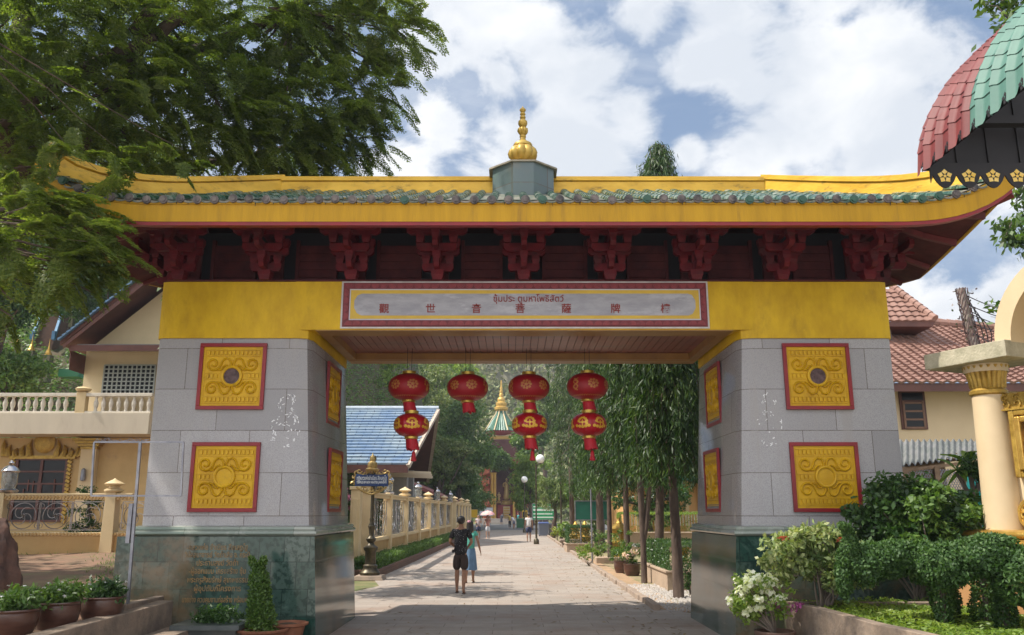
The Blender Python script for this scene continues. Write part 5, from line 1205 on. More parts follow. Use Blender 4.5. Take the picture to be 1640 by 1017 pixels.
shrub('dark_shrub', 'dark small-leaved shrub hanging in front of the turquoise sheet', (q.x, 12.7, 0.1), [((q.x, 12.6, q.z+.12), (.30, .3, .20), 22, 1500, .14, .07, .04, L_DEEP, .2)], None, 6, 16)
# frangipani-like plant with long leaves
q = at(1552, 745, 12.9); t = thing('long_leaved_plant', 'young plant with large pointed leaves standing in front of the shed', 'plant', (q.x, 12.9, 0))
mb = MB(); mb.tube([(q.x, 12.9, 0), (q.x+.05, 12.9, 1.6), (q.x, 12.9, q.z-.1)], .035, 6); mb.tube([(q.x+.02, 12.9, 2.0), (q.x+.32, 12.9, q.z+.15)], .03, 6); mb.tube([(q.x+.02, 12.9, 1.9), (q.x-.2, 12.9, q.z-.1)], .03, 6); mb.build('stem', BARKG, t, uv=False)
mb = MB(); rr = random.Random(3)
for (cx_, cz_, n_) in ((q.x, q.z, 11), (q.x+.32, q.z+.2, 9), (q.x-.2, q.z-.08, 9)):
    for k in range(n_):
        a = rr.uniform(0, 2*PI); el = rr.uniform(-.4, 1.1); L_ = rr.uniform(.34, .52); w = .055
        d = Vector((math.cos(a)*math.cos(el), math.sin(a)*math.cos(el), math.sin(el))); s = d.cross(Vector((0, 0, 1))).normalized(); c = Vector((cx_, 12.9, cz_)); rows = []
        for j, ww in enumerate((.15, .7, 1, .75, .05)):
            v = j/4; p = c+d*L_*v+Vector((0, 0, -.16*v*v)); rows.append([p-s*w*ww+Vector((0, 0, .02)), p, p+s*w*ww+Vector((0, 0, .02))])
        mb.loft(rows, cap=False, closed=False)
mb.build('leaves', L_LIME, t, uv=False, smooth=True, fixn=False)
# clipped topiary beasts: body, legs of foliage, raised neck
def topiary(name, label, base, body, legs, extra, seed):
    t = thing(name, label, 'topiary', base, 'clipped topiaries in the planter bed'); rng = np.random.default_rng(seed); P_, O_ = [], []
    def fill(c, r, n, sh=.75):
        u = unit(rng.normal(size=(n, 3))); k = sh+(1-sh)*rng.random((n, 1)); bump_ = 1+.10*np.sin(u[:, :1]*7+c[0]*3)*np.sin(u[:, 2:]*6+seed)+.05*rng.normal(size=(n, 1)); P_.append(np.array(c)+u*k*bump_*np.array(r)); O_.append(u)
    for c, r, n in body+extra: fill(c, r, n)
    mb = MB()
    for (x, y, zt_, r) in legs:
        n = 1700; z = rng.random(n); a = 2*PI*rng.random(n); rr_ = r*(.7+.35*rng.random(n))*(1+.18*np.sin(z*9+x*5)); h_ = zt_-(Zp-.1)
        P_.append(np.stack([x+rr_*np.cos(a), y+rr_*np.sin(a), Zp-.06+z*h_], 1)); O_.append(np.stack([np.cos(a), np.sin(a), np.zeros(n)], 1)); mb.tube([(x, y, Zp-.2), (x+.02, y, zt_)], .03, 6)
    p = np.concatenate(P_); o = np.concatenate(O_); n = len(p); d = rng.normal(size=(n, 3))+o*.6
    leaf_mesh('foliage', p, d, o+rng.normal(size=(n, 3))*.45, .036+.022*rng.random(n), .024, L_TOP, t); mb.build('stem', BARKG, t, uv=False); return t
L_TOP = MLEAF('leaf_clipped', (.022, .060, .014), (.045, .105, .022), (.10, .18, .035), .28, .62, 1.5)
def tp(px, py, Y): v = at(px, py, Y); return (v.x, Y, v.z)
topiary('clipped_topiary', 'clipped dark green topiary beast with a raised curling neck at its left end', tp(1430, 975, 9.6), [(tp(1430, 895, 9.6), (.42, .27, .20), 9500), (tp(1385, 905, 9.6), (.22, .24, .22), 3500), (tp(1478, 900, 9.5), (.20, .24, .24), 3500)],
        [(tp(1395, 0, 9.6)[0], 9.45, 1.35, .11), (tp(1427, 0, 9.6)[0], 9.8, 1.35, .10), (tp(1455, 0, 9.6)[0], 9.5, 1.35, .14), (tp(1482, 0, 9.6)[0], 9.75, 1.35, .11)],
        [(tp(1362, 895, 9.6), (.15, .12, .18), 2200), (tp(1362, 872, 9.5), (.08, .08, .15), 1700), (tp(1357, 852, 9.5), (.055, .055, .085), 1000), (tp(1349, 842, 9.45), (.045, .04, .04), 450), (tp(1352, 925, 9.6), (.09, .1, .25), 1200)], 3)
topiary('clipped_topiary', 'larger clipped topiary beast with thick leafy legs at the right edge', tp(1580, 985, 8.9), [(tp(1570, 895, 8.9), (.50, .30, .20), 12000), (tp(1515, 905, 8.9), (.25, .26, .23), 4200), (tp(1632, 925, 8.7), (.25, .28, .28), 4500)],
        [(tp(1541, 0, 8.9)[0], 8.75, 1.35, .11), (tp(1503, 0, 8.9)[0], 9.1, 1.3, .10), (tp(1600, 0, 8.9)[0], 8.7, 1.35, .115), (tp(1638, 0, 8.9)[0], 8.9, 1.3, .12)], [(tp(1585, 870, 8.9), (.28, .2, .1), 2000)], 4)
# ---- utility pole wrapped in vines with cables
Yp = 19.0; a, b = at(1572, 600, Yp), at(1539, 462, Yp); t = thing('utility_pole', 'leaning utility pole wrapped in dry vines and cables above the tiled house roof', 'pole', (a.x+.5, Yp, 0))
lo = a+(a-b)*(a.z/(b.z-a.z)); MB().tube([lo, a, b], [.13, .10, .085], 10).build('pole', M('pole_wood', (.22, .16, .13), (.33, .28, .25), 5, .85), t, uv=False)
mb = MB(); rng = np.random.default_rng(7)
for k in range(11):
    s = k*.55; q = [(a+(b-a)*v+Vector((math.cos(s+v*7)*(.11+.03*k/11), math.sin(s+v*7)*.12, 0))) for v in [i/12 for i in range(13)]]; mb.tube(q, .010, 4)
mb.build('vine', M('dry_vine', (.14, .08, .08), (.08, .05, .05), 5, .9), t, uv=False)
rng = np.random.default_rng(4); n = 130; v = rng.random(n)**.7; p = np.array([tuple(a+(b-a)*x) for x in v])+rng.normal(size=(n, 3))*np.array([.13, .13, .05]); leaf_mesh('vine_leaves', p, rng.normal(size=(n, 3)), rng.normal(size=(n, 3)), .09, .05, MLEAF('leaf_purplish', (.06, .04, .05), (.10, .08, .08), (.07, .12, .04), .2), t)
mb = MB()
for k in range(5):
    s0 = a+(b-a)*(.5+.11*k); e = at(1760, 500-k*9, Yp-2); q = [s0.lerp(e, v)+Vector((0, 0, -.5*math.sin(PI*v)*(1 if k else 1.5))) for v in [i/10 for i in range(11)]]; mb.tube(q, .012, 4)
for k in range(3):
    s0 = a+(b-a)*.1*k; s1 = a+(b-a)*(.95-.1*k); q = [s0.lerp(s1, v)+Vector((.25+.1*k, 0, 0))*math.sin(PI*v)**.6 for v in [i/10 for i in range(11)]]; mb.tube(q, .012, 4)
mb.build('cable', M('black_cable', (.03, .025, .03), rough=.6), t, uv=False)
# ---- trees reaching in from the right edge
def hang_tree(label, base, tip, clusters, seed, mat, ln, wd, name='overhanging_tree'):
    rng = np.random.default_rng(seed); t = thing(name, label, 'tree', base); mb = MB(); b = Vector(base); top = Vector(tip)
    tp_ = wander(rng, b, top, 8, .05); mb.tube(tp_, [.2-.014*i for i in range(9)], 8); P_, O_ = [], []
    for (c, r, n) in clusters:
        k = rng.integers(4, 9); pts = wander(rng, tp_[k], c, 7, .1); mb.tube(pts, [.05*(1-.11*j) for j in range(8)], 5)
        for j in range(max(4, int(n/28))):
            e = np.array(c)+unit(rng.normal(size=(1, 3)))[0]*np.array(r)*rng.random()**.4; s = np.array(pts[rng.integers(4, 8)]); mb.tube([tuple(s), tuple((s+e)/2+rng.normal(size=3)*.05), tuple(e)], [.012, .008, .004], 4); m = 28
            tt = .35+.65*rng.random((m, 1)); P_.append(s+(e-s)*tt+rng.normal(size=(m, 3))*.07); dd = np.tile((e-s)/np.linalg.norm(e-s), (m, 1))+rng.normal(size=(m, 3))*.8; dd[:, 2] -= .5; O_.append(dd)
    p = np.concatenate(P_); d = np.concatenate(O_); leaf_mesh('foliage', p, d, rng.normal(size=p.shape)*.6+np.array([0, 0, .8]), ln*(.7+.6*rng.random(len(p))), wd, mat, t); mb.build('trunk', BARKG, t, uv=False, smooth=True); return t
L_GLO = MLEAF('leaf_glossy', (.05, .06, .04), (.05, .11, .02), (.17, .24, .04), .35, .3, .8)
hang_tree('leafy tree whose branches hang over the canopy at the top right corner', (9.6, 10.8, 0), (8.6, 10.3, 9.2), [(tuple(at(1615, 30, 10.2)), (.50, .4, .42), 420), (tuple(at(1655, 70, 10.2)), (.45, .4, .5), 480), (tuple(at(1590, 88, 10.2)), (.26, .3, .16), 110), (tuple(at(1562, 112, 10.2)), (.13, .12, .08), 40), (tuple(at(1600, -20, 10.2)), (.6, .4, .3), 300), (tuple(at(1690, -30, 10.2)), (.8, .6, .6), 600)], 3, L_GLO, .15, .06)
hang_tree('sparse leafy tree beyond the end of the gateway roof at the right edge', (13.2, 17.0, 0), (12.2, 16.4, 8.6), [(tuple(at(1645, 290, 15.6)), (.45, .4, .9), 300), (tuple(at(1618, 360, 15.6)), (.40, .4, .5), 170), (tuple(at(1632, 390, 15.6)), (.5, .4, .45), 260), (tuple(at(1640, 470, 15.6)), (.35, .3, .2), 80), (tuple(at(1600, 495, 15.8)), (.6, .3, .2), 120), (tuple(at(1650, 200, 15.6)), (.5, .4, .6), 200)], 9, L_GLO, .17, .08)
# ------------------------------------------------------------------ along the road beyond the gateway
BRICKK = MT('brick_kerb', (.20, .10, .07), (.15, .08, .06), (.10, .07, .05), .22, .075, .008, .5, .8, dirt=(.10, .08, .06), bump=.4)
IRON = M('dark_bronze', (.05, .042, .03), (.10, .08, .045), 9, .4, .6, .2, 40)
GILTW = M('gilt_scroll', (.50, .36, .14), (.30, .20, .07), 9, .4, .5, .2, 50)
GREY = M('grey_render', (.30, .29, .28), (.24, .23, .23), 3, .7)
def xfence(y): return -4.93+.0142*y
# long fence: two runs
def long_fence(name_label, y0, y1, nbay, h, z0=0.0, lamps=True):
    t = thing('long_scrollwork_fence', name_label, 'fence', (xfence((y0+y1)/2), (y0+y1)/2, 0))
    A = Vector((xfence(y0), y0, 0)); B = Vector((xfence(y1), y1, 0)); d = (B-A); L_ = d.length; d.normalize(); rz = math.atan2(d.y, d.x)
    T = Matrix.Translation(A) @ Matrix.Rotation(rz, 4, 'Z')   # local x along the fence, -y to the road
    MB().box(0, L_, -.09, .09, h-.16, h-.06).box(0, L_, -.13, .13, h-.06, h).box(0, L_, -.11, .11, h*.36, h*.36+.07).box(0, L_, -.09, .09, h*.36+.07, h*.36+.11).xf(T).build('rail', FENCEC, t, bevel=.01)
    MB().box(0, L_, -.05, .05, 0, h*.36).xf(T).build('dado', FENCEO, t)
    mb = MB()
    for k in range(nbay):
        for z in (.28, .53): mb.box(L_*k/nbay+.2, L_*(k+1)/nbay-.2, -.056, -.05, z, z+.025)
    mb.xf(T).build('dado_groove', FENCEC, t)
    for k in range(nbay+1):
        x = L_*k/nbay; big = (k % 2 == 0)
        MB().loft([[(x-.16, -.17, 0), (x+.16, -.17, 0), (x+.16, .16, 0), (x-.16, .16, 0)], [(x-.12, -.15, h+.02), (x+.12, -.15, h+.02), (x+.12, .15, h+.02), (x-.12, .15, h+.02)]]).xf(T).build('post', FENCEC, t, bevel=.012)
        p = T @ Vector((x, 0, h+.02))
        if big: finial_cap(tuple(p), 1.25).build('post_cap', FENCEC, t, smooth=True)
        elif lamps: glass_lamp(tuple(p), 'glass jar lamp on the long roadside fence, number %s from the gateway' % ('one two three four five'.split()[k//2]) if False else ['glass jar lamp on the long fence nearest the gateway', 'glass jar lamp on the long fence, second from the gateway', 'glass jar lamp on the long fence, third from the gateway', 'glass jar lamp on the long fence, fourth from the gateway'][k//2], 1.7, 'glass lamps on the long fence')
    for k in range(nbay):
        x = L_*(k+.5)/nbay; w = L_/nbay-.4; mb = MB()
        for s in (-.25, .25): scroll_panel(mb, T @ Matrix.Translation((x+s*w, 0, h*.36+.16)), w*.48, h-.26-h*.36-.14)
        for q in range(9): 
            xx = x-w/2+w*(q+.5)/9; mb.tube([T @ Vector((xx+.05*math.sin(v*6+q), -.01, h*.36+.16+(h-.4-h*.36)*v)) for v in [i/8 for i in range(9)]], .014, 4)
        mb.build('scroll_panel', STAIN, t, smooth=True, uv=False)
    return t
long_fence('long cream roadside fence with polished steel scroll panels on the left beyond the gateway', 27.0, 57.5, 7, 2.42)
long_fence('farther short run of cream fence with steel scroll panels past the side entrance', 61.0, 78.0, 5, 2.5, lamps=False)
# end pier and slatted steel gate beside it
p = (xfence(25.9)-.05, 25.9); t = thing('entrance_pier', 'tall cream entrance pier behind the blue signpost', 'pier', (p[0]-.15, p[1], 0)); MB().box(p[0]-.18, p[0]+.10, p[1]-.2, p[1]+.25, 0, 2.45).box(p[0]-.12, p[0]+.04, p[1]-.23, p[1]-.2, .3, 2.2).box(p[0]-.22, p[0]+.14, p[1]-.24, p[1]+.29, 2.45, 2.55).build('shaft', FENCEC, t, bevel=.02)
t = thing('steel_gate', 'polished steel side gate between the left pillar and the entrance pier', 'gate', (-5.7, 25.4, 0)); mb = MB()
for z in (.25, 1.3, 2.15, 2.45): mb.tube([(-7.2, 25.4, z), (-4.95, 25.4, z)], .035, 6)
for k in range(7): mb.tube([(-7.2+k*.34, 25.4, .2), (-7.2+k*.34, 25.4, 2.45)], .028, 6)
mb.build('frame', STAIN, t, smooth=True, uv=False); mb = MB()
mb.box(-5.0, -4.88, 25.33, 25.47, 0, 2.5); mb.build('gate_post', IRON, t)
q = at(557, 800, 26.5); t = thing('orchid_clump', 'clump of magenta orchids behind the steel gate', 'flowers', (q.x, 26.5, .8))
pot_mb((q.x, 26.5, .8), .3, .35).build('pot', TERRA, t, smooth=True, uv=False); crown('blossom', MLEAF('orchid_magenta', (.45, .10, .36), (.62, .22, .52), (.75, .45, .65), .3, .5), t, (q.x, 26.5, q.z+.1), (.42, .3, .45), 16, 420, .16, .09, .06, .2, 5); crown('leaves', L_DEEP, t, (q.x, 26.5, q.z-.35), (.4, .3, .4), 14, 420, .16, .2, .05, .3, 6)
# clipped hedge strip with its brick kerb
def hx(y): return -4.07+.0135*y
t = thing('roadside_hedge', 'low clipped hedge in a brick kerb along the long fence', 'hedge', (hx(40)-.4, 40, 0))
A = (hx(24.6), 24.6); B = (hx(62), 62)
mb = MB(); mb.prism([(A[0]-.9, A[1]), (A[0], A[1]), B, (B[0]-.15, B[1]), (A[0]-.13, A[1]+.15), (A[0]-.9, A[1]+.15)], 0, .22, 'Z'); mb.build('brick_kerb', BRICKK, t)
MB().prism([(A[0]-.85, A[1]+.12), (A[0]-.1, A[1]+.12), (B[0]-.1, B[1]), (B[0]-.7, B[1])], 0, .16, 'Z').build('bed_soil', EARTH, t)
rg = np.random.default_rng(21); n = 52000; yy = 24.9+37*rg.random(n)**1.5; w = rg.random(n); top = rg.random(n) < .45; xr = np.where(top, w*.62, np.where(w < .7, .62+.02*rg.normal(size=n), 0)); zz = np.where(top, .46+.03*rg.normal(size=n), .12+.36*rg.random(n)); endc = (yy < 25.1); xr = np.where(endc, .62*rg.random(n), xr)
xx = np.array(hx(yy))-.13-.62+xr+.02*np.sin(yy*5); zz = zz+.025*np.sin(yy*3)+.02*np.sin(yy*7.3); d = rg.normal(size=(n, 3)); d[:, 2] += .6
leaf_mesh('hedge_foliage', np.stack([xx, yy, zz], 1), d, rg.normal(size=(n, 3))*.6+np.array([.4, -.3, .8]), .05+.03*rg.random(n), .03, L_MID, t)
q = at(572, 908, 24.9); t = thing('kerb_planter', 'small brick planter of dark leaves beside the foot of the signpost', 'planter', (q.x, 25.2, 0)); MB().box(q.x-.5, q.x+.35, 24.75, 25.3, 0, .2).build('brick_edge', BRICKK, t); crown('leaves', L_DEEP, t, (q.x-.05, 25.0, .28), (.4, .25, .14), 14, 700, .10, .07, .035, 0, 7)
# ornate signpost
b = gp_ = atz(592, 929, 0.0); bx_, by_ = b.x, b.y
t = thing('ornate_signpost', 'black and gilt ornate signpost with a blue bilingual nameplate at the roadside', 'signpost', (bx_, by_, 0))
MB().loft([[(bx_-.42, by_-.35, 0), (bx_+.42, by_-.35, 0), (bx_+.42, by_+.35, 0), (bx_-.42, by_+.35, 0)], [(bx_-.36, by_-.3, .13), (bx_+.36, by_-.3, .13), (bx_+.36, by_+.3, .13), (bx_-.36, by_+.3, .13)]]).build('plinth', KERB, t, bevel=.02)
prof = [(.27, .13), (.28, .2), (.22, .26), (.19, .33), (.20, .38), (.15, .42), (.15, .75), (.19, .8), (.20, .86), (.11, .92), (.08, .98), (.13, 1.04), (.14, 1.09), (.07, 1.15), (.06, 1.2), (.08, 1.35), (.10, 1.42), (.06, 1.5), (.058, 1.56), (.065, 1.6), (.05, 1.66), (.048, 3.2), (.07, 3.24), (.07, 3.28), (.05, 3.34)]
MB().lathe(prof, (bx_, by_, 0), 20).build('post', IRON, t, smooth=True)
zl, zh = at(604, 779, by_).z, at(604, 760, by_).z; xl_, xr_ = at(570, 770, by_).x, at(623, 770, by_).x; xm = (xl_+xr_)/2; yq = by_-.12
MB().box(xl_, xr_, yq-.02, yq+.02, zl, zh).build('nameplate', M('sign_blue', (.012, .045, .17), (.008, .03, .12), 3, .35), t, bevel=.01)
SWH = M('sign_lettering', (.62, .66, .72), rough=.5)
text('กุฏิหลวงพ่อจำเนียร สีลเสฏฺโฐ', .15, Matrix.Translation((xm, yq-.024, zl+(zh-zl)*.66)) @ FACE_CAM, SWH, t, 'thai_lettering', .002, .003, width=(xr_-xl_)*.90)
text('TEMPLE OF NEW MASTER JAMNEAN', .085, Matrix.Translation((xm, yq-.024, zl+(zh-zl)*.32)) @ FACE_CAM, SWH, t, 'english_lettering', .002, .003, width=(xr_-xl_)*.90)
mb = MB(); rr = random.Random(2)
def curl(cx, cz, r, s, sg): mb.tube([(cx+sg*r*(1-.75*v)*math.cos(s+5*v), yq, cz+r*(1-.75*v)*math.sin(s+5*v)) for v in [i/9 for i in range(10)]], [.028-.0015*i for i in range(10)], 5)
for k in range(6):
    for sg in (-1, 1):
        f = (k+.5)/6; curl(xm+sg*f*(xr_-xl_)*.5, zh+.06+.03*math.sin(k*2), .075, k, sg); 
        if k < 4: curl(xm+sg*f*(xr_-xl_)*.45, zl-.06-.04*(k < 2), .08, k+2, sg)
for sg in (-1, 1):
    for k in range(3): curl(xm+sg*((xr_-xl_)/2+.05), zl+(zh-zl)*(k+.6)/3, .065, k, sg)
mb.tube([(xm-.42, yq, zl-.02), (xm-.2, yq, zl-.16), (xm, yq, zl-.22), (xm+.2, yq, zl-.16), (xm+.42, yq, zl-.02)], .03, 6)
mb.build('scroll_surround', GILTW, t, smooth=True, uv=False)
MB().lathe([(.18, 0), (.20, .04), (.12, .08), (.14, .14), (.13, .22), (.07, .27), (.085, .33), (.07, .39), (.02, .44), (.005, .5)], (xm, yq+.02, zh+.10), 14).build('crest', GILTW, t, smooth=True)
MB().box(bx_-.03, bx_+.03, yq, by_+.03, zl-.15, zh+.1).build('bracket', IRON, t)
# ---- blue roofed pavilion
BLUER = MT('blue_pavilion_tiles', (.24, .32, .39), (.34, .41, .46), (.05, .07, .12), .9, .245, .03, .5, .35, dirt=(.10, .18, .33), dscale=.45, dlo=.42, dhi=.66, bump=.5, bias=-.1)
Fp, Rp, Bp = at(652, 744, 45.0), at(700, 656, 53.0), at(684, 769, 62.0)
xf = -26.0; t = thing('blue_roof_pavilion', 'open pavilion with a large light blue tiled gable roof behind the fence', 'pavilion', ((xf+Fp.x)/2, 53, 0))
def quad_slab(name, P, mat, th, par):
    P = [Vector(p) for p in P]; n = (P[1]-P[0]).cross(P[3]-P[0]).normalized(); n = n if n.z > 0 else -n
    mb = MB(); mb.add(P+[p-n*th for p in P], [(0, 1, 2, 3), (4, 5, 6, 7), (0, 1, 5, 4), (1, 2, 6, 5), (2, 3, 7, 6), (3, 0, 4, 7)]); return mb.build(name, mat, par)
mbT = MB(); nc = 19; FL = Vector((xf, Fp.y, Fp.z)); RL = Vector((xf, Rp.y, Rp.z))
for k in range(nc):
    a0, a1 = k/nc, (k+1)/nc; pa, pb = FL.lerp(RL, a0), Fp.lerp(Rp, a0); pc, pd = Fp.lerp(Rp, a1), FL.lerp(RL, a1); up = Vector((0, -.02, .09))
    mbT.loft([[pa, pb], [pa+up, pb+up], [pd+up*.2, pc+up*.2]], cap=False, closed=False)
mbT.build('roof_tiles', BLUER, t, fixn=False)
BL = Vector((xf, Bp.y, Bp.z)); quad_slab('front_roof_board', [FL-Vector((0, 0, .05)), Fp-Vector((0, 0, .05)), Rp-Vector((0, 0, .05)), RL-Vector((0, 0, .05))], BRN, .1, t); quad_slab('rear_roof_slope', [BL, Bp, Rp, RL], BRN, .12, t)
mb = MB(); mb.tube([Rp+Vector((.1, 0, .1)), RL+Vector((0, 0, .1))], .13, 8); mb.build('ridge_cap', M('ridge_pale', (.45, .50, .55), (.35, .4, .46), 3, .5), t, smooth=True)
mb = MB(); mb.tube([Fp+Vector((.05, -.05, -.1)), Rp+Vector((.08, 0, -.05)), Bp+Vector((.05, 0, -.1))], .14, 4); mb.build('barge_board', M('barge_cream', (.50, .42, .34), (.38, .30, .24), 3, .6), t)
mb = MB(); mb.box(xf, Fp.x+.05, Fp.y-.05, Fp.y+.1, Fp.z-.42, Fp.z-.02); mb.build('eave_board', BRN, t)
mb = MB()
for k in range(3): q = Vector((Fp.x-.6, Fp.y+1.5+k*.5, Fp.z-.25-.1*k)); mb.tube([q-Vector((1.5, 0, 0)), q+Vector((1.7, .3, -.1))], .09, 4)
mb.build('purlin', M('pale_timber', (.48, .40, .30), rough=.7), t)
for (px, Y) in ((590, 48), (640, 48), (575, 58), (652, 58)): x = at(px, 800, Y).x; MB().box(x-.42, x+.42, Y-.35, Y+.35, 0, Fp.z+.3).build('pillar', GREY, t, bevel=.02)
MB().box(xf, at(610, 800, 60).x, 59.6, 60, 0, Fp.z).build('rear_wall', M('pavilion_wall', (.42, .33, .22), rough=.7), t)
# small white gabled hall
Yg = 66.0; ap, el, er = at(648, 771, Yg), at(612, 793, Yg), at(722, 803, Yg); t = thing('white_gabled_hall', 'small white gabled hall with a red edged roof behind the long fence', 'hall', (ap.x, Yg, 0))
MB().prism([(el.x+.3, 0), (er.x-.4, 0), (er.x-.4, er.z-.1), (ap.x, ap.z-.15), (el.x+.3, el.z-.1)], Yg, Yg+12).build('wall', M('hall_white', (.62, .60, .58), (.52, .50, .50), 2, .7), t)
mb = MB()
for a, b_ in ((el, ap), (er, ap)): mb.prism([(a.x, a.z-.12), (b_.x, b_.z-.12), (b_.x, b_.z+.15), (a.x, a.z+.15)], Yg-.8, Yg+12.5)
mb.build('roof', M('hall_roof_red', (.24, .07, .06), (.18, .05, .05), 3, .6), t)
MB().box(ap.x-1.4, ap.x+1.8, Yg-.05, Yg, .8, el.z-.9).build('doorway', DARK, t)
# ---- temple at the end of the road
Yt = 140.0; TX = at(803, 800, Yt).x
def tz(py): return at(800, py, Yt).z
def tx(px): return at(px, 780, Yt).x
t = thing('temple_tower', 'red and gold temple with green conical roof and golden spire at the road end', 'temple', (TX, Yt, 0))
TRED = M('temple_red', (.30, .045, .045), (.22, .03, .03), .8, .6); TGOLD = M('temple_gold', (.62, .40, .10), (.50, .30, .07), 1, .4, .3); TCRM = M('temple_cream', (.62, .50, .30), rough=.6)
for k in range(5): MB().box(tx(770)-k*.0, tx(845), 131.5+k*.45, 134+k*.45+3, 0, .16*(k+1)).build('step', M('temple_step', (.34, .31, .28), (.28, .25, .23), 1, .8) if 'temple_step' not in bpy.data.materials else bpy.data.materials['temple_step'], t)
MB().box(tx(776), tx(838), Yt-3, Yt+8, 0, tz(833)).build('platform', M('platform_grey', (.32, .28, .25), rough=.8), t)
MB().box(tx(797), tx(823), Yt+1.2, Yt+5, 0, tz(809)).build('altar', TRED, t); MB().box(tx(806), tx(817), Yt+1.1, Yt+1.2, 0, tz(811)).build('altar_panel', TCRM, t)
mb = MB(); 
for k in range(5): mb.box(tx(807), tx(816), Yt+1.02, Yt+1.1, tz(831-k*4), tz(829-k*4))
mb.build('altar_carving', TGOLD, t)
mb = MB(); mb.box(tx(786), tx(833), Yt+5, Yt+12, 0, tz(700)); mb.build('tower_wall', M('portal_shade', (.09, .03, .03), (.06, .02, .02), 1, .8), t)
for px in (788, 792.5, 823.5, 829): MB().lathe([(.30, 0), (.26, .4), (.24, 7.2), (.34, 7.5)], (tx(px), Yt-.5, tz(833)), 14).build('column', TGOLD if px != 829 else TRED, t, smooth=True)
MB().box(tx(784), tx(834), Yt-1, Yt+6, tz(750), tz(735)).build('portal_lintel', TRED, t)
for s, px in ((-1, 782), (1, 836)):
    mb = MB(); 
    for k in range(4): mb.prism([(tx(px)-s*.2, tz(758+k*17)), (tx(px)+s*1.3, tz(763+k*17)), (tx(px)+s*1.6, tz(756+k*17)), (tx(px)-s*.2, tz(749+k*17))], Yt-2, Yt+3)
    mb.box(min(tx(px)-s*.3, tx(px)+s*.9), max(tx(px)-s*.3, tx(px)+s*.9), Yt+.5, Yt+3, 0, tz(755)); mb.build('side_porch', M('porch_orange', (.45, .14, .06), (.35, .08, .05), 1, .6), t)
w0, w1 = tx(779), tx(824); cxm = (w0+w1)/2; cyt = Yt+8; hw = (w1-w0)/2
MB().box(cxm-hw*.78, cxm+hw*.78, cyt-hw*.78, cyt+hw*.78, tz(735), tz(690)).build('drum', TCRM, t)
mb = MB(); 
for (a, b_) in ((728, 717), (712, 700)): mb.box(cxm-hw*.56, cxm+hw*.56, cyt-hw*.80, cyt-hw*.78, tz(a), tz(b_))
mb.build('brick_panel', MT('temple_bricks', (.38, .07, .06), (.30, .05, .05), (.5, .3, .2), .8, .35, .04), t)
mb = MB()
for z in (733, 715, 698): mb.box(cxm-hw*.84, cxm+hw*.84, cyt-hw*.84, cyt+hw*.84, tz(z), tz(z)+.45)
mb.build('gold_string_course', TGOLD, t)
MB().lathe([(hw*.9, tz(692)), (hw*1.22, tz(687)), (hw*1.22, tz(684))], (cxm, cyt, 0), 8).build('eave', TRED, t)
ze = tz(684); zt_ = tz(648); R0, R1 = hw*1.28, hw*.34; nr = 20
mb = MB(); mb.lathe([(R0, ze), (R0*.82, ze+(zt_-ze)*.22), (R0*.62, ze+(zt_-ze)*.48), (R1*1.25, ze+(zt_-ze)*.8), (R1, zt_)], (cxm, cyt, 0), 160, 40, .06)
mb.build('conical_roof', M('temple_green_tile', (.03, .13, .085), (.06, .17, .12), .8, .4), t, smooth=True, uv=False)
mb = MB()
for k in range(8):
    a = 2*PI*k/8+PI/8; mb.tube([(cxm+r*math.cos(a), cyt+r*math.sin(a), z+.1) for r, z in ((R0*1.05, ze-.1), (R0*.83, ze+(zt_-ze)*.22), (R0*.63, ze+(zt_-ze)*.48), (R1*1.3, ze+(zt_-ze)*.8), (R1, zt_))], .12, 6)
mb.build('roof_rib', TCRM, t, smooth=True)
s_ = 1/9.2; base = zt_-.2
pr = [(R1*1.05, 0), (R1*1.5, .3), (R1*1.5, .7), (R1*1.1, .9), (R1*1.25, 1.2), (R1*1.2, 1.5), (R1*.8, 1.7), (R1*.9, 2.0), (R1*.8, 2.3), (R1*.45, 2.5), (R1*.5, 3.0), (R1*.32, 3.2), (R1*.42, 3.5), (R1*.26, 3.8), (R1*.34, 4.1), (R1*.18, 4.4), (.14, 4.9), (.16, 5.1), (.08, 5.5), (.02, tz(613)-base)]
kz = (tz(613)-base)/pr[-1][1]; MB().lathe([(r, z*kz) for r, z in pr], (cxm, cyt, base), 48, 16, .06).build('golden_spire', TGOLD, t, smooth=True, uv=False)
# ---- signs, bins, lamps, posts along the road
def board(name, label, px0, px1, py0, py1, Y, mat, frame=None, legs=True, cat='sign', stripes=None, group=None):
    a, b_ = at(px0, py1, Y), at(px1, py0, Y); t = thing(name, label, cat, ((a.x+b_.x)/2, Y, 0), group); MB().box(a.x, b_.x, Y-.03, Y+.03, a.z, b_.z).build('board', mat, t, bevel=.01)
    mb = MB(); w = .04
    for (x0, x1, z0, z1) in ((a.x-w, b_.x+w, a.z-w, a.z), (a.x-w, b_.x+w, b_.z, b_.z+w), (a.x-w, a.x, a.z, b_.z), (b_.x, b_.x+w, a.z, b_.z)): mb.box(x0, x1, Y-.045, Y+.045, z0, z1)
    mb.build('frame', frame or STEEL, t)
    if legs:
        for s in (.15, .85): x = a.x+(b_.x-a.x)*s; MB().tube([(x, Y+.06, 0), (x, Y+.06, b_.z)], .035, 8).build('leg', STEEL, t)
    if stripes:
        mb = MB()
        for (u0, u1, v0, v1) in stripes: mb.box(a.x+(b_.x-a.x)*u0, a.x+(b_.x-a.x)*u1, Y-.036, Y-.03, a.z+(b_.z-a.z)*v0, a.z+(b_.z-a.z)*v1)
        mb.build('painted_band', M('sign_white', (.62, .70, .62), rough=.5), t)
    return t
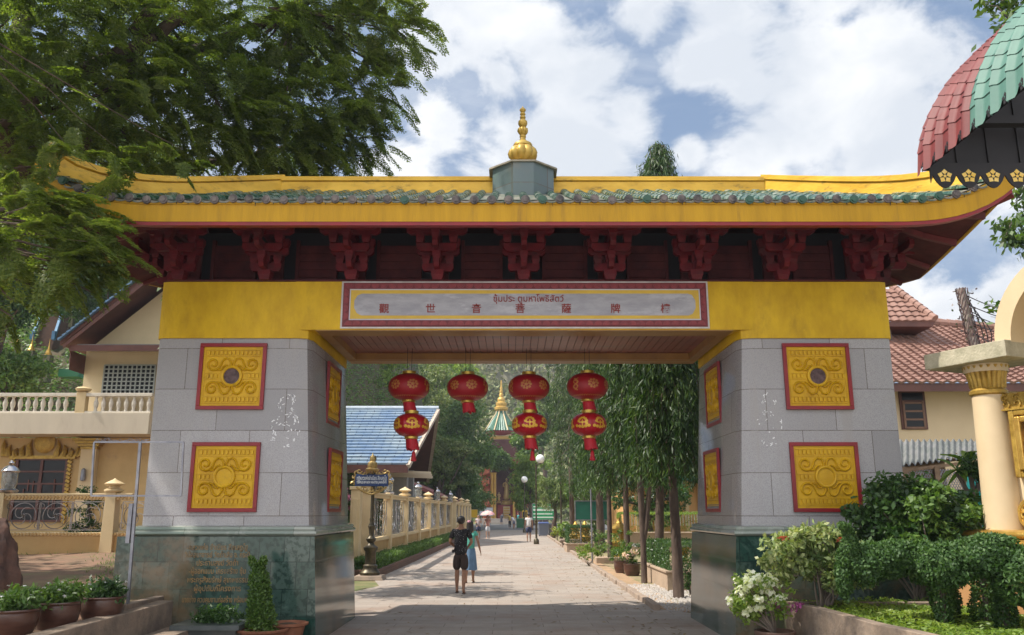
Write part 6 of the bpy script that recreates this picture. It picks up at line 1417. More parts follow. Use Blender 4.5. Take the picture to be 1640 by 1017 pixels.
GRS = M('sign_green', (.02, .30, .11), (.015, .24, .09), 2, .5); GRD = M('sign_dark_green', (.008, .13, .085), (.006, .10, .07), 2, .5); YLS = M('sign_yellow', (.70, .42, .02), rough=.5)
board('green_notice_board', 'light green notice board with white bands standing behind the street lamp', 853, 890, 807, 832, 70, GRS, stripes=[(.03, .97, .78, .86), (.03, .97, .55, .68), (.03, .85, .32, .40), (.03, .97, .10, .18)])
board('green_notice_board', 'plain dark green notice board behind the weeping tree trunks', 922, 975, 803, 832, 40, GRD)
a = at(939, 860, 31); t = thing('thin_sign_pole', 'thin pale sign pole beside the hedge box', 'pole', (3.0, 31, 0)); MB().tube([(at(948, 870, 31).x, 31, 0), (at(948, 870, 31).x, 31, 2.6)], .03, 8).build('pole', STEEL, t)
board('yellow_sign', 'yellow sign panel at the left end of the temple yard', 750, 765, 816, 829, 105, YLS)
board('yellow_sign', 'small yellow sign with black markings beside the green bin', 836, 845, 817, 831, 98, YLS)
bpy.data.objects['yellow_sign.001']; a = at(840.5, 824, 97.9)
mb = MB(); mb.box(a.x-.22, a.x-.05, 97.90, 97.96, a.z-.3, a.z+.3); mb.box(a.x+.08, a.x+.2, 97.90, 97.96, a.z-.3, a.z+.3); mb.build('black_marking', DARK, bpy.data.objects['yellow_sign.001'])
board('white_board', 'white information board left of the temple steps', 768, 789, 813, 826, 118, M('board_white', (.62, .64, .68), rough=.5))
def bin_(label, px, py0, py1, Y, mat, lidm, w):
    b_ = at(px, py1, Y); h_ = at(px, py0, Y).z; t = thing('wheeled_bin', label, 'rubbish bin', (b_.x, Y, 0))
    MB().loft([[(b_.x-w*.42, Y-w*.4, .06), (b_.x+w*.42, Y-w*.4, .06), (b_.x+w*.42, Y+w*.4, .06), (b_.x-w*.42, Y+w*.4, .06)], [(b_.x-w*.5, Y-w*.5, h_*.9), (b_.x+w*.5, Y-w*.5, h_*.9), (b_.x+w*.5, Y+w*.5, h_*.9), (b_.x-w*.5, Y+w*.5, h_*.9)]]).build('body', mat, t, bevel=.03)
    MB().obox((b_.x, Y, h_*.95), (w*1.08, w*1.08, h_*.1), (0, 0, 0), top=.9).build('lid', lidm, t, bevel=.02)
    for s in (-1, 1): MB().lathe([(.001, -.04), (.11, -.04), (.11, .04), (.001, .04)], (0, 0, 0), 12).xf(Matrix.Translation((b_.x+s*w*.4, Y+w*.42, .11)) @ Matrix.Rotation(PI/2, 4, 'Y')).build('wheel', DARK, t)
bin_('blue grey wheeled bin on the right verge beside the lamp post', 870.5, 836, 857, 66, M('bin_bluegrey', (.13, .15, .20), rough=.5), M('bin_lid_blue', (.08, .12, .30), rough=.4), .78)
bin_('darker grey wheeled bin half behind the blue grey bin', 885, 838, 857, 67.5, M('bin_grey', (.10, .10, .11), rough=.6), M('bin_grey_lid', (.08, .08, .09), rough=.5), .7)
bin_('green wheeled bin near the temple yard beside the stooping visitors', 833, 830, 846, 98, M('bin_green', (.04, .14, .06), rough=.5), M('bin_green_lid', (.05, .17, .08), rough=.5), .9)
def lamp(label, px, pyb, pyt, Y, r=.26):
    x = at(px, pyb, Y).x; z = at(px, pyt, Y).z; t = thing('street_lamp', label, 'street lamp', (x, Y, 0), 'globe street lamps')
    MB().lathe([(.16, 0), (.15, .25), (.06, .35), (.055, 1.2), (.075, 1.25), (.045, 1.35), (.04, z-.2)], (x, Y, 0), 12).build('post', IRON, t, smooth=True)
    gx_ = x+(at(866, 734, Y).x-at(859, 734, Y).x if px == 859 else .0)
    mb = MB(); mb.tube([(x, Y, z-.75), (x+.05, Y, z-.35), (gx_, Y, z-.22)], .03, 6); mb.lathe([(.03, -.3), (.12, -.22), (.13, -.19)], (gx_, Y, z), 12); mb.build('arm', IRON, t, smooth=True, uv=False)
    GL = bpy.data.materials.get('lamp_globe_white') or M('lamp_globe_white', (.80, .80, .78), rough=.25)
    MB().lathe([(r*math.cos(a), r*math.sin(a)) for a in [-PI/2*.9+PI*.95*k/12 for k in range(13)]], (gx_, Y, z), 20).build('globe', GL, t, smooth=True)
lamp('globe street lamp nearest, in front of the light green notice board', 859, 857, 735, 50)
lamp('globe street lamp farther off, beside the temple statue', 840, 846, 768, 78, .3)
x = at(899, 860, 52).x; t = thing('dark_pole', 'tall dark pole among the weeping foliage right of the bins', 'pole', (x, 52, 0)); MB().lathe([(.12, 0), (.11, .3), (.05, .5), (.045, 4.6), (.09, 4.65), (.1, 4.85), (.02, 5)], (x, 52, 0), 12).build('post', IRON, t, smooth=True)
# ---- right verge: planters, hedge boxes, pots, tables
STB = M('stone_box', (.42, .31, .22), (.34, .25, .18), 2, .8, 0, .2, 20, dirt=(.18, .15, .12), dscale=1)
def hedgebox(label, x0, x1, y0, y1, hb, ht, seed, mat=L_DEEP, dens=2600):
    t = thing('boxed_hedge', label, 'hedge', ((x0+x1)/2, (y0+y1)/2, 0)); MB().box(x0, x1, y0, y1, 0, hb-.05).box(x0-.04, x1+.04, y0-.04, y1+.04, hb-.05, hb).build('box', STB, t, bevel=.01)
    rg = np.random.default_rng(seed); n = int(dens*((x1-x0)+(y1-y0))*(ht-hb+.2)); u_ = rg.random((n, 3)); f = rg.integers(0, 5, n); u_[f == 0, 0] = 0; u_[f == 1, 0] = 1; u_[f == 2, 1] = 0; u_[f > 2, 2] = 1
    p = np.stack([x0+.08+(x1-x0-.16)*u_[:, 0], y0+.08+(y1-y0-.16)*u_[:, 1], hb+(ht-hb)*u_[:, 2]], 1)+rg.normal(size=(n, 3))*.03
    leaf_mesh('foliage', p, rg.normal(size=(n, 3))+np.array([0, 0, .4]), rg.normal(size=(n, 3))+np.array([-.2, -.6, .7]), .05+.03*rg.random(n), .03, mat, t)
    return t
hedgebox('clipped hedge block in a stone box before the dark green board', at(908, 883, 40).x, at(962, 883, 40).x, 40, 42, .40, 1.15, 1, L_DEEP)
hedgebox('clipped hedge in a dark edged stone box beside the nearest trunk', 3.62, 6.6, 20.6, 24.2, .46, 1.05, 2, L_DEEP)
x0 = at(893, 866, 50).x; t = thing('stone_slab_bench', 'low grey stone slab bench on the verge left of the hedge block', 'bench', (x0+.5, 46, 0)); MB().box(x0-.1, x0+1.1, 45.5, 46.2, .30, .42).build('seat', KERB, t, bevel=.02)
for s in (0.05, .8): MB().box(x0+s-.05, x0+s+.15, 45.6, 46.1, 0, .30).build('leg', KERB, t)
def smallshrub(name, label, px, py, Y, r, h, mat, seed, ln=.08, cat='shrub', n=900, group=None):
    c = at(px, py, Y); t = thing(name, label, cat, (c.x, Y, 0), group); o, cc = crown('foliage', mat, t, (c.x, Y, h*.62), (r, r, h*.42), 16, n, .14, ln, ln*.42, .1, seed, .4); mb = MB(); rg = np.random.default_rng(seed)
    for k in range(5): mb.tube(wander(rg, (c.x, Y, 0), cc[k], 4, .1), [.014, .012, .01, .008, .005], 4)
    mb.build('stem', BARKG, t, uv=False)
smallshrub('verge_shrub', 'rounded shrub left of the second trunk on the verge', 966, 880, 33, .55, 1.1, L_MID, 2); smallshrub('verge_shrub', 'loose low shrub at the road edge beside the stone ledge', 943, 890, 30, .42, .75, L_LIME, 3); smallshrub('verge_shrub', 'leafy shrub between the middle trunks', 990, 890, 28.5, .60, 1.25, L_MID, 4); smallshrub('verge_shrub', 'dark ragged shrub behind the forked trunk', 1045, 890, 27, .5, 1.3, L_DEEP, 5)
smallshrub('yellow_leaved_plant', 'yellow-green spiky plant beside the tall dark pole', 905, 858, 50, .55, 1.2, L_LIME, 6, .3, 'plant', 260); smallshrub('yellow_leaved_plant', 'yellow flowering plant in front of the grey bins', 893, 862, 56, .5, 1.0, MLEAF('yellow_flower_leaf', (.35, .30, .03), (.12, .2, .03), (.5, .4, .04), .3), 7, .2, 'plant', 240)
def urn(label, px, Y, r, h, seed, mat, fl=None):
    x = at(px, 900, Y).x; t = thing('potted_shrub', label, 'potted plant', (x, Y, 0), 'pots on the right verge'); pot_mb((x, Y, 0), r, h).build('pot', POTB, t, smooth=True, uv=False); crown('leaves', mat, t, (x, Y, h+r*.9), (r*1.1, r*1.1, r*1.0), 14, 700, .12, .09, .035, .1, seed, .3)
    if fl: crown('flowers', fl, t, (x-.1, Y-.1, h+r*1.2), (r*.9, r*.6, r*.7), 7, 150, .1, .09, .05, 0, seed+1, .4)
urn('dark round pot of leafy cuttings at the foot of the verge trunks', 996, 26.5, .25, .36, 1, L_MID); urn('dark pot with pale pink flower sprays beside the forked trunk', 1012, 25.5, .25, .34, 2, L_MID, MLEAF('pale_pink', (.65, .40, .42), (.75, .6, .58), (.7, .5, .4), .3))
smallshrub('verge_shrub', 'small plant by the low wall under the nearest trunk', 1105, 905, 19.7, .3, .9, L_DEEP, 15)
# stone lanterns and offering stands
def stand(label, px, Y, s, py=0):
    x = at(px, 870, Y).x; t = thing('stone_stand', label, 'garden ornament', (x, Y, 0), 'ochre stone stands'); MB().lathe([(.42*s, 0), (.42*s, .15*s), (.3*s, .2*s), (.26*s, .5*s), (.38*s, .58*s), (.40*s, .66*s), (.24*s, .72*s), (.2*s, .95*s), (.34*s, 1.02*s), (.36*s, 1.1*s), (.15*s, 1.25*s), (.03*s, 1.45*s)], (x, Y, 0), 8).build('body', OLDG, t)
stand('ochre tiered stone stand left of the second trunk', 937, 43, .95); stand('ochre tiered stand between the third and fourth trunks', 992, 32, 1.1); stand('small ochre stand beside the tall dark pole', 922, 48, .9)
x = at(1075, 900, 27).x; t = thing('stone_table', 'grey concrete garden table between the nearest trunks', 'table', (x, 28, 0)); MB().box(x-1.0, x+1.2, 27.5, 28.5, .72, .80).build('tabletop', GREY, t, bevel=.02)
for s in (-.5, .6): MB().lathe([(.2, 0), (.12, .15), (.10, .5), (.22, .72)], (x+s, 28, 0), 10).build('leg', OLDG, t)
# orange building and bright hedge at right background
Yo = 46.0; x0, x1 = at(1000, 820, Yo).x, at(1180, 820, Yo).x; t = thing('orange_building', 'low orange and cream building behind the bright hedge at right', 'building', ((x0+x1)/2, Yo, 0)); z1 = at(1080, 770, Yo).z
MB().box(x0, x1, Yo, Yo+6, 0, z1).build('wall', M('orange_wall', (.62, .36, .14), (.55, .30, .11), 1, .7), t)
mb = MB()
for k in range(9): x = x0+.6+k*(x1-x0)/9; mb.box(x, x+.18, Yo-.12, Yo, 0, z1)
mb.build('pilaster', CREAM, t); mb = MB(); mb.box(x0, x1, Yo-.5, Yo-.4, 1.7, 1.78)
for k in range(40): x = x0+k*(x1-x0)/40; mb.box(x, x+.05, Yo-.48, Yo-.42, 1.1, 1.7)
mb.build('railing', BAL, t); MB().prism([(Yo-1.2, z1), (Yo+7, z1), (Yo+3, z1+1.6)], x0-.5, x1+.5, 'X').build('roof', RTILE, t)
hedgebox('bright green hedge along the terracotta wall before the orange building', 4.6, 14.5, 37.5, 38.6, .95, 1.75, 9, L_LIME, 1300)
a, b_ = at(1050, 770, 30), at(1115, 735, 30); t = thing('green_awning', 'green ribbed awning half hidden behind the nearest trunks', 'awning', ((a.x+b_.x)/2+.8, 30, 0)); mb = MB(); mb.grid(lambda u, v: (a.x+(b_.x-a.x+1.6)*u, 30+2.4*v, a.z+(b_.z-a.z)*v+.04*math.sin(u*60)), 90, 3); mb.build('sheet', M('awning_green', (.01, .22, .13), rough=.5), t, smooth=True, uv=False)
for x in (a.x+.1, b_.x+1.5): MB().tube([(x, 30.05, 0), (x, 30.05, a.z)], .04, 8).build('post', STEEL, t)
t = thing('verge_ledge', 'short pale stone ledge on the verge beside the loose low shrub', 'ledge', (3.3, 31.6, 0)); MB().box(3.0, 4.3, 31.3, 32, 0, .22).build('block', STB, t, bevel=.02)
# ------------------------------------------------------------------ lanterns
LRED = M('lantern_red_cloth', (.34, .006, .014), (.27, .004, .012), 4, .5, 0, .05, 30); LRED2 = M('lantern_red_ribbed', (.42, .008, .018), (.34, .005, .014), 4, .38)
LGLD = M('lantern_painted_gold', (.50, .20, .05), (.40, .15, .04), 8, .5); LGLD2 = M('lantern_bright_gold', (.78, .46, .05), (.66, .36, .04), 8, .4, .2); LCAP = M('lantern_brass', (.62, .42, .08), (.4, .25, .05), 10, .3, .7); TAS = M('tassel_red', (.50, .008, .02), (.40, .005, .018), 30, .6, 0, .3, 120, stretch=(1, 1, .05))
def lantern(name, label, c, rx, rz, upper, rot, cord=None, ytop=0, tas=(.34, .16), group='red lanterns hanging under the gateway'):
    t = thing(name, label, 'lantern', c, group); x, y, z = c; n = 16; seg = 72 if not upper else 48
    def er(u): return rx*(max(0, 1-abs(u)**2.3))**(1/2.3)
    prof = [(max(.02, er(math.sin(a))) if abs(a) < PI/2 else .02, rz*math.sin(a)) for a in [-PI/2*.97+PI*.97*k/n for k in range(n+1)]]
    MB().lathe(prof, c, seg, 0 if upper else 18, .035).build('body', LRED if upper else LRED2, t, smooth=True, uv=False, ang=80)
    def on(a, v, r_): # point on the lantern surface
        s = math.sin(v); rr_ = er(s)+r_; return (x+rr_*math.sin(a), y-rr_*math.cos(a), z+rz*s)
    mb = MB(); rr = random.Random(int(rot*10)+int(x*10))
    def disc(a0, v0, ra, k=9, e=.006):
        st = [on(a0, v0, e)]+[on(a0+ra/rx*math.cos(2*PI*j/k), v0+ra/rz*.9*math.sin(2*PI*j/k), e) for j in range(k)]; mb.add(st, [(0, j+1, (j+1) % k+1) for j in range(k)])
    m = 7 if upper else 6
    for i in range(m):
        a = rot+2*PI*i/m
        if upper:
            kind = i % 3
            if kind == 0:
                for j in range(9): q = 2*PI*j/9; disc(a+.075/rx*math.cos(q), .06+.075/rz*.9*math.sin(q), .024)
                disc(a, .06, .03); [disc(a+.045/rx*math.cos(q), .06+.045/rz*math.sin(q), .014) for q in (0.3, 1.5, 2.7, 3.9, 5.1)]
            elif kind == 1:
                for j in range(7): q = PI*j/6; disc(a+.07/rx*math.cos(q), .10+.09/rz*math.sin(q), .022)
                disc(a, -.22, .045, 12); disc(a+.03, .1, .03); disc(a-.06, .0, .02)
            else:
                for j in range(13): v = -.4+.85*j/12; disc(a+.12*math.sin(v*9), v, .018); disc(a-.12*math.sin(v*9), v+.03, .014)
                disc(a, .35, .03)
        else:
            for j in range(7): q = PI*(j-.5)/6; disc(a+.075/rx*math.cos(q), .08+.085/rz*math.sin(q), .027)
            for j in range(5): disc(a+(j-2)*.055/rx, -.30+.05*abs(j-2), .03)
            for j in range(4): disc(a+(j-1.5)*.03/rx, .08, .016); disc(a, -.12+.12*j, .014)
    if upper:
        for j in range(40): a = 2*PI*j/40; disc(a, -.86, .018, 6); disc(a+.07, -.80, .010, 5)
    mb.build('painted_motif', LGLD if upper else LGLD2, t, uv=False, fixn=False)
    MB().lathe([(.10, 0), (.12, .005), (.12, .055), (.09, .06)], (x, y, z+rz*.93), 20).build('top_collar', LCAP, t, smooth=True); MB().lathe([(.10, -.05), (.12, -.04), (.115, .0), (.08, .005)], (x, y, z-rz*.94), 20).build('bottom_collar', LCAP, t, smooth=True)
    # cloth fringe: strands
    mb = MB(); L1, L2 = tas; ns = 26
    for j in range(ns):
        a = 2*PI*j/ns; r0 = .095; w = .3/ns; dl = rr.uniform(-.02, .02); lean = .035
        p0 = Vector((x+r0*math.cos(a), y+r0*math.sin(a), z-rz*.96)); p1 = Vector((x+(r0*1.2)*math.cos(a)+lean, y+r0*1.2*math.sin(a), z-rz*.96-L1+dl)); s = Vector((-math.sin(a), math.cos(a), 0))*w*1.25
        mb.add([p0-s, p0+s, p1+s*1.1, p1-s*1.1], [(0, 1, 2, 3)])
    mb.build('fringe', TAS, t, uv=False, fixn=False)
    if L2: MB().lathe([(.012, 0), (.03, -.03), (.035, -.08), (.05, -L2), (.02, -L2-.01)], (x+.05, y, z-rz*.96-L1-.02), 10).tube([(x+.02, y, z-rz), (x+.05, y, z-rz-L1)], .005, 4).build('tassel', TAS, t, uv=False)
    mb = MB(); top = 4.6 if cord is None else cord
    for dx in (-.035, .035) : mb.tube([(x+dx, y, z+rz*.95), (x+dx*1.2, y, top)], .005, 4)
    mb.build('cord', DARK, t, uv=False)
YL = 14.6
ul = ['leftmost upper red lantern, with a ribbed lantern hung beneath it', 'single red lantern, second from left, with nothing hung beneath it', 'third upper red lantern from the left, hanging right of the road centre', 'rightmost upper red lantern, in front of the weeping trees']
ll = ['ribbed lower lantern in front of the blue pavilion roof', 'ribbed lower lantern in the middle, above the street lamp globe', 'ribbed lower lantern at far right against the weeping trees']
li = 0
for i, (px, py) in enumerate([(655, 620), (749, 621), (847, 621), (941, 619)]):
    c = at(px, py, YL); lantern('red_lantern', ul[i], tuple(c), .355, .235, True, [.3, .25, .75, 1.1][i], None, 0, (.20, 0))
    if i != 1:
        q = at([659, 0, 848, 943][i], 680 if i != 0 else 681, YL-.02); lantern('red_lantern', ll[li], tuple(q), .30, .205, False, [.15, 0, .0, .6][i], c.z-.235, 0, (.22, .17)); li += 1
# ------------------------------------------------------------------ people
SKIN = M('skin_tan', (.36, .19, .12), (.30, .15, .09), 6, .55); SKIN2 = M('skin_light', (.52, .32, .23), (.45, .27, .19), 6, .55); HAIR = M('black_hair', (.012, .009, .009), (.03, .022, .02), 12, .45, 0, .4, 60, stretch=(1, 1, .2)); FLIP = M('sandal_rubber', (.07, .05, .045), rough=.7)
def skin(name, nodes, edges, mat, parent, root=0, sub=2, T=None):
    """nodes: list of (x,y,z,r or (rx,ry))"""
    me = bpy.data.meshes.new(name); me.from_pydata([n[:3] for n in nodes], edges, []); o = bpy.data.objects.new(name, me); C.objects.link(o)
    m = o.modifiers.new('s', 'SKIN'); m.use_smooth_shade = True; m.branch_smoothing = .3
    for i, n in enumerate(nodes): r = n[3]; me.skin_vertices[0].data[i].radius = r if isinstance(r, tuple) else (r, r); me.skin_vertices[0].data[i].use_root = (i == root)
    s = o.modifiers.new('u', 'SUBSURF'); s.levels = sub; s.render_levels = sub
    bpy.context.view_layer.update(); ev = bpy.data.meshes.new_from_object(o.evaluated_get(bpy.context.evaluated_depsgraph_get())); bpy.data.objects.remove(o)
    if T: ev.transform(T)
    ev.polygons.foreach_set('use_smooth', [True]*len(ev.polygons)); ev.materials.clear(); ev.name = name
    return link_mesh(name, ev, mat, parent)
def person(label, base, h, rz, top, bottom, cat='person', female=False, arms=None, stride=.12, lower='shorts', top_len=.0, skinm=None, hair='short', sleeve=.5, lod=2, bend=0, lead=1, hands=True, group=None):
    """local +Y is the way the person faces"""
    t = thing('person', label, 'person', base, group); sk = skinm or SKIN; k = h/1.70; W = .92 if female else 1.0
    T = Matrix.Rotation(rz, 4, 'Z') @ Matrix.Scale(k, 4)
    A = arms or {}
    def V3(x, y, z):   # leaning trunk for anyone bending
        if bend and z > .92: dz = z-.92; return (x, y+dz*math.sin(bend), .92+dz*math.cos(bend))
        return (x, y, z)
    nodes, edges = [], []
    def nd(p, r): nodes.append((p[0], p[1], p[2], r)); return len(nodes)-1
    def ch(ids): edges.extend([(ids[i], ids[i+1]) for i in range(len(ids)-1)])
    pel = nd(V3(0, 0, .93), (.095*W, .085)); wai = nd(V3(0, 0, 1.08), (.095*W, .085)); chst = nd(V3(0, .005, 1.26), (.12*W, .10)); upc = nd(V3(0, 0, 1.38), (.11*W, .085)); nk = nd(V3(0, 0, 1.45), (.055, .055)); nk2 = nd(V3(0, .01, 1.50), (.052, .055)); jaw = nd(V3(0, .03, 1.545), (.062, .075)); hd = nd(V3(0, .018, 1.60), (.078, .092)); hd2 = nd(V3(0, .005, 1.655), (.07, .085)); tp_ = nd(V3(0, 0, 1.69), (.035, .045))
    ch([pel, wai, chst, upc, nk, nk2, jaw, hd, hd2, tp_])
    for s in (-1, 1):
        e = nd(V3(s*.085, -.005, 1.595), .014); ch([hd, e])
    n_ = nd(V3(0, .115, 1.585), .013); ch([hd, n_])
    shn = {}
    for s in (-1, 1):
        sh = nd(V3(s*.165*W, 0, 1.385), .052); a = A.get(s, [(s*.21*W, -.02, 1.12), (s*.23*W, .04, .88)])
        el, wr = a[0], a[1]; ml = tuple((V3(s*.165*W, 0, 1.385)[i]+V3(*el)[i])/2 for i in range(3)); m_ = nd(ml, .046); e_ = nd(V3(*el), .037); mf = tuple((V3(*el)[i]+V3(*wr)[i])/2 for i in range(3)); f_ = nd(mf, .035); w_ = nd(V3(*wr), .024); ch([upc, sh, m_, e_, f_, w_]); shn[s] = (V3(*el), V3(*wr))
        d = (Vector(V3(*wr))-Vector(V3(*el))).normalized(); sd = d.cross(Vector((s, 0.2, 0))).normalized(); pm = Vector(V3(*wr))+d*.05; p_ = nd(tuple(pm), (.036, .018)); ch([w_, p_]); kn = pm+d*.035; p2 = nd(tuple(kn), (.036, .015)); ch([p_, p2])
        if hands:
            for q, ln in ((-.027, .055), (-.009, .068), (.009, .063), (.027, .048)):
                a0 = kn+sd*q+d*.012; f1 = nd(tuple(a0), .0085); f2 = nd(tuple(a0+d*ln*.6+Vector((-s*.006, .004, 0))), .008); f3 = nd(tuple(a0+d*ln+Vector((-s*.018, .006, 0))), .007); ch([p2, f1, f2, f3])
            th = pm+sd*.035; f1 = nd(tuple(th), .010); f2 = nd(tuple(th+d*.035+sd*.018), .009); ch([p_, f1, f2])
    feet = {}
    for s in (-1, 1):
        st = stride*s*lead; hp = nd((s*.085, 0, .87), .072); knz = .50+.02*(abs(st) > .05)
        back = st < 0; kx = (s*.085, st*.55+(.03 if not back else .05), knz); ax = (s*.085, st*1.0-(.03 if back else 0), .085+(.05 if back and stride > .1 else 0))
        mk = nd((s*.086, st*.3, .70), .070); kn = nd(kx, .056); cf = nd((s*.087, (kx[1]+ax[1])/2-.02, .33), .055); an = nd(ax, .030); ch([pel, hp, mk, kn, cf, an]); hl = nd((s*.088, ax[1]-.03, ax[2]-.045), .028); bl = nd((s*.092, ax[1]+.09, max(.022, ax[2]-.075)), (.038, .022)); to = nd((s*.094, ax[1]+.155, .02), (.030, .014)); ch([an, bl, to]); ch([an, hl]); feet[s] = ax
    skin('body', nodes, edges, sk, t, 0, lod, T)
    # hair
    mb = MB(); rings = []
    for z, r in ((1.53, .04), (1.56, .080), (1.60, .097), (1.64, .101), (1.675, .088), (1.705, .055), (1.72, .01)):
        ring = []
        for j in range(18):
            a = 2*PI*j/18; fwd = max(0, math.sin(a)); rr_ = r*(1+.035*math.sin(j*2.4+z*90)); y = rr_*math.sin(a)*1.12; 
            if fwd > .2 and z < 1.655: y *= .35
            ring.append(V3(rr_*math.cos(a)*.93, y-.004, z))
        rings.append(ring)
    mb.loft(rings)
    if hair == 'long':
        rings = []
        for z, r in ((1.62, .095), (1.54, .10), (1.46, .092), (1.38, .085), (1.31, .06)): rings.append([V3(r*(1+.06*math.sin(j*3+z*40))*math.cos(2*PI*j/14), -.035+.06*(r/.1)*math.sin(2*PI*j/14), z) for j in range(14)])
        mb.loft(rings)
    mb.xf(T); st_ = mb; o_ = ORG[t]; st_.v = [(a+o_.x, b+o_.y, c+o_.z) for a, b, c in st_.v]; st_.build('hair', HAIR, t, smooth=True, uv=False, ang=80)
    # top
    nodes, edges = [], []; zb_ = .90-top_len
    a0 = nd(V3(0, 0, zb_), (.165*W, .15)); a1 = nd(V3(0, 0, 1.02), (.16*W, .14)); a2 = nd(V3(0, .005, 1.2), (.17*W, .14)); a3 = nd(V3(0, 0, 1.35), (.15*W, .11)); a4 = nd(V3(0, 0, 1.425), (.075, .07)); ch([a0, a1, a2, a3, a4])
    for s in (-1, 1):
        el = Vector(shn[s][0]); sh = Vector(V3(s*.165*W, 0, 1.385)); e = sh.lerp(el, sleeve*1.0); b1 = nd(tuple(sh), .068); b2 = nd(tuple(sh.lerp(el, sleeve*.5)), .066); b3 = nd(tuple(e), .066); ch([a3, b1, b2, b3])
        if sleeve > 1: b4 = nd(tuple(el.lerp(Vector(shn[s][1]), .7)), .045); ch([b3, b4])
    skin('shirt', nodes, edges, top, t, 0, lod, T)
    if lower in ('shorts', 'trousers'):
        nodes, edges = [], []; p0 = nd((0, 0, .96), (.135*W, .108)); p1 = nd((0, 0, .90), (.14*W, .112)); ch([p0, p1])
        for s in (-1, 1):
            st = stride*s*lead; ze = .50 if lower == 'shorts' else .14; x_ = s*.09; b1 = nd((x_, 0, .82), .106); yk = st*.5+.03; b2 = nd((x_, st*.3, .68), .104); b3 = nd((x_, yk, ze if lower == 'shorts' else .5), .100 if lower == 'shorts' else .075); ch([p1, b1, b2, b3])
            if lower == 'trousers': b4 = nd((x_, feet[s][1], .16), .06); ch([b3, b4])
        skin('shorts' if lower == 'shorts' else 'trousers', nodes, edges, bottom, t, 0, lod, T)
    elif lower == 'skirt':
        mb = MB(); rings = []; n = 40
        for z, rx, ry, am in ((1.0, .118, .095, 0), (.93, .145, .12, .01), (.82, .165, .135, .02), (.65, .178, .15, .05), (.48, .19, .165, .08), (.36, .20, .18, .10)):
            rings.append([((rx*(1+am*math.sin(7*2*PI*j/n)))*math.cos(2*PI*j/n), .02*(1-z)+ry*(1+am*math.sin(7*2*PI*j/n+.5))*math.sin(2*PI*j/n), z+(.012*math.sin(3*2*PI*j/n) if z < .4 else 0)) for j in range(n)])
        mb.loft(rings); mb.xf(T); mb.v = [(a+o_.x, b+o_.y, c+o_.z) for a, b, c in mb.v]; mb.build('skirt', bottom, t, smooth=True, uv=False, ang=80)
    # sandals
    for s in (-1, 1):
        ax = feet[s]; mb = MB(); pl = [(s*.09+.045*math.cos(a)*(1 if math.sin(a) > 0 else .8), ax[1]+.055+.135*math.sin(a)) for a in [2*PI*j/14 for j in range(14)]]; zf = max(0, ax[2]-.085)
        mb.prism([(x, y) for x, y in pl], .001, .018, 'Z'); mb.v = [(x, y, z+zf*max(0, 1-(y-ax[1]+.08)/.26)) for x, y, z in mb.v]; mb.xf(T); mb.v = [(a+o_.x, b+o_.y, c+o_.z) for a, b, c in mb.v]; mb.build('sandal', FLIP, t, uv=False)
    return t, T, V3
def cloth(name, c, c2=None, **k): return M(name, c, c2 or tuple(v*.75 for v in c), k.pop('scale', 6), .8, 0, .25, 9, **k)
def speck_cloth():
    m, nt, N, L, P = _nm('black_speckled_cloth'); P.inputs['Roughness'].default_value = .8
    v = N.new('ShaderNodeTexVoronoi'); v.inputs['Scale'].default_value = 26; tc = N.new('ShaderNodeTexCoord'); L.new(tc.outputs['Object'], v.inputs['Vector'])
    r = N.new('ShaderNodeValToRGB'); e = r.color_ramp.elements; e[0].position = .17; e[0].color = (.30, .29, .30, 1); e[1].position = .24; e[1].color = (.012, .011, .014, 1); L.new(v.outputs['Distance'], r.inputs[0]); L.new(r.outputs[0], P.inputs['Base Color']); return m
p1 = atz(737, 951, 0)
t1, T1, V1 = person('man in a black speckled shirt and dark shorts walking away down the road', tuple(p1), 1.70, -.05, speck_cloth(), cloth('dark_brown_shorts', (.045, .028, .024)), arms={-1: [(-.25, -.01, 1.13), (-.15, .17, 1.02)], 1: [(.25, -.01, 1.13), (.15, .17, 1.02)]}, stride=.10, top_len=.10, lead=-1, sleeve=.75)
mb = MB(); mb.tube([(.13, -.075, 1.40), (.02, -.135, 1.25), (-.10, -.13, 1.05), (-.15, -.07, .92)], .010, 6, flat=2.0); mb.obox((-.175, -.02, .93), (.04, .07, .07)); mb.xf(T1); mb.v = [(a+p1.x, b+p1.y, c) for a, b, c in mb.v]; mb.build('sling_strap', DARK, t1, uv=False)
p2 = atz(752, 934, 0)
t2, T2, V2 = person('woman in a turquoise top and long blue skirt walking beside the man in black', tuple(p2), 1.57, -.08, cloth('turquoise_top', (.10, .42, .33)), cloth('blue_skirt', (.12, .22, .36)), female=True, arms={1: [(.23, -.02, 1.14), (.29, .0, .90)], -1: [(-.2, .02, 1.14), (-.16, .16, .98)]}, lower='skirt', hair='long', stride=.10, lead=1, sleeve=.45)
MB().lathe([(.02, 0), (.055, .01), (.05, .05), (.01, .06)], (0, 0, 0), 12).xf(Matrix.Translation((p2.x, p2.y, 0)) @ T2 @ Matrix.Translation((-.02, -.07, 1.66))).build('hair_tie', M('pink_hair_tie', (.6, .3, .38), rough=.7), t2, uv=False)
q = atz(766, 863, 0); person('visitor in a patterned pale shirt and dark knee shorts walking towards the gateway', tuple(q), 1.62, PI, cloth('patterned_pale_top', (.62, .55, .55), (.35, .25, .30), scale=14), cloth('navy_shorts', (.05, .06, .12)), arms={-1: [(-.22, 0, 1.15), (-.1, .2, 1.2)], 1: [(.22, 0, 1.15), (.12, .2, 1.15)]}, skinm=SKIN2, lod=1, hands=False)
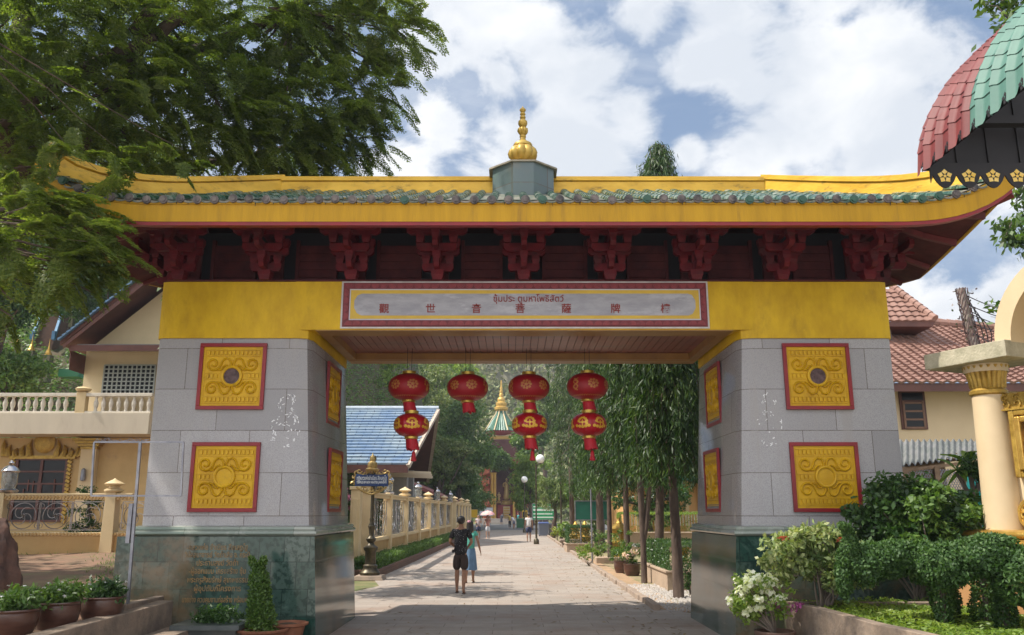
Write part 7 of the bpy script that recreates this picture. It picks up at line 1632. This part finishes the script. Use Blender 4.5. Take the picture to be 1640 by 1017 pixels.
q = atz(781, 863, 0); t3, T3, _ = person('woman in pale shorts holding a pink parasol and walking towards the gateway', tuple(q), 1.60, PI, cloth('coral_top', (.45, .16, .14), (.5, .3, .25), scale=12), cloth('white_shorts', (.68, .70, .74)), female=True, arms={-1: [(-.22, .03, 1.15), (-.15, .14, 1.32)], 1: [(.24, -.02, 1.15), (.30, 0, .92)]}, skinm=SKIN2, hair='long', lod=1, hands=False)
t = thing('parasol', 'pink and cream parasol held over the woman in pale shorts', 'parasol', (q.x+.05, q.y-.15, 1.3)); c = (q.x+.0, q.y-.15, 1.62); MB().lathe([(.52, -.02), (.46, .08), (.33, .19), (.18, .25), (.02, .28), (.005, .34)], c, 8, cap=False).build('canopy', M('parasol_pink', (.62, .24, .34), (.72, .52, .42), 4, .7), t, uv=False, fixn=False); MB().tube([(c[0], c[1], 1.2), (c[0], c[1], 1.9)], .012, 6).build('shaft', STEEL, t)
q = atz(847, 867.5, 0); person('man in a white T-shirt and navy shorts walking away on the right of the road', tuple(q), 1.74, 0, cloth('white_tshirt', (.72, .70, .70)), cloth('navy_shorts2', (.04, .05, .12)), stride=.04, lod=1, hands=False, skinm=SKIN, top_len=.05)
q = atz(824, 846, 0); q.y = 96; q.x = at(823, 846, 96).x; person('visitor in a white top stooping by the green bin', (q.x, 96, 0), 1.6, .6, cloth('white_top_far', (.70, .68, .70)), cloth('grey_shorts', (.15, .15, .22)), bend=.8, lod=1, hands=False, stride=.05, arms={-1: [(-.2, .1, 1.15), (-.15, .3, 1.1)], 1: [(.2, .1, 1.15), (.15, .3, 1.1)]})
x_ = at(816.5, 846, 98).x; person('visitor in a yellow top and black trousers beside the stooping one', (x_, 98, 0), 1.62, .2, cloth('yellow_top', (.62, .45, .10)), cloth('black_trousers', (.02, .02, .03)), lower='trousers', lod=1, hands=False, stride=.05)
x_ = at(830, 846, 101).x; person('visitor in a turquoise shirt behind the green bin', (x_, 101, 0), 1.75, 2.0, cloth('turquoise_far', (.05, .40, .42)), cloth('dark_trousers_far', (.04, .05, .08)), lower='trousers', lod=1, hands=False, stride=.03)
x_ = at(803, 836, 128).x; t_, T_, _ = person('grey clad figure bending before the temple steps', (x_, 128, 0), 1.75, -.6, cloth('grey_robe', (.13, .13, .16)), cloth('grey_robe_low', (.11, .11, .14)), lower='skirt', bend=.5, sleeve=1.1, lod=1, hands=False, stride=.03)
x_ = at(753, 838, 104).x; person('visitor in a pale blue shirt by the yellow sign at left', (x_, 103, 0), 1.65, 2.6, cloth('pale_blue_top', (.40, .48, .60)), cloth('blue_jeans', (.07, .12, .25)), lower='trousers', lod=1, hands=False, stride=.05, female=True)
# golden statue in the portal and a small row of figures
def robed(label, x, y, z, h, mat, name='golden_statue'):
    t = thing(name, label, 'statue', (x, y, z)); k = h/1.8
    nodes = [(0, 0, .02, (.30, .24)), (0, 0, .5, (.24, .2)), (0, 0, .95, (.19, .16)), (0, 0, 1.2, (.19, .14)), (0, 0, 1.42, (.17, .12)), (0, 0, 1.52, .06), (0, 0, 1.62, (.09, .1)), (0, 0, 1.72, .09), (0, 0, 1.82, .04), (-.24, 0, 1.38, .07), (-.28, -.05, 1.12, .07), (-.14, -.2, 1.12, .05), (.24, 0, 1.38, .07), (.29, -.05, 1.1, .08), (.27, -.12, .85, .07)]
    ed = [(0, 1), (1, 2), (2, 3), (3, 4), (4, 5), (5, 6), (6, 7), (7, 8), (4, 9), (9, 10), (10, 11), (4, 12), (12, 13), (13, 14)]
    skin('figure', nodes, ed, mat, t, 2, 2, Matrix.Scale(k, 4)); MB().lathe([(.42*k, -.3*k), (.45*k, -.2*k), (.35*k, -.1*k), (.4*k, 0), (.3*k, .04*k)], (x, y, z), 16).build('lotus_base', mat, t, smooth=True)
STG = M('statue_gold', (.55, .40, .16), (.40, .28, .10), .9, .45, .3)
zz = tz(806); robed('golden robed statue standing in the temple portal', tx(811), Yt+1.8, tz(802), tz(765)-tz(802), STG)
for i, (px, lab) in enumerate(((799, 'left'), (819, 'right'))): robed('small gilded attendant figure on the %s of the tall statue' % lab, tx(px), Yt+1.5, tz(803), 1.5, STG, 'attendant_statue')
# ------------------------------------------------------------------ trees
# weeping mast trees on the right of the road
def weeping(base, h, r, z0, tr, seed, label, n=15000, fork=False, lean=0, scale=1.0):
    rng = np.random.default_rng(seed); t = thing('weeping_mast_tree', label, 'tree', base, 'weeping mast trees right of the road'); bx, by, _ = base
    tp_ = wander(rng, base, (bx+lean, by, h-.2), 9, .02); mb = MB(); mb.tube([(bx, by, -.05)]+tp_[0:], [tr*1.35]+[tr*(1.0-.085*i) for i in range(10)], 10)
    if fork: mb.tube([(bx, by, 1.0), (bx+.10, by, 1.5), (bx+.22, by+.05, 2.4), (bx+.26, by+.05, 4.2)], [tr*.8, tr*.85, tr*.75, tr*.6], 8)
    ns = int(n*1.25/42); P_, D_ = [], []
    for i in range(ns):
        z = z0+.5+(h-z0-.6)*rng.random()**.9; a = 2*PI*rng.random(); R_ = r*(.35+.65*min(1, (h-z)/1.6))*(.45+.55*rng.random()); L_ = rng.uniform(.7, 1.5); 
        e = np.array([bx+lean*(z/h)+R_*math.cos(a), by+R_*math.sin(a), z-.25*R_]); s = np.array([bx+lean*(z/h), by, z+.15])
        if i % 4 == 0: mb.tube([tuple(s), tuple((s+e)/2+np.array([0, 0, .08])), tuple(e), tuple(e-np.array([0, 0, L_*.6]))], [.018, .014, .010, .004], 4)
        m = 42; v = rng.random((m, 1)); base_ = np.where(v < .35, s+(e-s)*(v/.35)*.9+np.array([0, 0, .0]), e-np.array([0, 0, 1])*((v-.35)/.65)*L_*min(1, max(.25, (z-z0)/L_+.25)))
        P_.append(base_+rng.normal(size=(m, 3))*.06); d = rng.normal(size=(m, 3))*.42+np.array([math.cos(a)*.35, math.sin(a)*.35, -1.0]); D_.append(d)
    p = np.concatenate(P_); d = np.concatenate(D_); k = p[:, 2] > z0-.3*rng.random(len(p)); p, d = p[k], d[k]; m = len(p)
    leaf_mesh('foliage', p, d, rng.normal(size=(m, 3))*.8+np.array([0, -.4, .2]), (.17+.09*rng.random(m))*scale, .034*scale, L_WEEP, t, fold=.3)
    mb.build('trunk', BARK, t, uv=False, smooth=True)
ws = [((3.55, 18.9, 0), 9.0, 1.0, 2.55, .125, 1, 'nearest weeping mast tree, its thick trunk against the right pillar', 17000, False), ((3.43, 22.9, 0), 9.6, .9, 3.1, .085, 2, 'weeping mast tree with the forked trunk at the road edge', 15000, True),
      ((4.12, 24.8, 0), 13.1, 1.0, 2.9, .14, 3, 'tallest weeping mast tree, its tip showing above the gateway roof', 26000, False), ((4.2, 28.0, 0), 10.6, .9, 3.2, .10, 4, 'slim weeping mast tree just left of the forked trunk', 13000, False),
      ((3.95, 30.0, 0), 11.3, 1.05, 2.7, .12, 5, 'weeping mast tree with a straight dark trunk, third from the left', 15000, False), ((3.52, 31.5, 0), 11.6, 1.1, 2.6, .10, 6, 'weeping mast tree second from the left, in front of the green board', 16000, False),
      ((4.0, 39.5, 0), 13.5, 1.45, 2.7, .19, 7, 'weeping mast tree with the thick sunlit trunk beside the green board', 17000, False), ((3.5, 50.5, 0), 15, 1.5, 2.6, .16, 8, 'farthest weeping mast tree at the left end of the row', 15000, False), ((5.6, 33, 0), 12, 1.2, 3.0, .13, 9, 'weeping mast tree set back behind the row beside the green awning', 12000, False), ((5.4, 23.0, 0), 10, 1.1, 2.9, .13, 10, 'weeping mast tree deep in shade by the boxed hedge', 14000, False)]
for w in ws: weeping(*w, lean=.5 if w[5] == 3 else 0)
# the big feathery tree over the left of the gateway
def feathery():
    rng = np.random.default_rng(77); base = (-12.6, 15.5, .7)
    t = thing('feathery_tree', 'huge old tree with feathery drooping foliage over the left half of the gateway roof', 'tree', base)
    mb = MB(); P_, D_, N_ = [], [], []
    def limb(pts, r0, r1): n = len(pts); mb.tube(pts, [r0+(r1-r0)*i/(n-1) for i in range(n)], 8)
    limb([base, (-12.3, 15.3, 3), (-11.2, 15, 5.5), (-8.8, 15, 7.5)], .42, .32)
    mains = [[(-8.8, 15, 7.3), (-7.6, 14.6, 8.9), (-6.2, 14.6, 10.3), (-4.4, 15, 11.5)], [(-8.8, 15, 7.3), (-8.9, 13.5, 8.4), (-8.3, 11.5, 8.6), (-7.6, 9.5, 8.2), (-6.8, 8, 7.5)],
             [(-8.8, 15, 7.4), (-9.4, 14.5, 9.5), (-9.0, 14, 12), (-8.0, 13.5, 14)], [(-8.8, 15, 7.3), (-7.3, 16, 8.5), (-5.5, 17, 9.3), (-4.6, 17.4, 9.8)], [(-8.8, 15, 7.3), (-10.5, 13.5, 8.5), (-11.5, 11.5, 8.5)],
             [(-7.6, 14.6, 8.9), (-6.6, 14.0, 11), (-5.0, 13.4, 12.8), (-2.8, 13.2, 14.0)], [(-8.6, 13.5, 8.4), (-9.2, 12, 7.4), (-9.0, 11, 6.4), (-8.3, 10.4, 5.6)]]
    for i, m in enumerate(mains): limb(m, .30 if i < 3 else .17, .045)
    def frond(p, d, L_, wide=1.0, m=34):
        """one drooping compound spray: side twigs with paired leaflets"""
        d = d/np.linalg.norm(d); up = np.array([0, 0, 1.0]); side = np.cross(d, up); side /= max(1e-6, np.linalg.norm(side)); nrm = np.cross(side, d)
        k = 9
        for j in range(k):
            v = (j+.5)/k; o = p+d*L_*v-up*.28*L_*v*v
            for s in (-1, 1):
                tl = L_*.36*(1-.55*v)*wide; td = d*.55+side*s*.85-up*.15; q = 6
                u = (np.arange(q)+.5)/q
                c = o+td[None]*(u[:, None]*tl)-up*(.25*tl*u[:, None]**2); 
                for s2 in (-1, 1): P_.append(c+np.cross(td, nrm)[None]*s2*.022+rng.normal(size=(q, 3))*.008); D_.append(np.tile(np.cross(td, nrm)*s2+td*.75, (q, 1))); N_.append(np.tile(nrm, (q, 1))+rng.normal(size=(q, 3))*.35)
    def region(c, r, nf, sz=.62, drift=(.40, -.12, -.42), shell=.2):
        c = np.array(c); r = np.array(r)
        for i in range(nf):
            u = rng.normal(size=3); u /= np.linalg.norm(u); p = c+u*r*(shell+(1-shell)*rng.random()**.6); d = np.array(drift)*.8+u*.65+rng.normal(size=3)*.55; frond(p, d, sz*(.6+.7*rng.random()))
    regs = []
    def rp(px, py, Y, rx, ry, rz, nf, sz=.55, dr=(.40, -.12, -.42)): c = at(px, py, Y); region(tuple(c), (rx, ry, rz), nf, sz, dr); regs.append((c, 5 if nf > 20 else 1))
    # masses read off the picture, each at its own distance
    rp(90, 60, 13.0, 1.9, 1.3, 1.0, 150); rp(250, 60, 14.0, 1.7, 1.5, 1.0, 125); rp(400, 60, 15.0, 1.6, 1.5, 1.1, 170); rp(540, 40, 15.5, 1.3, 1.3, .8, 140); rp(635, 45, 15.8, .75, 1.0, .6, 60)
    rp(150, 160, 13.0, 1.6, 1.2, .9, 115); rp(330, 170, 14.5, 1.6, 1.4, .9, 170); rp(480, 165, 15.5, 1.5, 1.4, .85, 170); rp(600, 140, 15.8, .75, 1.0, .5, 60); rp(555, 215, 16.0, .95, 1.0, .4, 70); rp(430, 235, 15.5, 1.3, 1.2, .45, 120); rp(270, 235, 14.6, 1.3, 1.1, .45, 75); rp(500, 262, 16.2, .7, .8, .15, 20); rp(130, 230, 13, 1.0, 1.0, .4, 45)
    rp(15, 40, 12.5, 1.0, 1.2, .9, 70); rp(5, 240, 11.5, .6, 1.0, .8, 50, .5); rp(110, 232, 10.7, .3, .3, .2, 9, .36); rp(190, 250, 11, .3, .3, .12, 7, .36); rp(290, 262, 11.5, .3, .3, .1, 6, .36); rp(70, 330, 10.6, .75, .8, .5, 60, .5, (.7, -.1, -.35)); rp(30, 400, 10.2, .55, .7, .5, 46, .5, (.7, -.1, -.35)); rp(130, 375, 10.2, .42, .5, .28, 26, .48, (.9, -.1, -.45)); rp(110, 318, 10.4, .35, .5, .12, 9, .42, (.9, -.1, -.2)); rp(100, 425, 10.2, .5, .5, .25, 24, .45, (.6, 0, -.4)); rp(180, 395, 10.2, .18, .3, .25, 7, .4, (.8, -.1, -.7)); rp(20, 120, 11.5, 1.2, 1.2, 1.0, 70, .6); rp(0, 480, 10.5, .3, .4, .2, 8, .4)
    rp(300, -80, 14, 3.0, 2.0, 1.4, 150, .8); rp(80, -100, 12, 2.6, 2, 1.6, 120, .8); rp(560, -60, 15, 1.5, 1.5, .9, 60, .7)
    # crown above and beyond the frame
    for c, r in (((-9.5, 7.0, 8.6), (3.2, 3.0, 1.6)), ((-6.8, 9.2, 11.0), (3.0, 2.4, 1.3)), ((-12, 13, 9.5), (2.6, 3, 2.0))): region(c, r, 230, 1.0)
    # twigs reaching the masses
    nodes = [Vector(p) for m in mains for p in m]
    for c, nt_ in regs:
        a = min(nodes, key=lambda q: (q-c).length); 
        for k in range(nt_):
            e = c+Vector(tuple(rng.normal(size=3)*.28)); mb.tube(wander(rng, tuple(a), tuple(e), 6, .12), [(.045 if nt_ > 1 else .014)*(1-.13*j) for j in range(7)], 5)
    for (x0, y0), (x1, y1), Y in (((300, 18), (250, 60), 13.4), ((250, 60), (120, 120), 13.2), ((120, 120), (0, 195), 12.8), ((240, 62), (330, 25), 13.8), ((210, 50), (262, 0), 13.3), ((430, 15), (520, 25), 14.5)): mb.tube([at(x0, y0, Y), at((x0+x1)/2, (y0+y1)/2-4, Y), at(x1, y1, Y)], [.07, .10, .13] if Y < 13.6 else [.05, .04, .03], 7)
    p = np.concatenate(P_); d = np.concatenate(D_); nn = np.concatenate(N_); n = len(p); leaf_mesh('foliage', p, d, nn, .055+.025*rng.random(n), .025, L_TAM, t); mb.build('trunk', BARK, t, uv=False, smooth=True); print('feathery leaflets', n)
feathery()
MT_ = (L_FOR, BARKG)
# trees seen through the opening and behind the houses
def bg(label, px, py, Y, rx, rz, dx, seed, mat=L_MID, nclump=70, nleaf=9000, ln=.3, wd=.14, cr=.9, name='broadleaf_tree', flat=.7, droop=.3, ry=None):
    c = at(px, py, Y); tree(name, label, (c.x+dx, Y, 0), c.z+rz, (rx, ry or rx, rz), .09*rx+.05, (mat, BARK), nclump, nleaf, ln, wd, cr, c.z, seed, 'broadleaf trees beyond the gateway', 'tree', droop, 9, (-dx, 0), flat, .45)
bg('dense dark rounded tree between the white hall and the temple', 738, 715, 92, 3.4, 5.0, 0, 1, L_MID, 90, 15000, .38, .2, 1.2)
bg('pale flat-topped tree with layered branches behind the white hall', 708, 742, 84, 3.4, 3.0, 0, 2, L_FOR, 50, 8000, .34, .17, .9, flat=.35)
bg('low bushy tree beside the left temple yard sign', 748, 795, 108, 2.6, 2.4, 0, 3, L_MID, 50, 7000, .34, .17, 1.0)
bg('bright green tree partly covering the temple tower on its right', 847, 700, 112, 2.3, 4.2, 1.5, 4, L_MID, 60, 9000, .38, .2, 1.0)
bg('leafy tree in front of the temple portal roof', 806, 737, 118, 2.0, 1.2, 4.2, 5, L_MID, 30, 5000, .35, .18, .8)
bg('light green tree rising left of the temple spire', 730, 655, 125, 4.0, 3.4, 0, 6, L_FOR, 80, 11000, .5, .25, 1.3)
bg('drooping light green tree behind the globe lamp', 850, 768, 88, 1.9, 3.4, 0, 7, L_LIME, 50, 9000, .34, .13, .8, droop=1.0)
bg('tall grey-green tree above the right slope of the blue pavilion roof', 640, 640, 105, 7.5, 4.5, 0, 8, L_FOR, 110, 16000, .5, .25, 1.6)
bg('dark tree behind the left end of the blue pavilion', 585, 615, 90, 5.5, 4.0, 0, 9, L_DEEP, 90, 13000, .45, .22, 1.4)
bg('yellow-green tree rising behind the single lantern', 712, 606, 135, 5.6, 4.0, 0, 10, L_LIME, 80, 9000, .6, .3, 1.5)
bg('bushy green tree between the temple spire and the weeping trees', 872, 655, 130, 3.6, 5.0, 0, 11, L_FOR, 60, 9000, .5, .25, 1.2)
bg('spreading tree over the far fence behind the white hall', 690, 790, 96, 5.0, 2.6, 0, 12, L_MID, 60, 8000, .36, .18, 1.1)
bg('feathery palm-like tree beside the light green notice board', 885, 790, 62, 1.3, 1.2, 0, 13, L_FOR, 26, 3000, .5, .06, .5, droop=.6)
bg('garden tree behind the weeping trunks at right', 960, 800, 60, 3.0, 1.9, 0, 14, L_MID, 40, 6000, .24, .12, .8)
bg('leafy garden tree before the orange building', 1040, 790, 43, 2.2, 1.5, 0, 15, L_DEEP, 30, 4500, .2, .1, .6)
bg('light green tree filling the view left of the blue pavilion ridge', 590, 600, 75, 3.6, 3.0, 0, 21, L_LIME, 60, 9000, .34, .17, 1.0)
bg('arching pale tree above the middle of the blue pavilion roof', 655, 610, 118, 5.5, 4.0, 0, 22, L_FOR, 80, 11000, .45, .22, 1.2)
bg('mid green tree tucked behind the left pillar edge', 560, 640, 70, 2.8, 3.0, 0, 23, L_MID, 50, 8000, .3, .15, .9)
# left: wooded slope above the balcony house
def lt(label, px, py, Y, rx, rz, seed, mat, n=9000, ln=.26, cr=.8, gz=1.0):
    c = at(px, py, Y); tree('slope_tree', label, (c.x, Y, max(.6, hillz(c.x, Y))-.3), 0, (rx, rx, rz), .08*rx+.05, (mat, BARK), 70, n, ln, ln*.5, cr, c.z-max(.6, hillz(c.x, Y))+.3, seed, 'trees on the wooded slope', 'tree', .3, 9, (0, 0), .75, .4)
lt('dark glossy tree at the left edge beside the hill stair', 15, 455, 36, 2.1, 1.7, 1, L_DEEP, 13000, .2); lt('tall tree on the slope left of the hill stair', 30, 340, 46, 3.5, 3.5, 2, L_MID, 13000); lt('tree on the slope just right of the hill stair', 165, 470, 50, 2.6, 2.2, 3, L_DEEP, 9000); lt('upper slope tree behind the gateway roof tip', 120, 380, 56, 3.8, 2.6, 4, L_FOR, 11000); lt('tree behind the blue roof of the balcony house', 215, 430, 47, 2.6, 2.4, 5, L_MID, 9000)
lt('small bushy tree low on the slope behind the balustrade', 20, 600, 37, 1.6, 1.0, 6, L_MID, 5000, .2, .5); lt('bushy tree high on the wooded slope at left', 60, 250, 58, 5.5, 4.0, 7, L_FOR, 13000, .35, 1.2); lt('tall tree on the ridge of the slope above the house', 200, 300, 64, 5.5, 5.0, 8, L_MID, 13000, .35, 1.2)

# unseen trees added past the left edge to shade terrace and balcony house
for i, (x, y, h_, r) in enumerate(((-17.6, 13.0, 12.5, 3.6), (-19.0, 20.5, 12.5, 3.8))):
    tree('shade_tree', ['tall shade tree standing left of the terrace, nearest the road end', 'tall shade tree standing left of the low scrollwork fence', 'tall shade tree standing left of the balcony house'][i], (x, y, .4), 0, (r, r, 3.0), .26, (L_MID, BARK), 80, 9000, .30, .15, 1.1, h_-3.2, 60+i, 'shade trees left of the terrace')

for i, (x, y, h_, r) in enumerate(((-6.9, 19.8, 8.4, 1.8), (-7.9, 25.2, 9.2, 2.2))):  # hidden trees added to break up the gate's shadow on the road
    tree('garden_tree', ['light crowned garden tree growing close behind the left pillar', 'light crowned garden tree behind the steel side gate'][i], (x, y, .3), 0, (r, r, 1.5), .15, (L_MID, BARK), 30, 2300, .24, .12, .75, h_-1.8, 80+i, 'garden trees behind the left pillar')
# ------------------------------------------------------------------ pale humid air
def haze():
    o = MB().box(-420, 420, -30, 380, -1.2, 130).build('haze', None, None, uv=False); m = bpy.data.materials.new('haze'); m.use_nodes = True; N = m.node_tree.nodes; N.clear()
    v = N.new('ShaderNodeVolumePrincipled'); v.inputs['Color'].default_value = (.80, .88, 1, 1); v.inputs['Density'].default_value = HAZE; v.inputs['Anisotropy'].default_value = .2
    out = N.new('ShaderNodeOutputMaterial'); m.node_tree.links.new(v.outputs[0], out.inputs['Volume']); o.data.materials.append(m); tag(o, 'pale humid haze hanging over the valley road', 'haze', None, 'stuff')
HAZE = .0005
haze()
